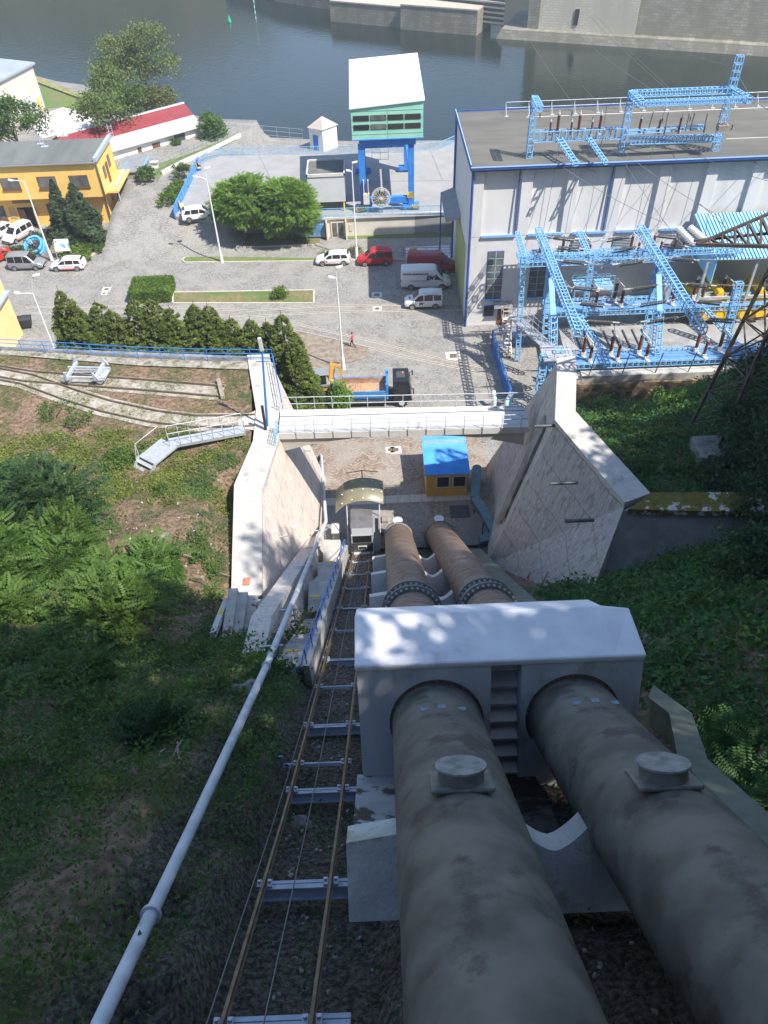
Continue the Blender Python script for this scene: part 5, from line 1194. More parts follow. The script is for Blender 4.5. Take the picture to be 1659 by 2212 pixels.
# long spans crossing the picture
spans = [((1140, 80), 40, 190, (1500, 560), 9, 62), ((1230, 150), 40, 190, (1600, 520), 12, 60), ((1270, 30), 60, 200, (1720, 420), 16, 62), ((1285, 30), 60, 200, (1740, 440), 16, 62), ((1390, 60), 60, 200, (1572, 142), 24.9, 74.3), ((1590, 150), 24.9, 74.3, (1700, 250), 30, 60), ((1210, 30), 50, 200, (1410, 195), 22, 74.3)]
for i, (a, za, ya, b2, zb2, yb) in enumerate(spans):
    wire(sag(G(a[0], a[1], y=ya), G(b2[0], b2[1], y=yb), .8), .03 if i < 4 else .025, '%s overhead line from the left crossing the river towards the powerhouse' % ('first', 'second', 'third', 'fourth', 'fifth', 'rightmost', 'short')[i], 'overhead lines')
for i, (a, ya, b2, yb) in enumerate((((1335, 318), 74, (1560, 470), 66), ((1345, 345), 73, (1500, 560), 62), ((1210, 340), 73, (1395, 400), 74), ((1500, 330), 74, (1700, 400), 60), ((1200, 350), 73, (1430, 480), 66))):
    wire(sag(G(a[0], a[1], y=ya), G(b2[0], b2[1], y=yb), .3), .022, 'thin cable slanting before the facade, %s' % ('middle one', 'one from the gantry foot', 'leftmost one', 'rightmost one', 'long low one')[i], 'slanting cables')
# big pale tank-like insulators near the transformer roof
for i, (u, v, u2, v2) in enumerate(((1462, 492, 1500, 530), (1487, 490, 1528, 525))):
    string(G(u, v, y=66), G(u2, v2, y=63.5), .38, 9, 'fat pale grey line trap insulator beside the blue transformer roof, %s one' % ('left', 'right')[i], 'line traps', mat('pale_grey_ins', (.45, .46, .48), rough=.5) if i == 0 else bpy.data.materials['pale_grey_ins'])
# transformer bay
tb_ = empty('transformer_bay', (40, 70, 3)); tag(tb_, 'transformer bay under a light blue corrugated roof at the right edge', 'shelter')
_a, _b = G(1545, 560, y=66.3), G(1500, 462, y=73.0)
rel(MB().hexa([(30.6, 66.6, 9.6), (60, 66.2, 9.6), (60, 76.5, 10), (32.8, 76.5, 10)], [(30.6, 66.6, 9.8), (60, 66.2, 9.8), (60, 76.5, 10.2), (32.8, 76.5, 10.2)]) if False else MB().hexa([(_a.x, 66.3, _a.z-.12), (60, 66.3, _a.z-.12), (60, 73.0, _b.z-.12), (_b.x, 73.0, _b.z-.12)], [(_a.x, 66.3, _a.z), (60, 66.3, _a.z), (60, 73.0, _b.z), (_b.x, 73.0, _b.z)]), tb_).build('roof', m_blueroof_x, tb_)
rel(MB().hexa([(_a.x+.3, 66.5, _a.z-2.6), (_a.x+.42, 66.5, _a.z-2.6), (_b.x+.42, 72.9, _b.z-3.4), (_b.x+.3, 72.9, _b.z-3.4)], [(_a.x+.3, 66.5, _a.z-.13), (_a.x+.42, 66.5, _a.z-.13), (_b.x+.42, 72.9, _b.z-.13), (_b.x+.3, 72.9, _b.z-.13)]), tb_).build('side_cladding', m_blueroof_x, tb_)
b = MB()
for x_ in (31.3, 36, 41, 47): b.beam((x_, 66.7, 3), (x_, 66.7, _a.z-.15), .22)
b.beam((31.3, 66.9, 5.8), (50, 66.9, 5.8), .2, .25); rel(b, tb_).build('frame', m_galv, tb_)
for i, x_ in enumerate((31.6, 35.6)):
    t_ = empty('transformer', (x_+1.2, 65.5, 3)); tag(t_, ('left' if i == 0 else 'right')+' bright yellow transformer with round fan discs in the bay', 'transformer')
    rel(MB().bx(x_, x_+3.2, 67.0, 71, 3.2, 5.4), t_).build('tank', m_myellow, t_, bevel=.1)
    for j in range(2):
        rel(MB().cyl((x_+.7+j*1.6, 66.4, 4.2), (x_+.7+j*1.6, 66.98, 4.2), .66, n=24), t_).build('fan_disc', m_myellow, t_)
        b = MB()
        for k in range(16):
            a0, a1 = 2*math.pi*k/16, 2*math.pi*(k+1)/16; b.beam((x_+.7+j*1.6+math.cos(a0)*.5, 66.37, 4.2+math.sin(a0)*.5), (x_+.7+j*1.6+math.cos(a1)*.5, 66.37, 4.2+math.sin(a1)*.5), .07)
        rel(b, t_).build('fan_rim', mat('deep_yellow', (.60, .34, .01), rough=.5), t_)
    rel(MB().cyl((x_+2.2, 67.2, 5.9), (x_+2.2, 70.5, 5.9), .4, n=16), t_).build('conservator', m_myellow, t_)
# grey access walkway and stairs
gwk = empty('access_walkway', (14.6, 62, 3)); tag(gwk, 'grey steel walkway with stairs beside the blue columns at the powerhouse corner', 'walkway')
a = Vector((13.9, 67.5, 4.2)); c = Vector((15.5, 59.5, 5.9)); d = Vector((15.9, 58.3, 6.0))
for nm2, p, q, w_ in (('walkway', a, c, 1.2),):
    s = Vector((.6, .1, 0)); rel(MB().hexa([p-s-Vector((0, 0, .12)), p+s-Vector((0, 0, .12)), q+s-Vector((0, 0, .12)), q-s-Vector((0, 0, .12))], [p-s, p+s, q+s, q-s]), gwk).build(nm2, m_gal2, gwk)
rel(MB().bx(14.7, 17.4, 57.2, 59.5, 5.8, 5.92), gwk).build('landing', m_gal2, gwk)
b = MB()
for s in (-.6, .6):
    o_ = Vector((s, 0, 0))
    for h in (.55, 1.1): b.tube([a+o_+Vector((0, 0, h)), c+o_+Vector((0, 0, h))], .035, n=6)
    for k in range(7): q = (a+o_).lerp(c+o_, k/6); b.cyl(q-Vector((0, 0, .1)), q+Vector((0, 0, 1.1)), .03, n=6)
for h in (.55, 1.1): b.tube([(14.7, 59.5, 5.9+h), (14.7, 57.2, 5.9+h), (17.4, 57.2, 5.9+h), (17.4, 59.5, 5.9+h)], .035, n=6)
for x_ in (14.7, 15.6, 16.5, 17.4): b.cyl((x_, 57.2, 5.8), (x_, 57.2, 7.0), .03, n=6)
for h in (0,): 
    for k in range(5): b.beam((14.3, 67.8+k*.3, 4.2-k*.3), (13.3, 67.8+k*.3, 4.2-k*.3), .25, .05)
rel(b, gwk).build('handrail', m_galv, gwk)
for p_, q_ in (((13.4, 67, 0), (13.4, 67, 4.1)), ((14.5, 67, 0), (14.5, 67, 4.1)), ((15, 60, 0), (15, 60, 5.7)), ((16.2, 60, 3), (16.2, 60, 5.7))): rel(MB().beam(p_, q_, .1), gwk).build('support_leg', m_galv, gwk)
# blue mesh fence and the white ladder at the yard level
bf = empty('mesh_fence', (12.2, 62, 0)); tag(bf, 'strong blue wire mesh fence line at the corner of the switchyard', 'fence')
A_, B_f = G(1047, 726, z=0), G(1064, 862, z=0); A_ = Vector((11.9, 68.6, 0)); B_f = Vector((12.3, 57.8, 0)); C_f = Vector((15.6, 69.0, 0))
b = MB()
for P, Q, n_ in ((A_, B_f, 5), (A_, C_f, 2)):
    for k in range(n_+1): q = P.lerp(Q, k/n_); b.beam(q, q+Vector((0, 0, 2.2)), .09)
    for h in (.1, 2.2): b.beam(P+Vector((0, 0, h)), Q+Vector((0, 0, h)), .06)
rel(b, bf).build('post', m_blue_dk, bf)
b = MB()
for P, Q in ((A_, B_f), (A_, C_f)):
    L = (Q-P).length; nn = int(L/.16)
    for k in range(nn): q = P.lerp(Q, k/nn); b.beam(q+Vector((0, 0, .1)), q+Vector((0, 0, 2.2)), .018)
    for k in range(1, 10): b.beam(P+Vector((0, 0, k*.22)), Q+Vector((0, 0, k*.22)), .014)
rel(b, bf).build('mesh', m_blue_dk, bf)
ld = empty('platform_ladder', (13.2, 68.2, 0)); tag(ld, 'cream mobile platform ladder standing inside the blue mesh fence', 'ladder')
b = MB()
for x_ in (12.9, 13.7):
    b.beam((x_, 66.6, 0), (x_, 69.0, 3.0), .08, .12); b.beam((x_, 69.2, 0), (x_, 69.0, 3.0), .07); b.beam((x_, 69.0, 3.0), (x_, 69.0, 4.0), .06); b.beam((x_, 69.0, 4.0), (x_, 70.0, 4.0), .06); b.beam((x_, 70.0, 3.0), (x_, 70.0, 4.0), .06)
b.beam((12.9, 69, 4), (13.7, 69, 4), .06)
rel(b, ld).build('frame', m_cream, ld)
for k in range(9): rel(MB().box((13.3, 66.7+k*.26, .25+k*.33), (.8, .22, .05)), ld).build('tread', m_cream, ld)
rel(MB().box((13.3, 69.5, 3.0), (.85, 1.0, .06)), ld).build('platform', m_cream, ld)
for i, (x_, y_) in enumerate(((10.8, 58.3), (11.9, 57.9))):
    o = MB().tube([(x_, y_, 0), (x_, y_, 1.2), (x_+(.5 if i else -.1), y_+.5, 1.7)], .22, n=12).build('vent_pipe', mat('pale_mint_paint', (.50, .62, .56), rough=.5) if i == 0 else bpy.data.materials['pale_mint_paint'])
    tag(o, ('left' if i == 0 else 'right')+' pale mint bent vent pipe in front of the blue mesh fence', 'pipe')
o = MB().bx(12.8, 17.2, 55.4, 56.2, 0, 1.2).build('low_concrete_wall', m_cream); tag(o, 'low cream concrete wall just beyond the right end of the footbridge', 'wall')
# pylon at the right edge
py = empty('lattice_pylon', onH(1548, 985)); tag(py, 'rusty brown lattice pylon rising past the right edge with its cross arm', 'pylon')
base = onH(1546, 980); f1 = Vector((base.x, base.y, base.z)); yb0 = base.y
tp = G(1700, 560, y=yb0+2.0)
l1a, l1b = f1, Vector((f1.x+2.2, f1.y+1.6, f1.z+26)); 
legs = [(f1, f1+Vector((1.9, 1.6, 17))), (f1+Vector((4.6, -.4, .8)), f1+Vector((2.9, 1.2, 17))), (f1+Vector((.3, 4.4, -1.2)), f1+Vector((1.9, 2.8, 17))), (f1+Vector((4.6, 4.4, -.6)), f1+Vector((2.9, 2.8, 17)))]
b = MB()
for p, q in legs: b.beam(p, q, .16)
rel(b, py).build('leg', m_pylon, py)
b = MB()
for i, j in ((0, 1), (0, 2), (1, 3), (2, 3)):
    for k in range(7):
        s0, s1 = k/7, (k+1)/7; a0, a1 = legs[i][0].lerp(legs[i][1], s0), legs[i][0].lerp(legs[i][1], s1); c0, c1 = legs[j][0].lerp(legs[j][1], s0), legs[j][0].lerp(legs[j][1], s1)
        b.beam(a0, c1, .07); b.beam(c0, a1, .07); b.beam(a1, c1, .06)
rel(b, py).build('bracing', m_pylon, py)
ya = f1.y+2; ta_ = G(1505, 528, y=ya); r1, r2, r3 = G(1700, 445, y=ya+.8), G(1700, 533, y=ya-.8), G(1700, 500, y=ya+.8)
b = MB(); b.beam(ta_, r1, .13); b.beam(ta_, r2, .16); b.beam(ta_+Vector((0, .4, 0)), r3, .11)
for k in range(1, 7): s = k/7; b.beam(ta_.lerp(r1, s), ta_.lerp(r2, s), .09); b.beam(ta_.lerp(r1, s), ta_.lerp(r2, min(1, s+1/7)), .09); b.beam(ta_.lerp(r3, s), ta_.lerp(r2, s), .08)
rel(b, py).build('cross_arm', m_pylon, py)
o = MB().box((0, 0, -.2), (2.6, 2.0, 1.6)).build('pylon_footing', m_conc_dark, bevel=.1, loc=f1); tag(o, 'weathered concrete footing block under the lattice pylon', 'footing')

# ================================================================ CRANE DECK
DZ = 2.6
dk = [G(378, 468, z=DZ), G(470, 470, z=DZ), G(560, 462, z=DZ), Vector((-5.6, 95.9, 0)), Vector((10.1, 95.4, 0)), Vector((13.6, 97, 0)), G(995, 304, z=DZ), G(955, 322, z=DZ), G(880, 330, z=DZ), G(640, 334, z=DZ), G(480, 336, z=DZ), G(450, 344, z=DZ), G(430, 358, z=DZ)]
o = MB().prism([(p.x, p.y) for p in dk], -1.5, DZ+.02).build('crane_deck', m_deck); tag(o, kind='structure')
b = MB()
jl = [((640, 334), (640, 455)), ((480, 400), (660, 398)), ((880, 395), (985, 390)), ((730, 330), (745, 455))]
for (a, c) in ((G(400, 398, z=DZ), G(985, 390, z=DZ)), (G(415, 450, z=DZ), G(985, 445, z=DZ)), (G(560, 336, z=DZ), G(590, 398, z=DZ)), (G(930, 326, z=DZ), G(955, 388, z=DZ)), (G(700, 335, z=DZ), G(690, 395, z=DZ))):
    b.beam(Vector((a.x, a.y, DZ+.027)), Vector((c.x, c.y, DZ+.027)), .12, .012)
o = b.build('deck_joint_lines', m_road_strip); tag(o, kind='structure')
dw = empty('deck_front_wall', (2, 95.8, 0)); tag(dw, 'cream wall with glazed entrance under the crane deck', 'wall')
rel(MB().bx(-8.6, 10.12, 95.55, 95.88, -.1, 2.55), dw).build('wall', m_cream, dw)
rel(MB().bx(-8.8, 10.12, 95.3, 95.95, 2.45, 2.72), dw).build('ledge', m_conc_pale, dw)
f = rel(MB().bx(-5.3, -3.6, 95.42, 95.55, 0, 2.1), dw).build('entrance_door', m_cream, dw)
rel(MB().bx(-5.15, -4.55, 95.39, 95.415, .15, 1.95).bx(-4.4, -3.75, 95.39, 95.415, .15, 1.95), dw).build('pane', m_glass2, f)
rel(MB().bx(-3.45, -3.3, 94.6, 95.55, 0, 2.4).bx(-5.9, -5.75, 94.6, 95.55, 0, 2.4), dw).build('porch_wall', m_cream, dw)
rel(MB().bx(-9.3, -6.1, 95.2, 95.5, .3, 1.9), dw).build('blue_louvre', m_bluedeck, dw)
rel(MB().bx(8.0, 9.6, 95.50, 95.548, .5, 1.7), dw).build('dark_window', m_black, dw)
rel(MB().box((-2.8, 95.5, 1.2), (.35, .06, .9)), dw).build('notice_panel', mat('notice', (.55, .50, .45), rough=.6), dw)
def picket(root, P, h=1.1, mt=m_blue, sp=.16, nm='railing'):
    b = MB(); P = [Vector(p) for p in P]
    for hh in (.12, h): 
        for i in range(len(P)-1): b.beam(P[i]+Vector((0, 0, hh)), P[i+1]+Vector((0, 0, hh)), .07, .05)
    for i in range(len(P)-1):
        d = P[i+1]-P[i]; n_ = max(1, int(d.length/sp))
        for j in range(n_): q = P[i]+d*(j/n_); b.beam(q+Vector((0, 0, .1)), q+Vector((0, 0, h)), .03 if j % 10 else .07)
    rel(b, root); return b.build(nm, mt, root)
e = empty('deck_railing', (2, 95.6, DZ)); tag(e, 'blue picket railing along the front edge of the crane deck', 'railing'); picket(e, [(-8.6, 95.5, DZ+.1), (10.0, 95.2, DZ+.1)])
e = empty('deck_railing', (-8, 93, DZ)); tag(e, 'short blue railing above the louvre beside the glazed entrance', 'railing'); picket(e, [(-9.4, 95.4, DZ-.2), (-6.3, 95.3, DZ-.2), (-5.9, 95.4, DZ-.2)])
e = empty('deck_railing', dk[9]); tag(e, 'blue picket railing along the river side of the crane deck', 'railing'); picket(e, [Vector((p.x, p.y, DZ)) for p in (dk[12], dk[11], dk[10], dk[9], dk[8], dk[7], dk[6])])
e = empty('solid_barrier', dk[0]); tag(e, 'blue sheet barrier along the left side of the crane deck', 'barrier')
a, c = Vector((dk[0].x, dk[0].y, DZ)), Vector((dk[12].x, dk[12].y, DZ)); nvec = Vector((0, 0, 1.25)); s = Vector((.05, 0, 0))
rel(MB().hexa([a-s, c-s, c+s, a+s], [a-s+nvec, c-s+nvec, c+s+nvec, a+s+nvec]), e).build('sheet', mat('barrier_blue', (.05, .24, .60), (.08, .30, .68), .8, .5), e)
b = MB()
for k in range(14): q = a.lerp(c, k/13); b.beam(q+Vector((.12, 0, 0)), q+Vector((.12, 0, 1.2)), .06)
rel(b, e).build('stiffener', m_blue, e)
def bench(u, v, rz, lab):
    p = G(u, v, z=DZ); e = empty('deck_bench', (p.x, p.y, DZ+.02), rz); tag(e, lab, 'bench'); 
    b = MB(); b.box((0, 0, .45), (.5, 1.8, .07)).box((-.3, 0, .8), (.08, 1.8, .3)); b.build('seat', mat('bench_wood', (.55, .42, .26), rough=.7) if 'bench_wood' not in bpy.data.materials else bpy.data.materials['bench_wood'], e)
    for s in (-.7, .7): MB().box((0, s, .22), (.5, .12, .44)).build('leg', m_blue_dk, e)
bench(395, 452, R(15), 'timber bench on blue legs by the near end of the blue barrier'); bench(430, 366, R(15), 'bench by the far corner of the blue barrier where a person sits')
# grey cabin on the deck
gc = empty('grey_cabin', (-5.6, 97.5, DZ)); tag(gc, 'pale grey two-storey cabin on the crane deck left of the crane', 'cabin')
rel(MB().bx(-7.9, -3.3, 97.2, 102.0, DZ+1.3, DZ+4.6), gc).build('upper_box', mat('cabin_grey', (.50, .52, .53), (.56, .58, .59), .8, .8), gc)
rel(MB().bx(-7.6, -3.5, 97.9, 101.5, DZ, DZ+1.3), gc).build('recessed_base', m_gear, gc)
rel(MB().bx(-8.0, -3.2, 97.1, 97.25, DZ+4.5, DZ+4.85).bx(-8.0, -7.85, 97.1, 102.1, DZ+4.5, DZ+4.85).bx(-3.35, -3.2, 97.1, 102.1, DZ+4.5, DZ+4.85).bx(-8, -3.2, 101.95, 102.1, DZ+4.5, DZ+4.85), gc).build('parapet', m_conc_pale, gc)
rel(MB().bx(-7.84, -3.36, 97.26, 101.94, DZ+4.6, DZ+4.64), gc).build('flat_roof', m_roofdark, gc)
for x_ in (-7.7, -3.5): rel(MB().box((x_, 97.35, DZ+.65), (.16, .16, 1.3)), gc).build('striped_post', m_stripe_y, gc)
# gantry crane
cn = empty('gantry_crane', (2.2, 103, DZ)); tag(cn, 'blue gantry crane with mint green machinery house and white roof', 'gantry crane')
def C_(mb, nm, m, par=None, bevel=0): return rel(mb, cn).build(nm, m, par or cn, bevel=bevel)
cy0, cy1 = 97.1, 109.4; zc0, zc1 = 11.65, 15.05
xL, xR = -2.0, 6.45
C_(MB().hexa([(xL, cy0-.9, zc0), (xR, cy0-.9, zc0), (xR, cy1+.9, zc0), (xL, cy1+.9, zc0)], [(xL, cy0-.9, zc1), (xR, cy0-.9, zc1+.62), (xR, cy1+.9, zc1+1.7), (xL, cy1+.9, zc1+1.25)]), 'machinery_house', m_green)
C_(MB().hexa([(xL-.15, cy0-1.1, zc1+.02), (xR+.15, cy0-1.1, zc1+.66), (xR+.15, cy1+1.1, zc1+1.77), (xL-.15, cy1+1.1, zc1+1.3)], [(xL-.15, cy0-1.1, zc1+.15), (xR+.15, cy0-1.1, zc1+.79), (xR+.15, cy1+1.1, zc1+1.9), (xL-.15, cy1+1.1, zc1+1.43)]), 'roof', m_crane_roof)
b = MB()
for k in range(4): b.bx(xL, xR, cy0-.93, cy0-.902, zc0+.55+k*.85, zc0+.58+k*.85)
b.bx(2.25, 2.28, cy0-.93, cy0-.902, zc0, zc1)
C_(b, 'panel_seam', mat('mint_seam', (.16, .36, .28), rough=.6))
for row, z_ in ((0, zc0+1.05), (1, zc0+2.05)):
    for k in range(4):
        x_ = xL+.22+k*2.02; f = C_(MB().bx(x_, x_+1.88, cy0-.955, cy0-.932, z_, z_+.62), 'window', m_gear, bevel=.01)
        C_(MB().bx(x_+.06, x_+1.82, cy0-.975, cy0-.957, z_+.06, z_+.56), 'pane', m_glass2 if (k == 1) else m_glass, f)
C_(MB().bx(xL-.05, xR+.05, cy0-.95, cy1+.95, zc0-.12, zc0).bx(-1.2, 5.6, cy0-.6, cy0+.3, zc0-.9, zc0-.12).bx(-1.2, 5.6, cy1-.3, cy1+.6, zc0-.9, zc0-.12), 'top_girder', m_blue_dk)
for x_ in (-1.0, 5.0):
    for yv in (cy0, cy1): C_(MB().bx(x_-.38 if x_ < 0 else x_-.3, x_+.4, yv-.4, yv+.4, DZ+.8, zc0-.9), 'leg', m_blue_dk)
    C_(MB().bx(x_-.3, x_+.35, cy0+.4, cy1-.4, DZ+4.6, DZ+5.4), 'side_tie', m_blue_dk)
C_(MB().bx(-.6, 4.7, cy0-.3, cy0+.3, DZ+.95, DZ+1.75), 'lower_tie', m_blue_dk); C_(MB().bx(-.6, 4.7, cy1-.3, cy1+.3, DZ+3.4, DZ+4.5), 'rear_tie', m_blue_dk)
for x_ in (-1.0, 5.0):
    for yv in (cy0, cy1):
        C_(MB().box((x_, yv, DZ+.55), (2.1, .8, .5)).box((x_-.8, yv, DZ+.25), (.6, .6, .35)).box((x_+.8, yv, DZ+.25), (.6, .6, .35)), 'bogie', m_blue_dk)
        for s in (-.8, .8): C_(MB().cyl((x_+s, yv-.12, DZ+.25), (x_+s, yv+.12, DZ+.25), .24, n=12), 'wheel', m_gear)
def stripes(x_, yv, z_, w_, h_, n=5):
    C_(MB().bx(x_-w_/2, x_+w_/2, yv-.02, yv, z_-h_/2, z_+h_/2), 'warning_panel', m_stripe_y)
    b = MB()
    for k in range(n): x0 = x_-w_/2+k*w_/n; b.add([(x0, yv-.03, z_-h_/2), (x0+w_/n*.5, yv-.03, z_-h_/2), (min(x0+w_/n*.5+h_*.4, x_+w_/2), yv-.03, z_+h_/2), (min(x0+h_*.4, x_+w_/2), yv-.03, z_+h_/2)], [(0, 1, 2, 3)])
    C_(b, 'warning_stripe', m_black)
for (x_, yv, z_, w_, h_) in ((-1.3, cy0-.45, DZ+.6, 1.1, .7), (-1.6, cy0-.47, DZ+.35, .8, .4), (5.6, cy0-.45, DZ+.55, 1.0, .5), (4.9, cy0-.42, DZ+2.0, .7, .8), (-1.0, cy1-.42, DZ+5.9, .5, .8), (-1.0, cy1-.42, DZ+4.4, .5, .8), (5.0, cy1-.42, DZ+6.0, .7, .8), (5.0, cy1-.42, DZ+4.6, .6, .8)): stripes(x_, yv, z_, w_, h_)
# cable reel
cr_ = empty('cable_reel', (1.2, cy0-.9, DZ+2.0)); tag(cr_, 'large cream spoked cable reel on the front of the blue crane', 'cable reel')
b = MB(); rr_ = 1.15
for yv in (-.25, .25):
    for k in range(32):
        a0, a1 = 2*math.pi*k/32, 2*math.pi*(k+1)/32; b.beam((math.cos(a0)*rr_, yv, math.sin(a0)*rr_), (math.cos(a1)*rr_, yv, math.sin(a1)*rr_), .07)
    for k in range(16): a0 = 2*math.pi*k/16; b.beam((0, yv, 0), (math.cos(a0)*rr_, yv, math.sin(a0)*rr_), .045)
b.build('rim_and_spokes', m_cream, cr_); MB().cyl((0, -.2, 0), (0, .2, 0), .72, n=24).build('wound_cable', m_black, cr_); MB().cyl((0, -.35, 0), (0, .4, 0), .14, n=12).build('hub', m_cream, cr_)
C_(MB().bx(-1.0, -.25, cy0-1.1, cy0-.45, DZ+1.3, DZ+2.6).bx(-.95, -.85, cy0-1.0, cy0-.5, DZ+2.6, DZ+4.2).bx(-.4, -.3, cy0-1.0, cy0-.5, DZ+2.6, DZ+4.2), 'electrical_cabinet', m_cream)
b = MB()
for x_ in (.3, 1.4, 2.5): b.beam((x_, 106.6, DZ+2.8), (x_, 106.6, DZ+4.6), .05)
for z_ in (2.8, 3.7, 4.6): b.beam((.3, 106.6, DZ+z_), (2.5, 106.6, DZ+z_), .05)
C_(b, 'ladder_cage', m_galv)
# little white hut at the river
hu = empty('gauge_hut', G(697, 310, z=1)); tag(hu, 'small white hut with beige hipped roof and blue door at the riverside', 'hut')
hp = G(697, 322, z=.5); hx, hy = hp.x, hp.y+2.4
W4 = [(hx-2.0, hy-.9), (hx+.15, hy-2.2), (hx+2.3, hy-.2), (hx+.2, hy+1.3)]
rel(MB().prism(W4, -3, 3.3), hu).build('wall', m_white, hu)
b = MB(); ap = (hx+.15, hy-.5, 4.7); rp_ = [(x+(x-hx)*.14, y+(y-hy)*.14, 3.28) for x, y in W4]
b.add(rp_+[ap], [(0, 1, 4), (1, 2, 4), (2, 3, 4), (3, 0, 4), (3, 2, 1, 0)]); rel(b, hu).build('roof', mat('beige_roof', (.40, .35, .29), (.46, .41, .35), 1, .9), hu)
a, c = Vector((*W4[0], 0)), Vector((*W4[1], 0)); d = (c-a).normalized(); nrm = Vector((d.y, -d.x, 0))
q0, q1 = a+d*.7+nrm*.03, a+d*1.6+nrm*.03; rel(MB().hexa([q0, q1, q1+nrm*.03, q0+nrm*.03], [p+Vector((0, 0, 2.3)) for p in (q0, q1, q1+nrm*.03, q0+nrm*.03)]), hu).build('door', m_blue_dk, hu)
rel(MB().prism([(x*1.0+(x-hx)*.12, y+(y-hy)*.12) for x, y in W4], -4.5, -.2), hu).build('masonry_base', m_masonry_l, hu)
e = empty('riverside_fence', G(600, 300, z=0)); tag(e, 'thin grey post fence along the river bank left of the white hut', 'fence')
railing(e, [G(487, 292, z=1.2), G(540, 298, z=.8), G(600, 303, z=.6), G(655, 308, z=.5)], h=2.0, nr=3, mt=m_galv, r=.02, sp=2.6)
o = MB().bx(0, 1, 0, 1, 0, 1)
rmp = empty('yellow_buffer', G(1078, 585, z=0) if False else Vector((4.9, 90.2, 0))); tag(rmp, 'small yellow buffer stop behind the red van by the deck wall', 'buffer stop')
MB().box((0, 0, .5), (.9, .3, .5)).box((-.3, .3, .25), (.15, .6, .5)).box((.3, .3, .25), (.15, .6, .5)).build('buffer_frame', m_myellow, rmp)
o = MB().bx(4.0, 9.6, 84.5, 92.0, 0, .02).build('concrete_apron', m_conc_pale); tag(o, kind='structure')
e = empty('apron_railing', (6.5, 89.4, 0)); tag(e, 'low dark blue railing behind the parked red van', 'railing'); railing(e, [(3.7, 89.6, 0), (9.4, 89.3, 0)], h=1.1, nr=3, mt=m_navy, r=.03, sp=1.4)
# ================================================================ YELLOW OFFICE
yb = empty('yellow_office', (-45, 103, 0)); tag(yb, 'bright yellow two-storey office with grey flat roof and brown windows', 'building')
def Q_(mb, nm, m, par=None): return rel(mb, yb).build(nm, m, par or yb)
yx1, yy0, yy1 = -34.9, 102.1, 109.4
Q_(MB().bx(-62, yx1-.5, yy0+.6, yy1, -.2, 4.0), 'lower_wall', m_yellow)
Q_(MB().bx(-62, yx1, yy0-.6, yy1, 4.0, 8.3), 'upper_wall', m_yellow)
Q_(MB().bx(-62.2, yx1+.15, yy0-.85, yy1+.2, 8.3, 8.55), 'roof', mat('green_grey_felt', (.115, .125, .115), (.15, .165, .15), .4, .9, c3=(.10, .10, .095), s3=.6, stretch=(1, .2, 1)))
Q_(MB().bx(yx1-.1, yx1+.35, yy0-.9, yy1+.3, 8.5, 9.0), 'parapet', mat('parapet_sheet', (.36, .42, .47), rough=.5))
Q_(MB().bx(-62.2, yx1+.1, yy0-1.0, yy0-.85, 8.35, 8.5), 'gutter', mat('gutter_grey', (.25, .26, .26), rough=.5))
Q_(MB().tube([(yx1+.1, yy0-.75, 8.4), (yx1+.12, yy0-.75, 4.2), (yx1-.35, yy0+.4, 3.6), (yx1-.35, yy0+.4, .1)], .09), 'downpipe', mat('gutter_brown', (.22, .20, .18), rough=.5))
def win(par, x0, z0, w_, h_, y, axis='y', depth=.05, mu=2):
    if axis == 'y':
        f = rel(MB().bx(x0, x0+w_, y-depth, y-.003, z0, z0+h_), par).build('window', m_brownfr, par)
        for k in range(mu): g = rel(MB().bx(x0+.12+k*(w_-.1)/mu, x0+(k+1)*(w_-.1)/mu, y-depth-.012, y-depth-.002, z0+.14, z0+h_-.12), par).build('pane', m_glass2, f)
        rel(MB().bx(x0-.08, x0+w_+.08, y-depth-.1, y-.003, z0-.1, z0-.004), par).build('sill', m_brownfr, f)
    else:
        f = rel(MB().bx(y+.003, y+depth, x0, x0+w_, z0, z0+h_), par).build('window', m_brownfr, par)
        rel(MB().bx(y+depth+.002, y+depth+.012, x0+.1, x0+w_-.1, z0+.12, z0+h_-.12), par).build('pane', m_glass2, f)
    return f
for (u, v) in ((3, 400), (83, 398), (153, 398)):
    p = G(u, v, y=yy0-.6); win(yb, p.x, 5.35, 2.4, 1.5, yy0-.6)
for (u, v) in ((-5, 470), (108, 468)):
    p = G(u, v, y=yy0+.6); win(yb, p.x, .95, 1.3, 1.9, yy0+.6, mu=1)
p = G(48, 480, y=yy0+.6); d_ = Q_(MB().bx(p.x, p.x+2.3, yy0+.5, yy0+.597, 0, 2.5), 'door', m_black)
rel(MB().hexa([(p.x, yy0+.5, 0), (p.x+1.1, yy0-.1, 0), (p.x+1.1, yy0-.02, 0), (p.x, yy0+.58, 0)], [(p.x, yy0+.5, 2.4), (p.x+1.1, yy0-.1, 2.4), (p.x+1.1, yy0-.02, 2.4), (p.x, yy0+.58, 2.4)]), yb).build('door_leaf', m_brownfr, d_)
rel(MB().hexa([(p.x+2.3, yy0+.5, 0), (p.x+2.5, yy0-.6, 0), (p.x+2.58, yy0-.6, 0), (p.x+2.38, yy0+.5, 0)], [(p.x+2.3, yy0+.5, 2.4), (p.x+2.5, yy0-.6, 2.4), (p.x+2.58, yy0-.6, 2.4), (p.x+2.38, yy0+.5, 2.4)]), yb).build('door_leaf', mat('ochre_door', (.40, .24, .08), rough=.6), d_)
Q_(MB().bx(p.x-.3, p.x+2.2, yy0+.5, yy0+.597, 3.1, 3.75), 'fascia_sign', mat('brown_sign', (.20, .15, .11), rough=.7))
Q_(MB().bx(p.x-1.2, p.x-.4, yy0+.54, yy0+.597, 1.1, 2.6), 'notice_board', mat('ochre_board', (.50, .38, .18), rough=.7))
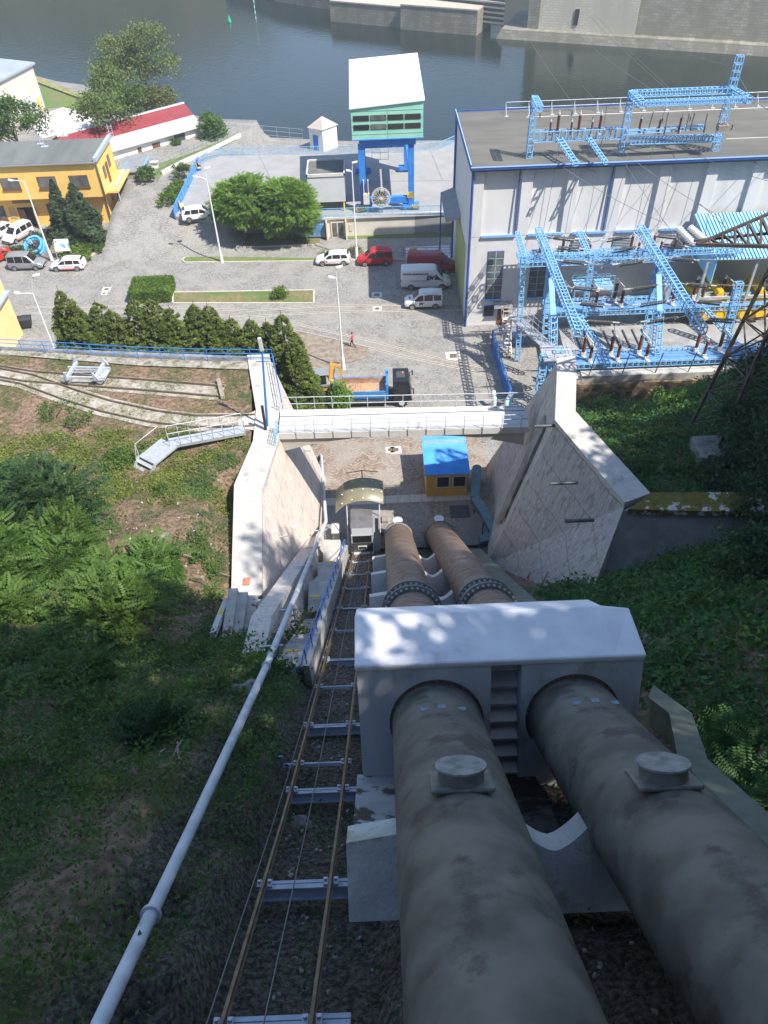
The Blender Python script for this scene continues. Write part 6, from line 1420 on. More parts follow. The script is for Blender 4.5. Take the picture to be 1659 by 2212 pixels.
for (ya_, za_) in ((103.6, 5.4), (106.4, 5.8)): win(yb, ya_, za_, 1.0, 1.5, yx1, 'x')
Q_(MB().bx(yx1+.003, yx1+.06, 105.0, 105.9, 4.3, 6.9), 'door', m_brownfr); win(yb, 105.5, 1.8, 1.0, 1.4, yx1-.5, 'x')
Q_(MB().bx(yx1, yx1+1.6, yy0+.4, yy1+.5, 4.0, 4.25), 'balcony_slab', mat('balcony_yellow', (.80, .52, .14), rough=.8))
b = MB(); Pb = [(yx1, yy0+.4), (yx1+1.55, yy0+.4), (yx1+1.55, yy1+.5)]
for h in (.4, .75, 1.1): b.tube([(x, y, 4.25+h) for x, y in Pb], .03, n=5)
for k in range(8): b.cyl((yx1+1.55, yy0+.4+k*1.05, 4.25), (yx1+1.55, yy0+.4+k*1.05, 5.35), .03, n=5)
Q_(b, 'balcony_railing', m_blue)
Q_(MB().cyl((yx1+1.3, yy0+1.2, 0), (yx1+1.3, yy0+1.2, 4.0), .1, n=8), 'balcony_post', m_galv)
Q_(MB().bx(yx1-.4, yx1+1.4, yy0+1.2, yy1+3.5, 0, .5), 'side_ramp', mat('ramp_blue_grey', (.22, .30, .36), rough=.8))
b = MB()
for s in (0, .5): b.beam((yx1+.2+s, yy1+.1, 3.5), (yx1+.2+s, yy1+.1, 10.3), .05)
for k in range(22): b.beam((yx1+.2, yy1+.1, 3.7+k*.3), (yx1+.7, yy1+.1, 3.7+k*.3), .035)
for k in range(7): 
    zz = 5.6+k*.75; P = [(yx1+.2, yy1+.1, zz), (yx1, yy1-.35, zz), (yx1+.45, yy1-.65, zz), (yx1+.9, yy1-.35, zz), (yx1+.7, yy1+.1, zz)]; b.tube(P, .02, n=4)
Q_(b, 'caged_ladder', m_galv)
b = MB()
for u, v in ((88, 312), (139, 295), (97, 318)): p = G(u, v, z=8.55); Q_(MB().cyl(p, p+Vector((0, 0, 1.3)), .05, n=6).box(p+Vector((0, 0, .08)), (.9, .5, .12)), 'roof_vent', m_galv)
g = empty('grey_annex', (-33.5, 114, 0)); tag(g, 'low grey annex with light blue roof edge behind the yellow office', 'shed')
rel(MB().bx(-35.2, -32.2, 110.5, 116.0, 0, 3.6), g).build('wall', mat('annex_grey', (.20, .23, .25), (.28, .30, .32), 1, .8), g); rel(MB().bx(-35.4, -32.0, 110.3, 116.3, 3.6, 3.75), g).build('roof', m_greyroof, g); rel(MB().bx(-32.0, -31.88, 110.3, 116.3, 3.45, 3.78), g).build('roof_edge', m_blue, g)
# red-roofed shed
rs = empty('red_roof_shed', (-32, 122, 0)); tag(rs, 'long white shed with half red and half rusty pale sheet roof', 'shed')
a, c = G(300, 352, z=1.2), G(437, 312, z=1.2); d = (c-a); d.z = 0; d.normalize(); nrm = Vector((-d.y, d.x, 0))
a = a-d*9.0; Lr = (c-a).length; W_ = 9.2
def R_(s, t, z): q = a+d*s+nrm*t; return (q.x, q.y, z)
he, hr = 4.1, 6.0
b = MB(); b.hexa([R_(0, 0, -1), R_(Lr, 0, -1), R_(Lr, W_, -1), R_(0, W_, -1)], [R_(0, 0, he), R_(Lr, 0, he), R_(Lr, W_, he), R_(0, W_, he)])
b.add([R_(0, 0, he), R_(0, W_, he), R_(0, W_/2, hr), R_(Lr, 0, he), R_(Lr, W_, he), R_(Lr, W_/2, hr)], [(0, 1, 2), (3, 5, 4)])
rel(b, rs).build('wall', m_white, rs)
def slope(t0, t1, z0, z1, nm, m, th=.1): rel(MB().hexa([R_(-.4, t0, z0), R_(Lr+.4, t0, z0), R_(Lr+.4, t1, z1), R_(-.4, t1, z1)], [R_(-.4, t0, z0+th), R_(Lr+.4, t0, z0+th), R_(Lr+.4, t1, z1+th), R_(-.4, t1, z1+th)]), rs).build(nm, m, rs)
k_ = (hr-he)/(W_/2)
slope(-.6, 2.0, he-.6*k_, he+2.0*k_, 'pale_roof', m_oldroof); slope(1.95, W_/2, he+1.95*k_+.06, hr+.06, 'red_roof', m_redroof); slope(W_/2, W_+.5, hr+.06, he-.3, 'rear_roof', m_redroof)
rel(MB().hexa([R_(-.4, W_/2-.25, hr+.1), R_(Lr+.4, W_/2-.25, hr+.1), R_(Lr+.4, W_/2+.25, hr+.1), R_(-.4, W_/2+.25, hr+.1)], [R_(-.4, W_/2-.2, hr+.26), R_(Lr+.4, W_/2-.2, hr+.26), R_(Lr+.4, W_/2+.2, hr+.26), R_(-.4, W_/2+.2, hr+.26)]), rs).build('ridge_cap', m_galv, rs)
def onwall(s0, s1, z0, z1, nm, m, th=.05): return rel(MB().hexa([R_(s0, -th, z0), R_(s1, -th, z0), R_(s1, -.003, z0), R_(s0, -.003, z0)], [R_(s0, -th, z1), R_(s1, -th, z1), R_(s1, -.003, z1), R_(s0, -.003, z1)]), rs).build(nm, m, rs)
onwall(Lr-4.4, Lr-2.6, 1.9, 3.7, 'window', m_gear); onwall(Lr-8.2, Lr-6.9, 1.2, 3.3, 'door', mat('old_brown_door', (.12, .05, .03), (.17, .08, .05), 3)); onwall(Lr-10.6, Lr-10.0, 1.2, 3.3, 'door', bpy.data.materials['old_brown_door'])
# warehouse on the far left
wh = empty('warehouse', (-62, 150, 0)); tag(wh, 'big pale warehouse with blue-grey roof cut by the left picture edge', 'building')
c0_ = G(117, 432*.553, z=1.0); c0_ = G(98, 232, z=.5)
p0 = G(98, 232, z=2.6); d1 = Vector((-.92, -.40, 0)).normalized(); d2 = Vector((-.35, .94, 0)).normalized()
def Wq(s, t, z): q = p0+d1*s+d2*t; return (q.x, q.y, z)
q_l = G(0, 290, z=2.6)
d1 = Vector((q_l.x-p0.x, q_l.y-p0.y, 0)).normalized(); d2 = Vector((d1.y, -d1.x, 0))
if d2.y < 0: d2 = -d2
hh = G(68, 140, y=p0.y).z
rel(MB().hexa([Wq(0, 0, -1), Wq(22, 0, -1), Wq(22, 30, -1), Wq(0, 30, -1)], [Wq(0, 0, hh), Wq(22, 0, hh), Wq(22, 30, hh), Wq(0, 30, hh)]), wh).build('wall', mat('warehouse_panel', (.52, .49, .42), (.58, .55, .48), .5, .9), wh)
rel(MB().hexa([Wq(-.4, -.4, hh), Wq(22, -.4, hh), Wq(22, 30.4, hh+1.5), Wq(-.4, 30.4, hh+1.5)], [Wq(-.4, -.4, hh+.3), Wq(22, -.4, hh+.3), Wq(22, 30.4, hh+1.8), Wq(-.4, 30.4, hh+1.8)]), wh).build('roof', mat('blue_grey_roof', (.28, .32, .37), (.34, .38, .43), .5, .6), wh)
rel(MB().hexa([Wq(1.6, -.06, 0), Wq(6.2, -.06, 0), Wq(6.2, -.003, 0), Wq(1.6, -.003, 0)], [Wq(1.6, -.06, 5.2), Wq(6.2, -.06, 5.2), Wq(6.2, -.003, 5.2), Wq(1.6, -.003, 5.2)]), wh).build('gate', mat('pale_gate', (.50, .53, .50), rough=.8), wh)
rel(MB().hexa([Wq(1.35, -.3, 0), Wq(1.6, -.3, 0), Wq(1.6, -.1, 0), Wq(1.35, -.1, 0)], [Wq(1.35, -.3, 4.6), Wq(1.6, -.3, 4.6), Wq(1.6, -.1, 4.6), Wq(1.35, -.1, 4.6)]), wh).build('striped_post', m_stripe_y, wh)
sheet('warehouse_yard', [G(u, v, z=2.6) for u, v in ((60, 262), (135, 232), (205, 240), (200, 275), (130, 290), (90, 300))], m_conc_pale, z=2.63)
sheet('river_meadow', [G(u, v, z=2.6) for u, v in ((85, 180), (200, 215), (195, 245), (135, 232), (95, 235))], m_verge, z=2.64)
o = MB().prism([(p.x, p.y) for p in [G(u, v, z=2.6) for u, v in ((60, 160), (88, 172), (190, 212), (215, 232), (200, 226), (88, 184), (60, 172))]], 1.5, 2.95).build('bank_scrub', mat('scrub', (.16, .16, .06), (.30, .27, .12), 1.5, .95, bump=.8)); tag(o, kind='structure')
# lower-left yellow building corner
lb_ = empty('yellow_outbuilding', (-41, 72, 0)); tag(lb_, 'pale yellow outbuilding corner with grey sheet roof at the left edge near the blue railing', 'building')
cx0 = G(50, 720, z=0)
rel(MB().bx(cx0.x-14, cx0.x, cx0.y-12, cx0.y, -.2, 4.9), lb_).build('wall', mat('pale_yellow_render', (.78, .56, .24), (.82, .62, .30), .8, .85), lb_)
rel(MB().bx(cx0.x-.15, cx0.x+.35, cx0.y-12.2, cx0.y+.2, 4.9, 5.1), lb_).build('eaves', mat('eaves_blue_grey', (.30, .38, .44), rough=.5), lb_)
rel(MB().bx(cx0.x-14, cx0.x-.15, cx0.y-12.2, cx0.y+.2, 4.9, 7.5), lb_).build('upper_wall', bpy.data.materials['pale_yellow_render'], lb_)
rel(MB().bx(cx0.x+.003, cx0.x+.05, cx0.y-9.5, cx0.y-6.2, 0, 2.6), lb_).build('door', mat('pale_blue_door', (.45, .52, .58), rough=.6), lb_)
# wheelie bin
e = empty('waste_container', G(60, 707, z=0), R(10)); tag(e, 'black four-wheeled waste container beside the yellow outbuilding', 'waste container')
MB().hexa([(-.5, -.4, .2), (.5, -.4, .2), (.5, .4, .2), (-.5, .4, .2)], [(-.68, -.55, 1.15), (.68, -.55, 1.15), (.68, .5, 1.15), (-.68, .5, 1.15)]).build('bin_body', m_plastic, e)
MB().tube([(-.7, -.5, 1.15), (-.7, -.2, 1.35), (-.7, .3, 1.35), (-.7, .5, 1.15)], .02).hexa([(-.7, -.57, 1.15), (.7, -.57, 1.15), (.7, .52, 1.15), (-.7, .52, 1.15)], [(-.68, -.3, 1.38), (.68, -.3, 1.38), (.68, .3, 1.38), (-.68, .3, 1.38)]).build('lid', m_plastic, e)
for x_ in (-.4, .4):
    for y_ in (-.3, .3): MB().cyl((x_-.04, y_, .1), (x_+.04, y_, .1), .1, n=10).build('wheel', m_tyre, e)

# ================================================================ LAMP POSTS
def lamp(u, v, h, arms, label, at=None, rz=0.0):
    p = at or G(u, v, z=0); e = empty('street_lamp', (p.x, p.y, p.z), rz); tag(e, label, 'street lamp', 'white street lamps in the yard')
    MB().cyl((0, 0, 0), (0, 0, 1.4), .22, .16, n=12).build('base', m_pole, e)
    MB().tube([(0, 0, 1.4), (0, 0, h*.55), (0, 0, h)], [.11, .085, .06], n=10).build('mast', m_pole, e)
    for dx, dz in arms:
        MB().tube([(0, 0, h-.05), (dx*.6, 0, h+dz*.75), (dx, 0, h+dz)], .04, n=6).build('arm', m_pole, e)
        MB().beam((dx-.05, 0, h+dz), (dx+(.55 if dx > 0 else -.55), 0, h+dz+.12), .26, .12).build('lamp_head', m_white, e)
    return e
lamp(480, 567, 10.2, [(-.9, .3), (.1, 1.2)], 'white twin-headed lamp post standing in the narrow grass verge', rz=R(0))
lamp(771, 558, 10.4, [(-.12, .2), (.12, 1.1)], 'white lamp post between the white estate car and the red car')
lamp(742, 797, 10.0, [(-.15, 0.1), (.1, 1.1)], 'white lamp post rising beyond the footbridge by the dump truck')
lamp(113, 564, 10.0, [(-1.2, .1)], 'white single-arm lamp post beside the turbine runner display')
e = lamp(0, 0, 9.7, [(-1.1, .0), (.7, 1.7)], 'white twin-headed lamp post near the yellow outbuilding', at=Vector((-31.9, 66.0, 0)))

# ================================================================ VEHICLES
def loft_body(st, par, nm, m):
    """st: stations (x, zbot, zbelt, ztop, half width, half width at top)"""
    V = []; F = []; n = 12
    for (x, zb_, zm, zt2, w_, wt) in st:
        ring = [(w_*.86, zb_), (w_, zb_+.16), (w_, (zb_+zm)/2+.05), (w_*.985, zm), (wt+(w_-wt)*.12, zt2-.07 if zt2-zm > .1 else zt2-.02), (wt*.8, zt2)]
        ring = ring+[(-a_, c_) for a_, c_ in ring[::-1]]
        V += [(x, a_, c_) for a_, c_ in ring]
    for i in range(len(st)-1):
        for k in range(n): F.append((i*n+k, i*n+(k+1) % n, (i+1)*n+(k+1) % n, (i+1)*n+k))
    F += [tuple(range(n)), tuple(range((len(st)-1)*n, len(st)*n))[::-1]]
    b = MB().add(V, F, True); o = b.build(nm, m, par)
    md = o.modifiers.new('bevel', 'BEVEL'); md.width = .05; md.segments = 2; md.limit_method = 'ANGLE'; md.angle_limit = R(35)
    return o
def vehicle(name, st, side_w, front, rear, wheels, paint, label, cat, lights=True, L_r=.33, extras=None, rails=None, trim=True):
    e = empty(name); tag(e, label, cat)
    loft_body(st, e, 'body', paint)
    S = np.array(st)
    def at(x): return [float(np.interp(x, S[:, 0], S[:, i])) for i in range(1, 6)]
    def side(x, s, sg, off=.012):
        zb_, zm, zt2, w_, wt = at(x); a = (w_*.985, zm); c = (wt+(w_-wt)*.12, zt2-.07)
        return Vector((x, sg*(a[0]+(c[0]-a[0])*s+off), a[1]+(c[1]-a[1])*s))
    for sg in (1, -1):
        for (xa_, xb2, s0, s1, sk0, sk1) in side_w:
            b = MB(); n = 6; lo = [side(xa_+(xb2-xa_)*k/n, s0, sg) for k in range(n+1)]
            hi = [side(xa_+sk0+(xb2+sk1-xa_-sk0)*k/n, s1, sg) for k in range(n+1)]
            b.add(lo+hi, [(k, k+1, n+2+k, n+1+k) for k in range(n)]); b.build('side_window', m_glass, e, recalc=False)
    for nm2, rng_ in (('windscreen', front), ('rear_window', rear)):
        if not rng_: continue
        xa_, xb2 = rng_; b = MB(); n = 5; rows_ = []
        for k in range(n+1):
            x = xa_+(xb2-xa_)*k/n; zb_, zm, zt2, w_, wt = at(x); rows_ += [(x, -wt*.86, zt2+.012-.02*0), (x, 0, zt2+.015), (x, wt*.86, zt2+.012)]
        b.add(rows_, [(3*k+j, 3*k+j+1, 3*k+j+4, 3*k+j+3) for k in range(n) for j in range(2)]); b.build(nm2, m_glass, e, recalc=False)
    hw = float(S[:, 4].max())
    for wx in wheels:
        for sg in (1, -1):
            wv = MB(); wv.lathe([(0, L_r*.8), (.03, L_r), (.19, L_r), (.22, L_r*.8)], (wx, sg*(hw-.2), L_r), (wx, sg*(hw+.02), L_r), n=20)
            w_o = wv.build('wheel', m_tyre, e)
            rm = MB(); rm.cyl((wx, sg*(hw+.005), L_r), (wx, sg*(hw+.03), L_r), L_r*.24, n=10)
            for k in range(5): a_ = 2*math.pi*k/5+.3; rm.beam((wx, sg*(hw+.022), L_r), (wx+math.cos(a_)*L_r*.62, sg*(hw+.022), L_r+math.sin(a_)*L_r*.62), .09, .02, up=(0, 1, 0))
            for k in range(16): a0, a1 = 2*math.pi*k/16, 2*math.pi*(k+1)/16; rm.beam((wx+math.cos(a0)*L_r*.64, sg*(hw+.02), L_r+math.sin(a0)*L_r*.64), (wx+math.cos(a1)*L_r*.64, sg*(hw+.02), L_r+math.sin(a1)*L_r*.64), .045)
            rm.build('rim', m_rim, w_o)
            ar = MB()
            for k in range(10): a0, a1 = math.pi*k/10, math.pi*(k+1)/10; ar.beam((wx+math.cos(a0)*L_r*1.13, sg*(hw-.005), L_r+math.sin(a0)*L_r*1.13), (wx+math.cos(a1)*L_r*1.13, sg*(hw-.005), L_r+math.sin(a1)*L_r*1.13), .06, .03)
            ar.build('wheel_arch', m_plastic, e)
    xf, xr_ = S[-1, 0], S[0, 0]; zf = at(xf-.1); zr = at(xr_+.05)
    for sg in (1, -1):
        b = MB(); b.box((xf-.16, sg*(zf[3]-.22), zf[1]-.08), (.26, .34, .16)); b.build('headlight', m_lamp_clear, e, bevel=.03)
        b = MB(); b.box((xr_+.05, sg*(zr[3]-.1), zr[1]-.1), (.14, .18, .32)); b.build('tail_light', m_lamp_red, e, bevel=.03)
        wx_ = [q for q in side_w][-1][1]; mm = side(min(wx_, xf-1.0)-.05, .05, sg); MB().box(mm+Vector((0, sg*.12, .05)), (.12, .2, .14)).build('wing_mirror', paint if trim else m_plastic, e, bevel=.02)
    MB().box((xf-.02, 0, zf[0]+.18), (.1, hw*1.5, .16)).build('grille', m_plastic, e)
    MB().box((xf+.0, 0, zf[0]+.05), (.03, .52, .11)).build('number_plate', m_white, e); MB().box((xr_-.01, 0, zr[0]+.3), (.03, .52, .11)).build('number_plate', m_white, e)
    MB().bx(wheels[0]+.42, wheels[1]-.42, -hw*.97, hw*.97, .17, .28).build('sill_trim', m_plastic, e)
    if rails:
        for sg in (1, -1): b = MB(); q0, q1 = at(rails[0]), at(rails[1]); b.tube([(rails[0], sg*q0[4]*.86, q0[2]), (rails[0]+.1, sg*q0[4]*.86, q0[2]+.05), (rails[1]-.1, sg*q1[4]*.86, q1[2]+.05), (rails[1], sg*q1[4]*.86, q1[2])], .022, n=6); b.build('roof_rail', m_rim, e)
    b = MB()
    for x_ in ([side_w[0][1]+.0] if len(side_w) > 1 else []):
        for sg in (1, -1): q = side(x_, 0, sg, .004); b.beam(q, Vector((q.x, q.y, .35)), .015, .01)
    if b.v: b.build('door_gap', m_plastic, e)
    return e, at, side
estate = [(-2.12, .35, .70, .80, .70, .66), (-2.08, .28, .85, 1.0, .82, .66), (-1.98, .25, .93, 1.30, .85, .60), (-1.75, .22, .94, 1.43, .86, .60), (-.9, .20, .93, 1.48, .87, .62), (.1, .20, .92, 1.47, .87, .62), (.45, .20, .91, 1.38, .87, .62), (1.05, .22, .90, .98, .86, .68), (1.3, .22, .86, .93, .86, .70), (1.85, .24, .70, .80, .82, .64), (2.08, .28, .58, .66, .70, .52), (2.14, .34, .50, .55, .60, .45)]
suv = [(-2.2, .4, .8, .95, .72, .66), (-2.15, .35, .95, 1.1, .86, .68), (-1.95, .3, 1.05, 1.5, .90, .62), (-1.6, .28, 1.04, 1.62, .91, .64), (-.6, .26, 1.02, 1.66, .92, .66), (.3, .26, 1.0, 1.6, .92, .66), (.6, .26, 1.0, 1.5, .92, .66), (1.2, .28, .98, 1.08, .91, .72), (1.5, .28, .94, 1.0, .9, .74), (2.0, .3, .80, .88, .86, .66), (2.18, .35, .62, .70, .75, .55), (2.24, .4, .55, .6, .62, .5)]
mpv = [(-2.1, .35, .9, 1.2, .74, .66), (-2.06, .28, 1.0, 1.72, .84, .66), (-1.95, .25, 1.02, 1.80, .88, .68), (-.9, .22, 1.01, 1.84, .90, .70), (.2, .22, 1.0, 1.82, .90, .70), (.55, .22, .99, 1.72, .90, .68), (1.25, .24, .98, 1.08, .88, .72), (1.5, .24, .92, 1.0, .87, .74), (1.95, .26, .78, .86, .84, .66), (2.12, .3, .62, .70, .74, .55), (2.18, .36, .55, .6, .62, .5)]
van = [(-2.9, .45, 1.2, 2.1, .84, .76), (-2.86, .35, 1.25, 2.36, .94, .80), (-2.7, .32, 1.27, 2.44, .98, .82), (-.8, .30, 1.26, 2.48, .99, .84), (.9, .30, 1.24, 2.46, .99, .82), (1.2, .30, 1.22, 2.32, .99, .78), (1.95, .32, 1.18, 1.34, .97, .80), (2.15, .32, 1.10, 1.22, .96, .80), (2.6, .34, .92, 1.0, .92, .72), (2.8, .38, .7, .82, .82, .60), (2.87, .45, .6, .66, .7, .52)]
def place(e, p, rz, z=0.0): e.location = (p.x, p.y, z); e.rotation_euler = (0, 0, rz)
wE = [(-1.85, -1.05, .08, .92, .2, .05), (-.95, .0, .06, .94, .02, .0), (.08, .95, .06, .92, .0, -.38)]
wM = [(-1.95, -1.1, .08, .88, .04, .0), (-1.0, -.05, .06, .9, .0, .0), (.05, 1.1, .05, .88, .0, -.42)]
# 1 white estate by the info board
e, at, sd = vehicle('estate_car', estate, wE, (.46, 1.04), (-1.98, -1.76), (-1.3, 1.28), m_carwhite, 'white estate car with orange sill stripe parked nose to nose with the grey van', 'car', rails=(-1.7, .1))
place(e, G(272*.553, 1045*.553, z=0) if False else G(150, 580, z=0), R(180-1)); 
for k in range(5): q = sd(-.7+k*.28, -0.0, 1, .02); MB().box((q.x, q.y, .72), (.17, .012, .13)).build('logo_square', m_galv, e)
MB().box((-.2, .885, .40), (1.6, .012, .1)).build('orange_stripe', m_orange, e)
# 2 white estate right of lamp 3, with curved pink stripes
e, at, sd = vehicle('estate_car', estate, wE, (.46, 1.04), (-1.98, -1.76), (-1.3, 1.28), m_carwhite, 'white estate car with thin pink swoosh lines left of the red car', 'car', rails=(-1.7, .1))
place(e, G(720, 568, z=0), R(180-1)); MB().tube([(-1.3, .89, .98), (-.7, .89, .70), (0, .89, .55), (.6, .89, .52)], .012, n=4).build('pink_swoosh', m_orange, e); MB().box((.75, .885, .62), (.2, .012, .16)).build('red_logo', m_lamp_red, e)
# 3 red people carrier
e, at, sd = vehicle('people_carrier', mpv, wM, (.56, 1.22), None, (-1.3, 1.3), m_red, 'bright red people carrier with pale roof rails parked half in the shade', 'car', rails=(-1.5, .3)); place(e, G(811, 568, z=0), R(180))
# 4 silver van
e, at, sd = vehicle('passenger_van', [(x, zb_, zm, zt2+.12 if zt2 > 1.3 else zt2, w_, wt) for x, zb_, zm, zt2, w_, wt in mpv], wM, (.56, 1.22), None, (-1.35, 1.3), m_silver, 'silver grey high-roofed passenger van parked beside the turbine display', 'van'); place(e, G(62, 578, z=0), R(-2))
# 5 white SUV
e, at, sd = vehicle('suv', suv, wE, (.6, 1.18), (-2.0, -1.62), (-1.35, 1.35), m_carwhite, 'white crossover parked on the rising cobbles left of the big round tree', 'car', L_r=.36); p = G(436, 492, z=1.0)
q = G(436, 496, z=0); z_ = float(yardz(q.x, q.y)); 
for _ in range(6): q = G(436, 496, z=z_); z_ = float(yardz(q.x, q.y))
place(e, q, R(14), z_)
# 6 white van near door, 7 partly visible white car, 8 scarlet coupe
e, at, sd = vehicle('small_van', mpv, wM, (.56, 1.22), None, (-1.3, 1.3), m_carwhite, 'white van with orange stripe facing the camera in front of the yellow office door', 'van'); place(e, G(42, 515, z=0), R(-118))
MB().box((0, .905, .5), (2.4, .012, .12)).build('orange_stripe', m_orange, e); MB().box((-.6, .91, .75), (1.1, .012, .16)).build('logo_mark', m_galv, e)
e, at, sd = vehicle('estate_car', estate, wE, (.46, 1.04), (-1.98, -1.76), (-1.3, 1.28), m_carwhite, 'white car at the left picture edge behind the red coupe', 'car'); place(e, G(-2, 512, z=0), R(-118))
e, at, sd = vehicle('coupe', [(x, zb_, zm, zt2-.06 if zt2 > 1.2 else zt2, w_, wt) for x, zb_, zm, zt2, w_, wt in estate], wE, (.46, 1.04), (-1.98, -1.76), (-1.3, 1.28), m_orange_red, 'scarlet car at the left picture edge beside the silver van', 'car'); place(e, G(2, 560, z=0), R(48))
# 9 big white van with lettering
e, at, sd = vehicle('panel_van', van, [(1.0, 2.0, .06, .62, .05, -.5)], (1.22, 1.93), None, (-1.75, 1.85), m_carwhite, 'tall white panel van lettered WWW.DVSTAV.CZ facing the powerhouse', 'van', L_r=.36, trim=False); place(e, G(920, 618, z=0), R(-3))
text_part('WWW.DVSTAV.CZ', .34, m_black, e, (-1.2, -1.01+.02, 2.0), (R(97), 0, 0), bold=.012)
text_part('D', .62, m_black, e, (.28, -1.02, 1.55), (R(92), 0, 0), bold=.05, shear=.25); text_part('V', .62, m_maroon, e, (.68, -1.02, 1.55), (R(92), 0, 0), bold=.05, shear=.25)
MB().bx(-1.9, .5, -1.012, -.995, 1.18, 1.22).build('door_track', m_plastic, e)
text_part('DV', .32, m_black, e, (2.45, 0, 1.06), (0, R(0), R(-90)), bold=.03)
# 10 small white van with DV
e, at, sd = vehicle('small_van', mpv, wM, (.56, 1.22), None, (-1.3, 1.3), m_carwhite, 'small white van with DV logo and roof rails parked just below the panel van', 'van', rails=(-1.5, .3)); place(e, G(915, 660, z=0), R(180-2))
text_part('D', .36, m_black, e, (.42, .925, .72), (R(90), 0, R(180)), bold=.03, shear=.25); text_part('V', .36, m_maroon, e, (.17, .925, .72), (R(90), 0, R(180)), bold=.03, shear=.25)
text_part('DV', .3, m_maroon, e, (1.55, 0, 1.02), (0, 0, R(90)), bold=.03); text_part('WWW.DVSTAV.CZ', .13, m_black, e, (-.95, .80, 1.72), (R(75), 0, R(180)), bold=.004)
# 11 dark red van
e, at, sd = vehicle('panel_van', [(x, zb_, zm, zt2-.25 if zt2 > 1.9 else zt2, w_, wt) for x, zb_, zm, zt2, w_, wt in van], [(1.0, 2.0, .06, .72, .05, -.5)], (1.22, 1.93), None, (-1.75, 1.85), m_dred, 'dark red panel van in the shade behind the lettered white van', 'van', L_r=.36, trim=False); place(e, G(932, 584, z=0), R(-7))

# dump truck
dt = empty('dump_truck', G(806, 866, z=0), R(-1)); tag(dt, 'black-cabbed dump truck with blue tipping bed half full of brown soil', 'truck')
MB().bx(-3.6, 3.2, -.45, .45, .75, 1.05).bx(-2.3, 1.4, -1.15, -.5, .55, 1.05).bx(-2.3, 1.4, .5, 1.15, .55, 1.05).build('chassis', m_gear, dt)
b = MB(); b.bx(-3.7, 1.35, -1.2, 1.2, 1.15, 1.3); b.bx(-3.7, 1.35, -1.25, -1.15, 1.3, 2.0); b.bx(-3.7, 1.35, 1.15, 1.25, 1.3, 2.0); b.bx(-3.75, -3.65, -1.25, 1.25, 1.2, 2.0); b.build('tipping_bed', mat('bed_blue', (.02, .18, .50), (.05, .26, .58), 2, .5), dt)
MB().bx(-3.64, 1.34, -1.14, 1.14, 1.302, 1.32).bx(-3.6, 1.3, 1.10, 1.148, 1.3, 1.98).build('bed_lining', mat('worn_bed', (.42, .34, .26), (.34, .16, .10), 1.5, .8), dt)
MB().bx(1.3, 1.5, -1.28, 1.28, 1.1, 2.45).box((1.4, 1.1, 2.6), (.3, .3, .25)).box((1.4, -1.1, 2.6), (.3, .3, .25)).build('headboard', bpy.data.materials['bed_blue'], dt)
V = []; F = []; nx_, ny_ = 22, 12
for j in range(ny_):
    for i in range(nx_): x_ = -2.4+2.5*i/(nx_-1); y_ = -1.0+2.0*j/(ny_-1); rr_ = math.hypot((x_+1.15)/1.3, (y_-.15)/.95); V.append((x_, y_, 1.31+max(0, .38*(1-rr_*rr_))*(1+.35*random.random())))
for j in range(ny_-1):
    for i in range(nx_-1): q = j*nx_+i; F.append((q, q+1, q+nx_+1, q+nx_))
MB().add(V, F).build('soil_load', mat('orange_soil', (.40, .20, .10), (.52, .32, .18), 6, .95, bump=.8), dt)
b = MB(); b.hexa([(1.95, -1.2, .75), (3.75, -1.2, .75), (3.75, 1.2, .75), (1.95, 1.2, .75)], [(1.95, -1.15, 2.95), (3.45, -1.1, 2.95), (3.45, 1.1, 2.95), (1.95, 1.15, 2.95)]); b.build('cab', mat('black_cab', (.015, .016, .02), rough=.35), dt, bevel=.08)
MB().quad((3.74, -1.0, 1.75), (3.74, 1.0, 1.75), (3.52, .98, 2.75), (3.52, -.98, 2.75)).build('windscreen', m_glass, dt); MB().quad((2.3, -1.205, 1.75), (3.35, -1.205, 1.75), (3.25, -1.165, 2.6), (2.3, -1.165, 2.6)).build('side_window', m_glass, dt)
MB().bx(2.3, 3.1, -.5, .5, 2.955, 3.0).build('roof_hatch', m_gear, dt); MB().box((2.9, .2, 3.05), (.14, .14, .16)).build('beacon', m_orange, dt)
for s in (-1, 1): MB().beam((3.6, s*1.2, 2.3), (3.85, s*1.5, 2.3), .05).box((3.85, s*1.5, 2.1), (.12, .2, .5)).build('wing_mirror', m_plastic, dt)
for wx in (-2.9, -.0+2.75):
    for s in (-1, 1):
        w_o = MB().lathe([(0, .42), (.04, .52), (.28, .52), (.32, .42)], (wx, s*.85, .52), (wx, s*1.17, .52), n=24).build('wheel', m_tyre, dt); MB().cyl((wx, s*1.16, .52), (wx, s*1.185, .52), .27, n=16).build('rim', m_white_metal, w_o)
        MB().tube([(wx+math.cos(a_)*.66, s*1.05, .52+math.sin(a_)*.62) for a_ in np.linspace(.1, math.pi-.1, 9)], .07, n=4).build('mudguard', m_gear, dt)
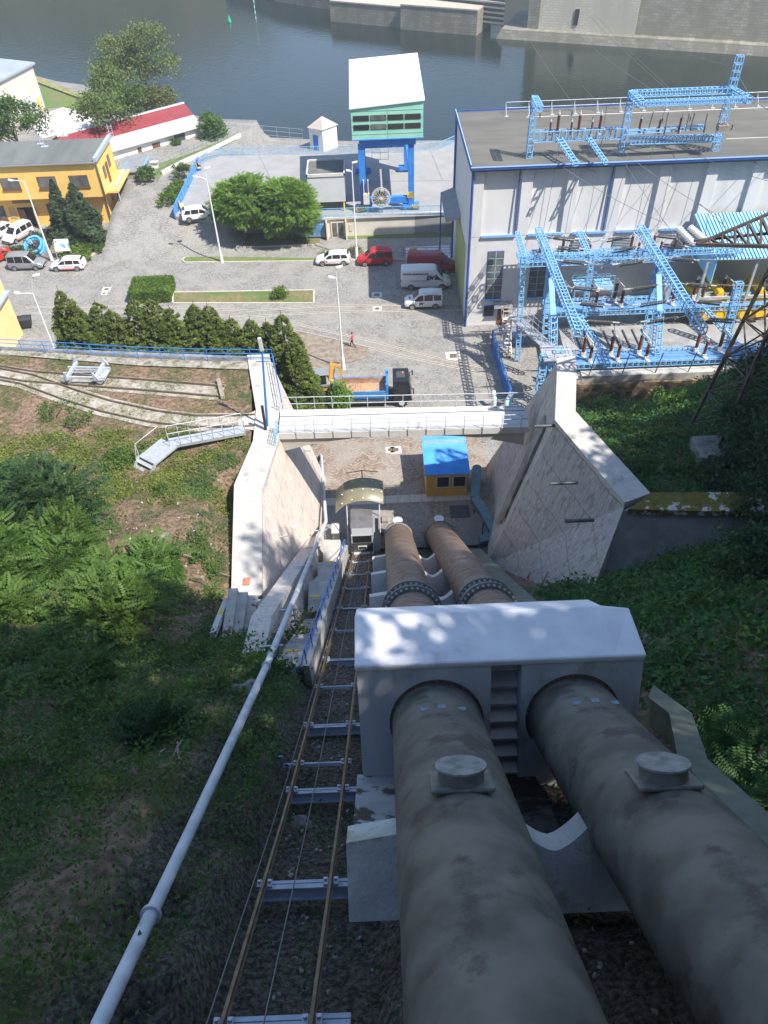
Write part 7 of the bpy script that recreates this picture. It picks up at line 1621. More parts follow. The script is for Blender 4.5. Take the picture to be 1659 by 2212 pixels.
# small excavator
ex = empty('excavator', G(701, 846, z=0), R(8)); tag(ex, 'small orange and grey excavator working beside the dump truck', 'excavator')
for s in (-1, 1): MB().bx(-1.1, 1.1, s*.75-.2, s*.75+.2, 0, .55).build('track', m_gear, ex)
MB().bx(-.95, .95, -.85, .85, .6, 1.35).build('superstructure', mat('digger_orange', (.65, .33, .05), rough=.5), ex, bevel=.12)
MB().hexa([(-.95, -.9, 1.35), (.25, -.9, 1.35), (.25, .3, 1.35), (-.95, .3, 1.35)], [(-.85, -.85, 2.5), (.15, -.85, 2.5), (.15, .25, 2.5), (-.85, .25, 2.5)]).build('cab', m_glass, ex)
MB().bx(-.95, .3, -.95, .35, 2.5, 2.62).build('cab_roof', mat('digger_grey', (.22, .24, .26), rough=.5), ex, bevel=.05)
b = MB()
for x_ in (-.9, .2):
    for y_ in (-.87, .27): b.beam((x_, y_, 1.3), (x_*.9, y_*.95, 2.5), .08)
b.build('cab_frame', m_plastic, ex)
MB().bx(-.9, .5, -.95, .5, 1.1, 1.5).build('engine_cover', bpy.data.materials['digger_grey'], ex, bevel=.1)
MB().beam((.7, 0, 1.2), (1.0, .2, 3.0), .3, .35).beam((1.0, .2, 3.0), (1.7, .3, 2.6), .26, .3).beam((1.7, .3, 2.6), (1.8, .3, 1.0), .2, .24).build('boom', mat('boom_orange', (.70, .36, .06), rough=.5), ex)
MB().beam((.9, 0, 1.4), (1.15, .15, 2.4), .12).beam((1.1, .2, 3.1), (1.75, .3, 2.9), .1).build('hydraulic_ram', m_gear, ex); MB().hexa([(1.5, 0, .6), (2.1, 0, .6), (2.1, .6, .6), (1.5, .6, .6)], [(1.6, 0, 1.1), (2.0, 0, 1.1), (2.0, .6, 1.1), (1.6, .6, 1.1)]).build('bucket', m_gear, ex)

# ================================================================ PEOPLE
def person(loc, rz, joints, radii, edges, label, clothes, sub=1):
    e = empty('person', loc, rz); tag(e, label, 'person')
    me = bpy.data.meshes.new('body'); me.from_pydata(joints, edges, []); o = bpy.data.objects.new('body', me); col.objects.link(o)
    sk = o.modifiers.new('skin', 'SKIN'); sv = me.skin_vertices[0].data
    for i, r in enumerate(radii): sv[i].radius = r if isinstance(r, tuple) else (r, r)
    sv[0].use_root = True; ss = o.modifiers.new('sub', 'SUBSURF'); ss.levels = ss.render_levels = sub+1
    dg = bpy.context.evaluated_depsgraph_get(); dg.update(); m2 = bpy.data.meshes.new_from_object(o.evaluated_get(dg)); bpy.data.objects.remove(o)
    m2.name = 'body'; m2.materials.clear()
    for m_ in clothes['mats']: m2.materials.append(m_)
    for p in m2.polygons:
        c = p.center; p.material_index = clothes['fn'](c)
        p.use_smooth = True
    o = bpy.data.objects.new('body', m2); col.objects.link(o); o.parent = e; return e
# walking man in a red shirt (x forward)
J = [(0, 0, .95), (0, 0, 1.15), (0, 0, 1.38), (0, 0, 1.50), (.02, 0, 1.60), (.03, 0, 1.70),
     (0, -.10, .90), (.20, -.10, .50), (.28, -.10, .08), (.42, -.10, .04),
     (0, .10, .90), (-.06, .10, .50), (-.36, .10, .14), (-.26, .10, .03),
     (0, -.19, 1.42), (-.08, -.24, 1.15), (.02, -.25, .92), (.06, -.25, .84),
     (0, .19, 1.42), (.08, .24, 1.15), (.26, .22, .98), (.33, .21, .94)]
E_ = [(0, 1), (1, 2), (2, 3), (3, 4), (4, 5), (0, 6), (6, 7), (7, 8), (8, 9), (0, 10), (10, 11), (11, 12), (12, 13), (2, 14), (14, 15), (15, 16), (16, 17), (2, 18), (18, 19), (19, 20), (20, 21)]
Rd = [(.12, .16), (.12, .15), (.12, .17), .055, .085, .085, .09, .065, .045, .045, .09, .065, .045, .045, .06, .045, .035, .035, .06, .045, .035, .035]
fn = lambda c: 0 if (c.z > 1.49) else (1 if (c.z > .98 and abs(c.y) < .22) or (c.z > 1.18) else (2 if abs(c.y) < .2 else 0))
pm = person(G(762, 750, z=0), R(170), J, Rd, E_, 'man in a red T-shirt and dark trousers striding across the cobbles', {'mats': [m_skin, m_shirt, m_trouser], 'fn': fn})
MB().lathe([(0, .05), (.03, .10), (.10, .105), (.14, .06)], (.0, 0, 1.68), (.0, 0, 1.9), n=12).build('hair', m_hair, pm)
MB().box((.12, 0, 1.645), (.03, .02, .04)).build('nose', m_skin, pm)
for s in (-1, 1):
    hx_, hy_, hz_ = (J[17] if s < 0 else J[21]); b = MB()
    for k in range(5): b.beam((hx_, hy_, hz_), (hx_+.02*k-.02, hy_+.012*(k-2), hz_-.10+(.03 if k == 4 else 0)), .016)
    b.build('hand', m_skin, pm); MB().box(((.40 if s < 0 else -.24), s*.10, .04), (.26, .1, .09)).build('shoe', m_black, pm)
# person sitting on the far deck bench
J2 = [(0, 0, .55), (.02, 0, .78), (.06, 0, 1.0), (.10, 0, 1.10), (.12, 0, 1.19), (.13, 0, 1.28), (.05, -.1, .55), (.45, -.12, .56), (.48, -.12, .12), (.60, -.12, .06), (.05, .1, .55), (.45, .12, .56), (.52, .12, .12), (.64, .12, .06), (.05, -.19, 1.02), (.14, -.22, .78), (.36, -.12, .66), (.42, -.1, .64), (.05, .19, 1.02), (.14, .22, .78), (.36, .12, .66), (.42, .1, .64)]
fn2 = lambda c: 0 if (c.z > 1.08) else (1 if c.z > .62 and c.x < .36 else (2 if c.z > .4 or c.x < .2 else 0))
pb = G(428, 368, z=DZ); ps_ = person((pb.x, pb.y, DZ+.02), R(20), J2, Rd, E_, 'person in dark clothes sitting on the far bench by the blue barrier', {'mats': [m_skin, m_black, m_black], 'fn': fn2})
MB().lathe([(0, .05), (.03, .10), (.10, .105), (.14, .06)], (.11, 0, 1.26), (.11, 0, 1.5), n=12).build('hair', m_hair, ps_)

# turbine runner display and info board
tr = empty('turbine_runner', G(80, 545, z=.1)); tag(tr, 'blue painted turbine runner with silver blades displayed in the flower bed', 'turbine runner')
q = Vector((-.12, -.55, .83)).normalized()
def ring(c, rad, r2, h, n=40):
    b = MB(); a = q.cross(Vector((1, 0, 0))).normalized(); b2 = q.cross(a); V = []; F = []
    for i in range(n):
        t = 2*math.pi*i/n; dv = a*math.cos(t)+b2*math.sin(t)
        V += [c+dv*rad, c+dv*rad+q*h, c+dv*r2+q*h, c+dv*r2]
    for i in range(n):
        j = (i+1) % n
        for k in range(4): F.append((4*i+k, 4*i+(k+1) % 4, 4*j+(k+1) % 4, 4*j+k))
    return b.add(V, F, False)
c_ = Vector((0, 0, .9)); m_rb = mat('runner_blue', (.08, .36, .66), (.14, .45, .74), 2, .4)
ring(c_-q*.75, 1.35, .95, .55).build('lower_ring', m_rb, tr); ring(c_-q*.2, 1.05, .8, .35).build('middle_ring', m_rb, tr); ring(c_+q*.15, 1.25, .98, .25).build('upper_ring', m_rb, tr)
b = MB(); a = q.cross(Vector((1, 0, 0))).normalized(); b2 = q.cross(a)
for k in range(14):
    t = 2*math.pi*k/14; d1_ = a*math.cos(t)+b2*math.sin(t); d2_ = a*math.cos(t+.35)+b2*math.sin(t+.35); b.add([c_+d1_*.25-q*.5, c_+d1_*1.0+q*.1, c_+d2_*1.0+q*.3, c_+d2_*.3+q*.0], [(0, 1, 2, 3)])
b.build('blades', mat('polished_steel', (.6, .62, .64), rough=.25, metal=.9), tr); MB().cyl(c_-q*.6, c_+q*.1, .3, .15, n=16).build('hub', m_gear, tr)
MB().box((0, .1, .12), (2.0, 1.6, .5)).build('plinth', m_conc_pale, tr)
ib = empty('info_board', G(142, 560, z=0)); tag(ib, 'white tilted information board with a blue sketch behind the white estate car', 'information board')
for x_ in (-.95, .95): MB().beam((x_, 0, 0), (x_, .1, 2.3), .07).build('post', m_galv, ib)
MB().hexa([(-.9, -.03, 1.1), (.9, -.03, 1.1), (.9, .02, 1.1), (-.9, .02, 1.1)], [(-.9, .5, 2.4), (.9, .5, 2.4), (.9, .55, 2.4), (-.9, .55, 2.4)]).build('panel', m_white, ib)
fq = lambda x, s: Vector((x, -.045+.53*s, 1.1+1.3*s))
MB().add([fq(-.35, .6), fq(.1, .3), fq(.55, .2), fq(.4, .55), fq(.0, .62)], [(0, 1, 2, 3, 4)]).build('blue_sketch', mat('sketch_blue', (.10, .36, .60), rough=.6), ib)
MB().add([fq(-.75, .75), fq(-.58, .75), fq(-.58, .9), fq(-.75, .9)], [(0, 1, 2, 3)]).add([fq(-.3, .84), fq(.3, .84), fq(.3, .88), fq(-.3, .88)], [(0, 1, 2, 3)]).build('printed_marks', m_maroon, ib)
bx_ = empty('meter_cabinet', G(338, 372, z=2.0)); tag(bx_, 'small white meter cabinet with pitched top beside the rising road', 'cabinet'); MB().box((0, 0, .2), (.9, .6, 2.4)).build('cabinet_body', m_white, bx_); MB().box((0, 0, 1.45), (1.2, .9, .12)).build('cap', m_conc, bx_)

# ================================================================ DAM AND QUAYS
b0, b1 = G(1053, 87, z=-4), G(1659, 128, z=-4); dd_ = (b1-b0); dd_.z = 0; dd_.normalize(); dn_ = Vector((-dd_.y, dd_.x, 0))
def dpt(s, t, z): q = b0+dd_*s+dn_*t; return (q.x, q.y, z)
dm = empty('masonry_dam', b0); tag(dm, 'huge granite masonry dam wall across the river at the top right', 'dam'); dm.rotation_euler = (0, 0, math.atan2(dd_.y, dd_.x))
def rell(mb, nm, m, root):
    Mi = root.matrix_basis.inverted(); mb.v = [tuple(Mi @ Vector(p)) for p in mb.v]; return mb.build(nm, m, root)
zp = G(1060, 62, y=(b0+dn_*2).y).z
rell(MB().hexa([dpt(-1, 0, -9), dpt(150, 0, -9), dpt(150, 20, -9), dpt(-1, 20, -9)], [dpt(2.5, 2.4, zp), dpt(150, 2.4, zp), dpt(150, 20, zp), dpt(2.5, 20, zp)]), 'plinth', m_masonry, dm)
rell(MB().hexa([dpt(8, 4.6, zp), dpt(150, 4.6, zp), dpt(150, 20, zp), dpt(8, 20, zp)], [dpt(9.5, 9.0, zp+38), dpt(150, 10.5, zp+38), dpt(150, 20, zp+38), dpt(9.5, 20, zp+38)]), 'wall', m_masonry, dm)
rell(MB().hexa([dpt(10.6, 4.3, zp), dpt(32, 4.3, zp), dpt(32, 9, zp), dpt(10.6, 9, zp)], [dpt(10.6, 5.0, zp+6.7), dpt(32, 5.0, zp+6.7), dpt(32, 9, zp+6.7), dpt(10.6, 9, zp+6.7)]), 'pale_panel', m_masonry_l, dm)
rell(MB().hexa([dpt(8, 4.2, zp), dpt(10.6, 4.2, zp), dpt(10.6, 12, zp), dpt(8, 12, zp)], [dpt(8, 5.5, zp+38), dpt(10.6, 5.5, zp+38), dpt(10.6, 12, zp+38), dpt(8, 12, zp+38)]), 'corner_pier', m_masonry, dm)
rell(MB().bx(0, 0, 0, 0, 0, 0).hexa([dpt(18.4, 4.2, zp+1.2), dpt(19.3, 4.2, zp+1.2), dpt(19.3, 5, zp+1.2), dpt(18.4, 5, zp+1.2)], [dpt(18.5, 4.5, zp+4.2), dpt(19.4, 4.5, zp+4.2), dpt(19.4, 5.4, zp+4.2), dpt(18.5, 5.4, zp+4.2)]), 'slit_opening', m_black, dm)
def quay(pts, z1, m, nm, lab, depth=14):
    P = [G(u, v, z=-4) for u, v in pts]; e = empty(nm, P[0]); tag(e, lab, 'quay'); b = MB()
    for i in range(len(P)-1):
        d = (P[i+1]-P[i]).normalized(); n_ = Vector((-d.y, d.x, 0)); a0, a1 = P[i], P[i+1]
        b.hexa([a0-Vector((0, 0, 5)), a1-Vector((0, 0, 5)), a1+n_*depth-Vector((0, 0, 5)), a0+n_*depth-Vector((0, 0, 5))], [Vector((a0.x, a0.y, z1))+n_*.5, Vector((a1.x, a1.y, z1))+n_*.5, Vector((a1.x, a1.y, z1))+n_*depth, Vector((a0.x, a0.y, z1))+n_*depth])
    rel(b, e).build('quay_wall', m, e); b = MB()
    for i in range(len(P)-1):
        d = (P[i+1]-P[i]).normalized(); n_ = Vector((-d.y, d.x, 0)); a0, a1 = P[i], P[i+1]
        q = [Vector((a0.x, a0.y, z1))+n_*.35, Vector((a1.x, a1.y, z1))+n_*.35, Vector((a1.x, a1.y, z1))+n_*depth, Vector((a0.x, a0.y, z1))+n_*depth]
        b.hexa([p+Vector((0, 0, .004)) for p in q], [p+Vector((0, 0, .3)) for p in q])
    rel(b, e).build('quay_top', m_quaytop, e)
quay([(480, -32), (600, 5), (713, 22), (930, 40)], 1.5, m_masonry, 'lock_quay', 'long masonry quay across the river along the top edge', 20)
quay([(713, 47), (870, 62)], .2, m_masonry, 'lock_pier', 'lower masonry pier jutting along the river left of the big stepped pier', 9)
quay([(864, 64), (1028, 78)], .9, m_masonry, 'lock_pier', 'stepped masonry pier with a broad paved top left of the dam', 11)
g = G(1000, 40, z=1); e = empty('lock_gate', (g.x, g.y, 0)); tag(e, 'dark horizontal-beamed lock gate behind the stepped pier', 'lock gate')
p, q = G(938, 26, z=-1), G(1090, 44, z=-1)
b = MB(); 
for k in range(5): b.beam(Vector((p.x, p.y+1.5, -2+k*1.0)), Vector((q.x, q.y+1.5, -2+k*1.0)), .5, .35)
rel(b, e).build('gate_beams', m_quaytop, e); rel(MB().beam(Vector((p.x, p.y+2.0, 0)), Vector((q.x, q.y+2.0, 0)), .3, 5.0), e).build('gate_leaf', m_gear, e)
b = G(496, 48, z=-4); e = empty('river_buoy', b); tag(e, 'small green buoy floating near the green and white pole', 'buoy'); MB().cyl((0, 0, -.3), (0, 0, .3), .5, .5, n=12).cyl((0, 0, .3), (0, 0, 1.6), .45, .08, n=12).build('buoy_body', mat('buoy_green', (.0, .35, .20), rough=.5), e)
e = empty('striped_pole', G(553, 42, z=-4)); tag(e, 'thin green and white striped marker pole standing in the river', 'pole'); b = MB(); b2 = MB()
for k in range(10): (b if k % 2 else b2).cyl((0, 0, k*.6-.5), (0, 0, k*.6+.1), .1, n=8)
b.build('white_bands', m_white, e); b2.build('green_bands', bpy.data.materials['buoy_green'], e)
# ================================================================ VEGETATION
lm_bright = leafmat('bright_robinia_leaf', (.045, .10, .02), (.115, .20, .04), .38)
lm_round = leafmat('round_tree_leaf', (.075, .16, .022), (.22, .36, .06), .42)
lm_mid = leafmat('mid_green_leaf', (.04, .085, .015), (.10, .17, .03), .35)
lm_dark = leafmat('dark_green_leaf', (.018, .05, .015), (.05, .10, .03), .3)
lm_thuja = leafmat('thuja_spray', (.05, .09, .012), (.15, .19, .035), .3)
lm_spruce = leafmat('spruce_needles', (.025, .05, .02), (.07, .105, .045), .2)
lm_hedge = leafmat('clipped_hedge_leaf', (.06, .12, .015), (.15, .24, .03), .35)
lm_olive = leafmat('olive_leaf', (.07, .085, .02), (.17, .18, .05), .35)
lm_olive2 = leafmat('soft_green_leaf', (.075, .12, .025), (.18, .25, .07), .4)
lm_fern = leafmat('fern_frond', (.045, .12, .03), (.10, .21, .06), .4)
lm_cover = leafmat('ground_cover_leaf', (.03, .07, .018), (.11, .20, .045), .38)
lm_cover_r = leafmat('shady_ground_cover_leaf', (.026, .078, .02), (.085, .20, .045), .35)
lm_straw = leafmat('dry_litter', (.12, .08, .05), (.34, .26, .17), .1)

def rand_rot(n, tilt=1.0):
    a = rng.uniform(0, 2*np.pi, n); t = np.arccos(np.clip(1-rng.uniform(0, 1, n)*tilt, -1, 1)); s = rng.uniform(0, 2*np.pi, n)
    ca, sa, ct, st, cs, ss = np.cos(a), np.sin(a), np.cos(t), np.sin(t), np.cos(s), np.sin(s)
    Rz = np.zeros((n, 3, 3)); Rz[:, 0, 0] = ca; Rz[:, 0, 1] = -sa; Rz[:, 1, 0] = sa; Rz[:, 1, 1] = ca; Rz[:, 2, 2] = 1
    Ry = np.zeros((n, 3, 3)); Ry[:, 0, 0] = ct; Ry[:, 0, 2] = st; Ry[:, 1, 1] = 1; Ry[:, 2, 0] = -st; Ry[:, 2, 2] = ct
    Rs = np.zeros((n, 3, 3)); Rs[:, 0, 0] = cs; Rs[:, 0, 1] = -ss; Rs[:, 1, 0] = ss; Rs[:, 1, 1] = cs; Rs[:, 2, 2] = 1
    return Rz @ Ry @ Rs
LEAF_V = np.array([(-.5, 0, 0), (-.1, -.28, .03), (.5, 0, -.04), (-.1, .28, .03)]); LEAF_F = np.array([(0, 1, 2, 3)])
def frond(n=8, L=1.0, w=.16, leaf=.30, droop=.25):
    V = []; F = []
    for k in range(n):
        t = (k+1)/n; x = t*L; z = -droop*t*t; ln = leaf*L*(1-.45*abs(2*t-1)**2)
        for s in (-1, 1):
            i = len(V); V += [(x-.0, 0, z), (x+w*.35*L, s*ln*.5-.03*s, z+.01), (x+.02, s*ln, z-.05), (x-w*.45*L, s*ln*.5, z-.01)]; F.append((i, i+1, i+2, i+3))
    return np.array(V), np.array(F)
FR_V, FR_F = frond(6, 1.0, .26, .34)
FERN_V, FERN_F = frond(14, 1.0, .10, .24, .3)
def scatter(P, S, Rm, TV, TF):
    n = len(P); V = np.einsum('nij,kj->nki', Rm, TV)*S[:, None, None]+P[:, None, :]
    F = (TF[None]+np.arange(n)[:, None, None]*len(TV)).reshape(-1, TF.shape[1]); return V.reshape(-1, 3), F
def dir_rot(D, roll=None):
    """rotations whose x axis follows D"""
    D = D/np.linalg.norm(D, axis=1, keepdims=True); up = np.tile([0, 0, 1.0], (len(D), 1)); y = np.cross(up, D); ny = np.linalg.norm(y, axis=1, keepdims=True); y = np.where(ny < 1e-3, [[0, 1, 0]], y/np.maximum(ny, 1e-3)); z = np.cross(D, y)
    if roll is not None: c, s = np.cos(roll)[:, None], np.sin(roll)[:, None]; y, z = y*c+z*s, z*c-y*s
    return np.stack([D, y, z], 2)

def crown_leaves(n, lobes, leaf, clump=.55, nc=None, inner=.55, tmpl='leaf'):
    """leaf clumps spread through the crown: lobes = [(cx,cy,cz,rx,ry,rz)]"""
    vols = np.array([l[3]*l[4]*l[5] for l in lobes]); vols = vols/vols.sum(); nc = nc or max(30, n//60)
    li = rng.choice(len(lobes), nc, p=vols); Lb = np.array(lobes)[li]
    d = rng.normal(size=(nc, 3)); d /= np.linalg.norm(d, axis=1, keepdims=True); d[:, 2] = np.where(d[:, 2] < -.55, -d[:, 2], d[:, 2]); r = rng.uniform(inner, 1.03, nc)**.7
    C = Lb[:, :3]+d*Lb[:, 3:6]*r[:, None]
    ci = rng.integers(0, nc, n); P = C[ci]+rng.normal(size=(n, 3))*clump*np.array([1, 1, .6])
    S = leaf*rng.uniform(.6, 1.25, n)
    if tmpl == 'leaf': return scatter(P, S, rand_rot(n, .9), LEAF_V, LEAF_F)
    D = (P-Lb[ci][:, :3])/Lb[ci][:, 3:6]; D[:, 2] = D[:, 2]*.5+rng.normal(size=n)*.25-.05; D[:, :2] += rng.normal(size=(n, 2))*.5
    return scatter(P, S, dir_rot(D, rng.normal(size=n)*.4), FR_V, FR_F)
def limbs(b, base, top, r, lobes, n):
    b.tube([base, base.lerp(top, .5)+Vector((random.uniform(-.15, .15), random.uniform(-.15, .15), 0)), top], [r, r*.75, r*.4], n=8)
    for k in range(n):
        l = lobes[k % len(lobes)]; s = base.lerp(top, random.uniform(.45, .95)); t_ = Vector((l[0]+random.uniform(-.6, .6)*l[3], l[1]+random.uniform(-.6, .6)*l[4], l[2]+random.uniform(-.3, .6)*l[5]))
        b.tube([s, s.lerp(t_, .5)+Vector((0, 0, .1*l[5])), t_], [r*.4, r*.25, r*.06], n=5)
def tree(name, loc, lobes, n, leaf, mt, label, cat='tree', group=None, trunk_r=.25, clump=.55, tmpl='leaf', nl=10, inner=.55, z0=0):
    e = empty(name, loc); tag(e, label, cat, group); b = MB(); top = Vector((lobes[0][0]*.6, lobes[0][1]*.6, max(l[2] for l in lobes)))
    limbs(b, Vector((0, 0, -.3+z0)), top, trunk_r, lobes, nl); b.build('trunk', m_bark, e)
    V, F = crown_leaves(n, lobes, leaf, clump, inner=inner, tmpl=tmpl); npmesh('crown', V, F, mt, e); return e
def shrub(name, loc, r, h, n, leaf, mt, label, cat='shrub', group=None, tmpl='leaf', clump=.2):
    e = empty(name, loc); tag(e, label, cat, group); b = MB()
    for k in range(5): a = random.uniform(0, 6.28); b.tube([(0, 0, -.1), (math.cos(a)*r*.3, math.sin(a)*r*.3, h*.5), (math.cos(a)*r*.6, math.sin(a)*r*.6, h*.85)], [.035, .025, .01], n=5)
    b.build('stems', m_bark, e); V, F = crown_leaves(n, [(0, 0, h*.5, r, r, h*.5)], leaf, clump, inner=.3, tmpl=tmpl); npmesh('foliage', V, F, mt, e); return e

# the big round double tree in its bed
p = G(560, 520, z=0)
def lob(u, v, y, rx_, ry_, rz_, p): q = G(u, v, y=y); return (q.x-p.x, q.y-p.y, q.z-p.z, rx_, ry_, rz_)
p1_ = G(530, 520, z=0); p2_ = G(618, 522, z=0)
tree('round_tree', p1_, [lob(528, 440, p1_.y, 3.6, 3.4, 2.9, p1_), lob(500, 445, p1_.y, 2.2, 2.4, 2.2, p1_)], 12000, .5, lm_round, 'left half of the pair of round bright green trees beside the crane deck', trunk_r=.2, tmpl='frond', clump=.35, inner=.62)
tree('round_tree', p2_, [lob(618, 445, p2_.y, 3.5, 3.4, 3.1, p2_), lob(640, 470, p2_.y, 2.4, 2.4, 2.4, p2_), lob(592, 480, p2_.y-.5, 2.2, 2.2, 2.0, p2_)], 14000, .5, lm_round, 'right half of the pair of round bright green trees, by the glazed entrance', trunk_r=.2, tmpl='frond', clump=.35, inner=.62)
# conifers
def conifer(name, loc, h, r, n, mt, label, cat, group=None, spray=.55, power=.8, droop=-.25, wob=.25):
    e = empty(name, loc); tag(e, label, cat, group); MB().tube([(0, 0, -.2), (0, 0, h*.5), (0, 0, h*.97)], [r*.09, r*.06, .02], n=8).build('trunk', m_bark, e)
    t = rng.uniform(0, 1, n)**.72; z = .12*h+t*.0+(1-t)*h*.0; hh_ = (1-(1-t))*0
    z = h*(1-t)*.93+.04*h*(t); rad = r*(t**power)
    nb = 46; ba = rng.uniform(0, 2*np.pi, nb*8); a = ba[(np.floor((1-t)*nb).astype(int)*8+rng.integers(0, 8, n)) % len(ba)]+rng.normal(size=n)*.16
    k = np.sqrt(rng.uniform(.25, 1.0, n))*(1+wob*np.sin(a*3+z*1.7))
    P = np.stack([np.cos(a)*rad*k, np.sin(a)*rad*k, z+rad*k*droop], 1)
    D = np.stack([np.cos(a), np.sin(a), np.full(n, droop*1.3)+rng.normal(size=n)*.35], 1)+rng.normal(size=(n, 3))*.25
    V, F = scatter(P, spray*rng.uniform(.6, 1.2, n)*(.45+.55*t), dir_rot(D, rng.normal(size=n)*.6), SPR_V, SPR_F); npmesh('crown', V, F, mt, e); return e
SPR_V = np.array([(-.3, 0, 0), (.1, -.2, .02), (.7, 0, -.08), (.1, .2, .02), (0, -.05, 0), (.25, -.42, -.03), (.4, -.38, -.05), (.2, .0, .0), (0, .05, 0), (.2, 0, 0), (.4, .38, -.05), (.25, .42, -.03)]); SPR_F = np.array([(0, 1, 2, 3), (4, 5, 6, 7), (8, 9, 10, 11)])
gth = 'row of arborvitae behind the terrace railing'
thu = [(126, 628, 61, 'leftmost arborvitae of the row behind the blue railing', 1.5), (152, 655, 60, 'second arborvitae from the left in the row behind the blue railing', 1.5), (168, 690, 59, 'low third arborvitae in the row behind the blue railing', 1.4), (206, 655, 60, 'fourth arborvitae from the left, with a pointed top behind the blue railing', 1.7), (285, 648, 60, 'fifth arborvitae, in front of the clipped hedge block', 1.8), (322, 650, 60, 'sixth arborvitae, one of the broad middle ones by the hedge block', 1.9), (366, 668, 59.5, 'seventh arborvitae, right of the hedge block', 1.6), (418, 660, 60, 'eighth arborvitae of the row, slender with twin tip', 1.7), (448, 664, 60, 'ninth arborvitae of the row, twin of the slender one', 1.6), (497, 692, 59, 'tenth arborvitae, low one in the row', 1.6), (540, 695, 59, 'eleventh arborvitae, low one near the railing corner', 1.6), (575, 700, 58.5, 'twelfth arborvitae just behind the railing corner', 1.4), (607, 682, 58, 'tall arborvitae at the right end of the row, first of the pair', 1.5), (634, 740, 56.0, 'last arborvitae at the right end of the row beside the wall', 1.25), (235, 672, 59.5, 'arborvitae filling the gap right of the fourth one in the row', 1.6), (345, 690, 59, 'lower arborvitae between the broad middle ones', 1.6), (470, 690, 59, 'lower arborvitae right of the twin slender ones', 1.6)]
for i, (u, v, y, lab, r) in enumerate(thu):
    q = G(u, v, y=y); conifer('arborvitae', (q.x, q.y, 0), q.z+.9, r*1.95, 13000, lm_thuja, lab, 'conifer', gth, spray=.62, power=.60, droop=-.05, wob=.16)
s1 = G(160, 520, z=0); h1 = G(125, 378, y=s1.y).z; conifer('spruce', (s1.x-.6, s1.y+.5, 0), h1, 2.0, 8000, lm_spruce, 'slim pointed spruce in front of the yellow office', 'conifer', spray=.7, power=.85)
s2 = G(192, 522, z=0); h2 = G(172, 383, y=s2.y).z; conifer('spruce', (s2.x, s2.y, 0), h2, 3.0, 13000, lm_spruce, 'broader dark spruce right of the slim one at the yellow office', 'conifer', spray=.8, power=.8)
# clipped hedge block, shrubs
hb = empty('clipped_hedge', (-25.7, 82.7, 0)); tag(hb, 'box-shaped clipped green hedge at the end of the grass strip', 'hedge')
ha, hb1 = G(293, 658, z=0), G(374, 612, z=1.2)
hx0_, hx1_, hy0_, hy1_ = -28.2, -23.7, 80.6, 84.2
n = 12000; face = rng.integers(0, 5, n); P = np.stack([rng.uniform(hx0_, hx1_, n), rng.uniform(hy0_, hy1_, n), rng.uniform(.1, 1.5, n)], 1)
P[face == 0, 1] = hy0_; P[face >= 3, 2] = 1.5; P[face == 1, 0] = hx0_; P[face == 2, 0] = hx1_; P += rng.normal(size=P.shape)*.06
V, F = scatter(P-np.array([-25.7, 82.7, 0]), .22*rng.uniform(.6, 1.2, n), rand_rot(n, 1.2), LEAF_V, LEAF_F); npmesh('foliage', V, F, lm_hedge, hb); MB().bx(-2.4, 1.9, -2.0, 1.4, 0, 1.4).build('twig_core', m_bark, hb)
shrub('round_shrub', G(606, 643, z=.1), .9, 1.2, 1400, .22, lm_hedge, 'small round green shrub near the right end of the grass strip')
shrub('low_shrub', G(705, 555, z=0), .9, .6, 500, .22, lm_round, 'low bright shrub between the verge and the white estate car'); shrub('low_shrub', G(770, 548, z=0), 1.1, .7, 500, .22, lm_olive, 'low olive shrub at the foot of the lamp post by the red car')
shrub('low_shrub', G(745, 552, z=0), .9, .6, 400, .22, lm_round, 'low green weeds left of the red car'); shrub('bare_shrub', G(975, 498, z=0), 1.6, 1.5, 900, .16, lm_straw, 'dry brownish shrub under the dark window of the deck wall')
for i, (u, v, r, h, lab) in enumerate(((368, 445, 1.5, 1.7, 'nearest round shrub left of the blue barrier'), (376, 428, 1.3, 1.5, 'second round shrub left of the blue barrier'), (385, 412, 1.2, 1.4, 'third round shrub left of the blue barrier'), (398, 390, 1.4, 2.4, 'taller bush left of the blue barrier near the bench'))):
    shrub('barrier_shrub', G(u, v, z=2.4), r, h, 1500, .24, lm_hedge if i < 3 else lm_mid, lab, group='shrubs along the barrier')
for i, (u, v, r, h, n, m, lab) in enumerate(((40, 585-30, 1.6, 1.2, 900, lm_spruce, 'dark juniper left of the turbine runner'), (110, 520, 3.0, .9, 3000, lm_spruce, 'spreading juniper carpet behind the turbine runner'), (170, 552, 2.6, .8, 2600, lm_hedge, 'bright low juniper right of the information board'), (205, 540, 2.0, .7, 1600, lm_mid, 'low juniper under the broad spruce'), (65, 560, 1.2, .9, 900, lm_hedge, 'bright shrub left of the turbine runner'))):
    shrub('juniper', G(u, v, z=0), r, h, n, .3, m, lab)
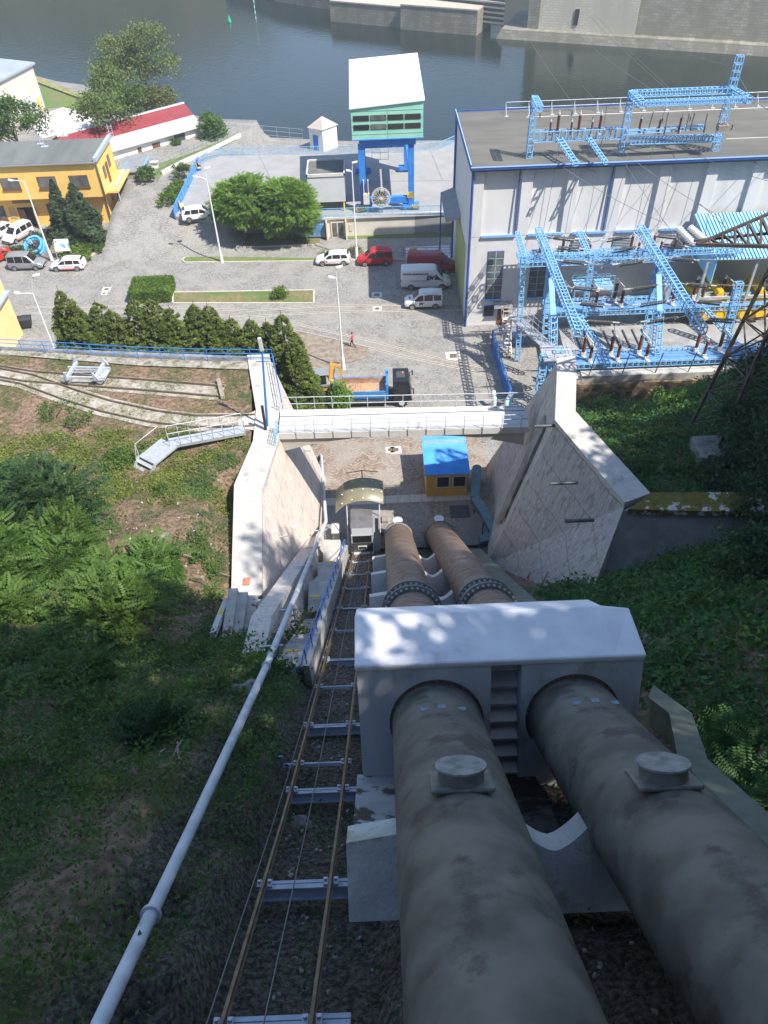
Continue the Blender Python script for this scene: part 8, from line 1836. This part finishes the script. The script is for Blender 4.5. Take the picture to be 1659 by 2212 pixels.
# riverside trees
pt = G(318, 232, z=1)
tree('riverside_tree', pt, [lob(318, 105, pt.y, 3.6, 3.4, 4.2, pt), lob(355, 150, pt.y, 3.4, 3.0, 1.8, pt), lob(250, 112, pt.y, 3.6, 3.2, 2.2, pt), lob(285, 155, pt.y, 4.0, 3.4, 2.6, pt), lob(240, 165, pt.y, 3.0, 3.0, 2.4, pt)], 11000, .42, leafmat('pale_robinia_leaf', (.085, .13, .03), (.20, .25, .075), .4), 'tall open-crowned pale green tree on the river bank behind the red roof', trunk_r=.4, clump=.75, nl=16, inner=.45)
b = MB(); tp_ = G(318, 95, y=pt.y)
for k in range(8): b.tube([tp_, tp_+Vector((random.uniform(-1.6, 1.2), random.uniform(-.5, .5), random.uniform(1.2, 2.6)))], [.06, .02], n=4)
o = b.build('dead_branches', m_deadwood); tag(o, 'bare dead branches sticking out of the top of the riverside tree', 'branches')
for i, (u, v, y, rx_, rz_, n, m, lab) in enumerate(((235, 200, 128, 3.2, 3.6, 3500, lm_olive2, 'bushy mid green tree left of the tall riverside tree'), (262, 232, 126, 3.6, 2.6, 3500, lm_mid, 'dark bush behind the red roof ridge'), (215, 240, 122, 3.5, 2.6, 3500, lm_olive2, 'bush beside the warehouse yard'), (340, 218, 134, 3.2, 1.8, 2500, lm_olive, 'low bush behind the right end of the red roof'), (298, 215, 134, 2.2, 2.0, 1800, lm_mid, 'bush at the foot of the riverside tree'), (300, 235, 132, 3.0, 1.6, 1600, lm_dark, 'dark undergrowth below the riverside tree'))):
    q = G(u, v, y=y); tree('bank_bush', (q.x, q.y, .5), [(0, 0, max(1.2, q.z-.5), rx_, rx_, rz_)], n, .42, m, lab, cat='bush', group='bushes behind the red-roofed shed', trunk_r=.15, clump=.6, nl=4, inner=.3)
q = G(25, 272, y=118); tree('maple_tree', (q.x, q.y, 0), [(0, 0, q.z, 5.0, 4.0, 3.2), (-3.5, 0, q.z-.8, 3.5, 3.5, 2.4)], 6500, .42, lm_mid, 'leafy green tree at the left edge behind the yellow office', trunk_r=.25, clump=.6, inner=.5)
q = G(461, 285, y=126.0); tree('corner_tree', (q.x, q.y, 1.0), [(0, 0, q.z-1.0, 2.0, 2.0, 2.6)], 3500, .36, leafmat('fresh_leaf', (.05, .12, .02), (.11, .20, .04), .35), 'compact dark green tree at the right end of the red-roofed shed', trunk_r=.15, clump=.4, nl=4, inner=.4)
shrub('garden_shrub', G(318, 400, z=2.2), 1.4, 2.4, 1500, .3, lm_mid, 'ivy-like bush at the fence below the yellow office balcony'); shrub('garden_shrub', G(383, 320, z=2.0), .9, 1.3, 700, .26, lm_mid, 'small bush on the grass strip in front of the red-roofed shed')
shrub('young_tree', (-3.6, 58.2, 0), 1.0, 3.6, 2600, .26, lm_round, 'leafy young tree in front of the excavator and truck bed', 'tree', clump=.3)
g = strip_px([(330, 400), (345, 372), (440, 330), (510, 300), (515, 292), (440, 318), (330, 355), (300, 372)]); sheet('shed_lawn', [Vector((p.x, p.y, 0)) for p in [G(u, v, z=2.65) for u, v in ((340, 392), (352, 372), (440, 335), (512, 302), (500, 296), (437, 322), (330, 358))]], m_verge, z=2.66)
b = MB(); P = [G(u, v, z=2.6) for u, v in ((350, 378), (400, 352), (455, 328), (520, 296))]
for i in range(3): b.beam(P[i]+Vector((0, 0, .2)), P[i+1]+Vector((0, 0, .2)), .25, .7)
o = b.build('low_garden_wall', m_conc_pale); tag(o, 'low pale garden wall between the rising road and the red-roofed shed', 'wall')
e = empty('garden_fence', P[1]); tag(e, 'thin green garden fence along the low wall by the red-roofed shed', 'fence'); railing(e, [p+Vector((-.5, .8, 0)) for p in P], h=1.5, nr=3, mt=mat('fence_green', (.05, .16, .09), rough=.6), r=.02, sp=2.2)

# ---------------------------------------------------------------- hillside ground cover and saplings
def on_hill(n, x0, x1, y0, y1, dens=None):
    x = rng.uniform(x0, x1, n); y = rng.uniform(y0, y1, n)
    if dens is not None: k = rng.uniform(0, 1, n) < dens(x, y); x, y = x[k], y[k]
    return np.stack([x, y, H(x, y)], 1)
def nzz(x, y, s, f): return fbm(x, y, s, 4, f)
def cover(name, P, size, m, tm=(LEAF_V, LEAF_F), lift=.12, tilt=.5, tagk='stuff', clumpn=1, cr_=.25):
    if clumpn > 1:
        P = np.repeat(P, clumpn, 0); P = P+rng.normal(size=P.shape)*np.array([cr_, cr_, cr_*.45]); P[:, 2] = np.maximum(P[:, 2], H(P[:, 0], P[:, 1])+.02)
    P = P+np.array([0, 0, lift])*rng.uniform(.2, 1.4, (len(P), 1)); n = len(P)
    V, F = scatter(P, size*rng.uniform(.5, 1.3, n)*np.clip(np.linalg.norm(P-C0, axis=1)/26, .5, 1), rand_rot(n, tilt), *tm); o = npmesh(name, V, F, m); tag(o, kind=tagk); return o
denL = lambda x, y: np.clip((.62-smooth((y-18)/6)*.9)+1.1*nzz(x, y, 31, .16), .30*(y < 19), 1)*((x < xl(y)-.6)|((y < 19)&(x < -3.2)))
cover('ground_cover', on_hill(36000, -24, -3.2, -3, 41, denL), .14, lm_cover, clumpn=11, cr_=.22)
den2 = lambda x, y: np.clip(.25+.9*nzz(x, y, 33, .3), 0, 1)*(x < xl(y)-.5)
denB = lambda x, y: np.clip(-.25+1.6*nzz(x, y, 51, .22), 0, 1)*(x < -3.6)*(y < 24)
cover('bramble_thicket', on_hill(9000, -24, -3.6, -2, 24, denB), .20, lm_mid, clumpn=12, cr_=.22, lift=.55, tilt=.7)
denC = lambda x, y: np.clip(-.3+1.6*nzz(x, y, 53, .28), 0, 1)*(x < -3.6)*(y < 27)
cover('nettle_thicket', on_hill(8000, -24, -3.6, -2, 27, denC), .16, lm_bright, clumpn=12, cr_=.18, lift=.45, tilt=.6)
cover('grass_tufts', on_hill(9000, -26, -5, 8, 40, den2), .17, lm_olive, tm=(np.array([(-.5, -.07, 0), (-.5, .07, 0), (.5, .01, .3), (.5, -.01, .3)]), LEAF_F), clumpn=6, cr_=.14, tilt=.4)
cover('meadow_herbs', on_hill(9000, -30, -8.5, 33, 41.5, lambda x, y: np.clip(.55*smooth((-x-9)/6)+.9*nzz(x, y, 41, .25), 0, .95)), .15, leafmat('yellow_green_herb', (.09, .12, .02), (.20, .24, .05), .35), clumpn=9, cr_=.2, lift=.1)
cover('terrace_grass', on_hill(9000, -30, -9, 40, 52, lambda x, y: np.clip(.30+.9*nzz(x, y, 35, .22), 0, .9)), .16, leafmat('short_grass', (.07, .12, .02), (.17, .22, .06), .3), tm=(np.array([(-.5, -.07, 0), (-.5, .07, 0), (.5, .01, .3), (.5, -.01, .3)]), LEAF_F), clumpn=7, cr_=.22, lift=.05, tilt=.3)
denR = lambda x, y: np.clip(.85+.4*nzz(x, y, 37, .2), 0, 1)*((y > 29)*(x > xr(y)+1.2)+(y < 26.6)*(x > 8.2))
cover('shady_ground_cover', on_hill(20000, 8, 30, -2, 56.5, denR), .24, lm_cover_r, clumpn=11, cr_=.26)
denD = lambda x, y: np.clip(-.25+1.6*nzz(x, y, 55, .25), 0, 1)*((y > 29)*(x > xr(y)+1.5)+(y < 25)*(x > 8.6))
cover('right_thicket', on_hill(9000, 8, 28, 0, 55, denD), .26, lm_mid, clumpn=12, cr_=.28, lift=.6, tilt=.7)
cover('trench_weeds', on_hill(7000, -3.0, 6.8, 0, 40, lambda x, y: np.clip(.2+.6*(y < 9)+.8*nzz(x, y, 39, .35), 0, 1)*((x > -.7)|(y < 14))), .10, lm_cover_r, clumpn=7, cr_=.14, lift=.06)
stk_v = np.array([(-.5, -.012, 0), (.5, -.012, 0), (.5, .012, .01), (-.5, .012, .01)])
cover('dry_litter', on_hill(30000, -26, -4.8, 0, 41, lambda x, y: (x < xl(y)-.3)*.9), .42, lm_straw, tm=(stk_v, LEAF_F), tilt=.12, lift=.04)
cover('leaf_litter', on_hill(9000, -3.1, 6.8, 1, 40), .09, leafmat('brown_leaves', (.07, .03, .02), (.22, .13, .09), .1), tilt=.3, lift=.02)
# stones
ICO = bmesh.new(); bmesh.ops.create_icosphere(ICO, subdivisions=1, radius=.5); IV = np.array([v.co[:] for v in ICO.verts]); IF = np.array([[v.index for v in f.verts] for f in ICO.faces]); ICO.free()
Ps = np.vstack([on_hill(900, -24, -8.8, 20, 38, lambda x, y: np.clip(.15+1.1*nzz(x, y, 43, .3), 0, 1)), on_hill(2600, -3.0, 6.6, 1, 40)])
Vs, Fs = scatter(Ps+np.array([0, 0, .02]), rng.uniform(.05, .20, len(Ps))**1.0*np.where(Ps[:, 0] < -8, 1.3, .75), rand_rot(len(Ps), 1.0), IV*np.array([1, .75, .5]), IF); o = npmesh('rubble_stones', Vs, Fs, mat('pale_rubble', (.22, .19, .16), (.48, .43, .37), 1.5, .95)); tag(o, kind='stuff')
def stone(u, v, s, lab):
    p = onH(u, v); b = bmesh.new(); bmesh.ops.create_icosphere(b, subdivisions=2, radius=s)
    for w_ in b.verts: w_.co *= 1+.35*random.uniform(-1, 1); w_.co.z *= .6
    me = bpy.data.meshes.new('boulder'); b.to_mesh(me); b.free(); me.materials.append(m_rock); o = bpy.data.objects.new('boulder', me); col.objects.link(o); o.location = p; tag(o, lab, 'rock')
for a in ((148, 1470, .55, 'grey rock half hidden in the shady slope at far left'), (530, 1500, .5, 'mossy rock at the edge of the railway cutting'), (350, 1160, .3, 'pale stump-like stone on the dry slope'), (372, 1255, .3, 'pale stone in the lit debris near the wall'), (545, 1270, .3, 'stone lying against the near end of the wall') , (790, 1880, .3, 'stone in the gravel between the rails'), (655, 1790, .3, 'pale stone beside the haul cable')): stone(*a)
# fallen branches
for i, (u, v, u2, v2, r) in enumerate(((375, 1645, 398, 1605, .03), (345, 1640, 362, 1625, .03), (360, 1628, 440, 1640, .02), (385, 1600, 392, 1660, .035), (370, 1195, 435, 1215, .04), (450, 1235, 500, 1250, .03))):
    a, c = onH(u, v)+Vector((0, 0, .12)), onH(u2, v2)+Vector((0, 0, .2)); o = MB().tube([a, a.lerp(c, .5)+Vector((0, 0, .08)), c], [r, r*.8, r*.5], n=6).build('fallen_branch', m_deadwood); tag(o, 'pale fallen branch on the slope, %s' % ('first of the crossed pile', 'short one left of the crossed pile', 'long thin one over the crossed pile', 'thick one in the crossed pile', 'one on the sunlit debris', 'one on the debris close to the wall')[i], 'branch', 'fallen branches')
# robinia saplings
def sapling(u, v, r, h, n, m, lab, size=.7, dz=0):
    p = onH(u, v); shrub('robinia_sapling', p, r, h, n, size, m, lab, 'sapling', 'robinia saplings on the left slope', tmpl='frond', clump=r*.25)
for a in ((60, 1120, 2.4, 3.2, 620, lm_dark, 'large dark sapling clump at the left edge on the slope'), (130, 1115, 2.2, 2.8, 520, lm_dark, 'tall dark sapling with drooping fronds left of the dry slope'), (10, 1220, 1.8, 2.0, 320, lm_bright, 'sunlit bright sapling at the very left edge'), (150, 1230, 1.5, 1.8, 300, lm_bright, 'bright fronded sapling below the dark clump'), (330, 1260, 1.5, 1.8, 330, lm_bright, 'brightest sapling in the middle of the lit slope'),
          (240, 1320, 1.6, 1.6, 300, lm_bright, 'low spreading sapling left of the brightest one'), (240, 1360, 2.2, 1.8, 520, lm_mid, 'wide sapling clump at the edge of the shade'), (150, 1180, 1.8, 1.6, 400, lm_mid, 'mid green sapling clump just below the tall dark one'), (30, 1330, 1.2, 1.2, 200, lm_mid, 'sapling in shade near the left edge'), (180, 1480, 1.0, 1.0, 180, lm_mid, 'small sapling above the grey rock'), (60, 1250, 1.4, 1.5, 260, lm_bright, 'second bright sapling near the left edge'), (340, 1600, .6, .6, 90, lm_dark, 'small dark sapling beside the fallen branches')):
    a = list(a); a[4] = int(a[4]*1.7); sapling(*a, size=.58)
for a in ((455, 1240, .6, .7, 'small green shrub on debris left of the wall'), (430, 1210, .4, .5, 'tiny green shrub in the debris'), (455, 1290, .8, .8, 'green shrub beside the side steps'), (170, 920, 1.2, 1.0, 'leafy bush at the near edge of the terrace'), (255, 990, .7, .7, 'green clump left of the gangway steps'), (280, 1000, .6, .6, 'second green clump left of the gangway steps'), (545, 990, .45, .6, 'dark green weed near the wall bend'), (350, 1065, .6, .5, 'low green weed on the dry slope'), (120, 900, 1.5, .8, 'broad bush left of the leafy one at the terrace edge'), (520, 1380, .5, .6, 'bright weed beside the grey pipe')):
    shrub('slope_shrub', onH(a[0], a[1]), a[2], a[3], 420, .17, lm_bright, a[4], group='small shrubs on the lit slope', clump=.12)
# fern on the right and taller shrubs
for i, (u, v, s) in enumerate(((1560, 1640, 1.0), (1610, 1700, .9), (1590, 1590, .9), (1640, 1620, .8), (1540, 1545, .7), (1648, 1780, .8))):
    p = onH(u, v); n = 16; a = np.linspace(0, 2*np.pi, n, endpoint=False)+rng.normal(size=n)*.2; D = np.stack([np.cos(a), np.sin(a), np.full(n, .75)], 1)
    V, F = scatter(np.zeros((n, 3)), s*rng.uniform(.8, 1.2, n), dir_rot(D), FERN_V, FERN_F); o = npmesh('fern', V, F, lm_fern, loc=p); tag(o, 'bright green fern on the right slope beside the cable duct, %s' % ('largest', 'lower right one', 'upper one', 'one at the picture edge', 'small one nearest the block', 'lowest one')[i], 'fern', 'ferns on the right slope')
for i, (u, v, r, h, lab) in enumerate(((1640, 870, 2.2, 4.5, 'dark leafy tree at the right edge below the pylon'), (1600, 960, 2.2, 3.2, 'dark bush beside the pylon footing'), (1655, 1000, 2.5, 3.5, 'dense dark bush at the right edge under the pylon'), (1560, 1060, 1.6, 2.0, 'dark bush at the far end of the wing wall'), (1640, 1120, 2.0, 2.6, 'shaded bush at the right edge below the wing wall'), (1620, 1250, 1.6, 1.8, 'shaded bush at the right edge on the slope'), (1450, 880, 1.3, 1.2, 'green shrub at the foot of the stained wall'), (1300, 880, .9, .8, 'sunlit bright weed at the left end of the stained wall'))):
    shrub('hill_shrub', onH(u, v), r, h, 2200 if r > 1.5 else 900, .26, lm_dark if i < 6 else lm_round, lab, group='shrubs on the right hillside', clump=.35)
# ---------------------------------------------------------------- the wood on the hill above and right of the viewpoint (casts the shade)
def forest_tree(bx_, by_, cx_, cy_, cz_, r, lab):
    z = Zt(bx_, by_); e = empty('forest_tree', (bx_, by_, z)); tag(e, lab, 'tree', 'wood on the hill behind and right of the viewpoint')
    o_ = Vector((cx_-bx_, cy_-by_, cz_-z)); b = MB(); lobes = [(o_.x, o_.y, o_.z, r, r, r*.7), (o_.x+r*.4, o_.y+r*.3, o_.z-r*.4, r*.75, r*.75, r*.45), (o_.x-r*.4, o_.y-r*.3, o_.z-r*.3, r*.75, r*.75, r*.45)]
    limbs(b, Vector((0, 0, -.5)), o_+Vector((0, 0, r*.4)), .3, lobes, 8); b.build('trunk', m_bark, e); V, F = crown_leaves(2900, lobes, .75, .8, inner=.2); npmesh('crown', V, F, lm_mid, e)
rng = np.random.default_rng(5); random.seed(5)
# crowns stand where the shade in the photograph comes from; (base x, y, crown x, y, z, radius)
WOOD = [(19, -6, 18.4, -5.6, 59, 1.8), (-10, -14, -9, -11, 60, 5), (-4, -15, -3, -9, 60, 4.8), (3, -15, 3, -10, 61, 4.8), (9.5, -12, 9, -9, 60, 4.6), (10.5, -6, 11.8, -4.8, 60, 4.2), (24, -4, 22.8, -4, 60, 4.3), (21, -11, 21, -10.5, 60, 4.8), (15.5, -12, 15.2, -10.5, 60, 4.6),
        (11.5, -1, 16.5, 2.0, 60, 3.0), (10, -3, 2.5, -2, 60, 4.8), (10.5, -2, 8, -1.0, 60, 4.6), (27, 2, 26.5, 2.5, 60, 4.6), (33, 0, 32.5, -1, 60, 5), (24, 8, 23.5, 8, 59, 3.6), (-13, -12, -4, -3, 60, 4.2),
        (31, 17, 31.5, 18.5, 45, 4.2), (38, 24, 38.5, 24, 45, 4.6), (46, 29, 46, 29, 45, 5), (53, 34, 52.5, 33.5, 45, 5), (39, 16, 39, 16, 50, 5), (46, 21, 46, 21.5, 48, 5), (32, 10, 33, 10, 52, 4.6), (41, 8, 41, 8, 54, 5), (30, 6, 32, 5, 57, 4), (44, 36, 44, 37, 41, 4), (58, 41, 58, 41, 42, 5), (54, 26, 54, 26, 50, 5), (38, 0, 40, 0, 58, 5), (-17, -14, -16, -12, 58, 5)]
POSW = ('leftmost', 'first left of', 'just left of', 'behind', 'near right of', 'right of', 'farther right behind', 'above')
ON = 'first second third fourth fifth sixth seventh eighth ninth tenth eleventh twelfth thirteenth fourteenth fifteenth sixteenth seventeenth eighteenth nineteenth twentieth'.split()
WOOD.sort(key=lambda t_: (t_[4] < 58, t_[2]))
for i, (bx_, by_, cx_, cy_, cz_, r) in enumerate(WOOD):
    hi_ = [t_ for t_ in WOOD if t_[4] >= 58]; k_ = i if cz_ >= 58 else i-len(hi_)
    forest_tree(bx_, by_, cx_, cy_, cz_, r, ('high-crowned tree behind the viewpoint, %s from the left' if cz_ >= 58 else 'leafy tree on the right hill outside the view, %s from the left') % ON[k_])

# ---------------------------------------------------------------- thin summer haze round the place
hz = MB().bx(-1400, 1400, -1100, 2100, -10.5, 96).build('haze', bpy.data.materials.new('haze_air')); tag(hz, kind='stuff')
_h = bpy.data.materials['haze_air']; _h.use_nodes = True; _n = _h.node_tree; _n.nodes.remove(_n.nodes['Principled BSDF'])
_v = _n.nodes.new('ShaderNodeVolumePrincipled'); _v.inputs['Color'].default_value = (.88, .93, 1.0, 1); _v.inputs['Density'].default_value = .0006; _v.inputs['Anisotropy'].default_value = .2
_n.links.new(_v.outputs[0], _n.nodes['Material Output'].inputs['Volume'])
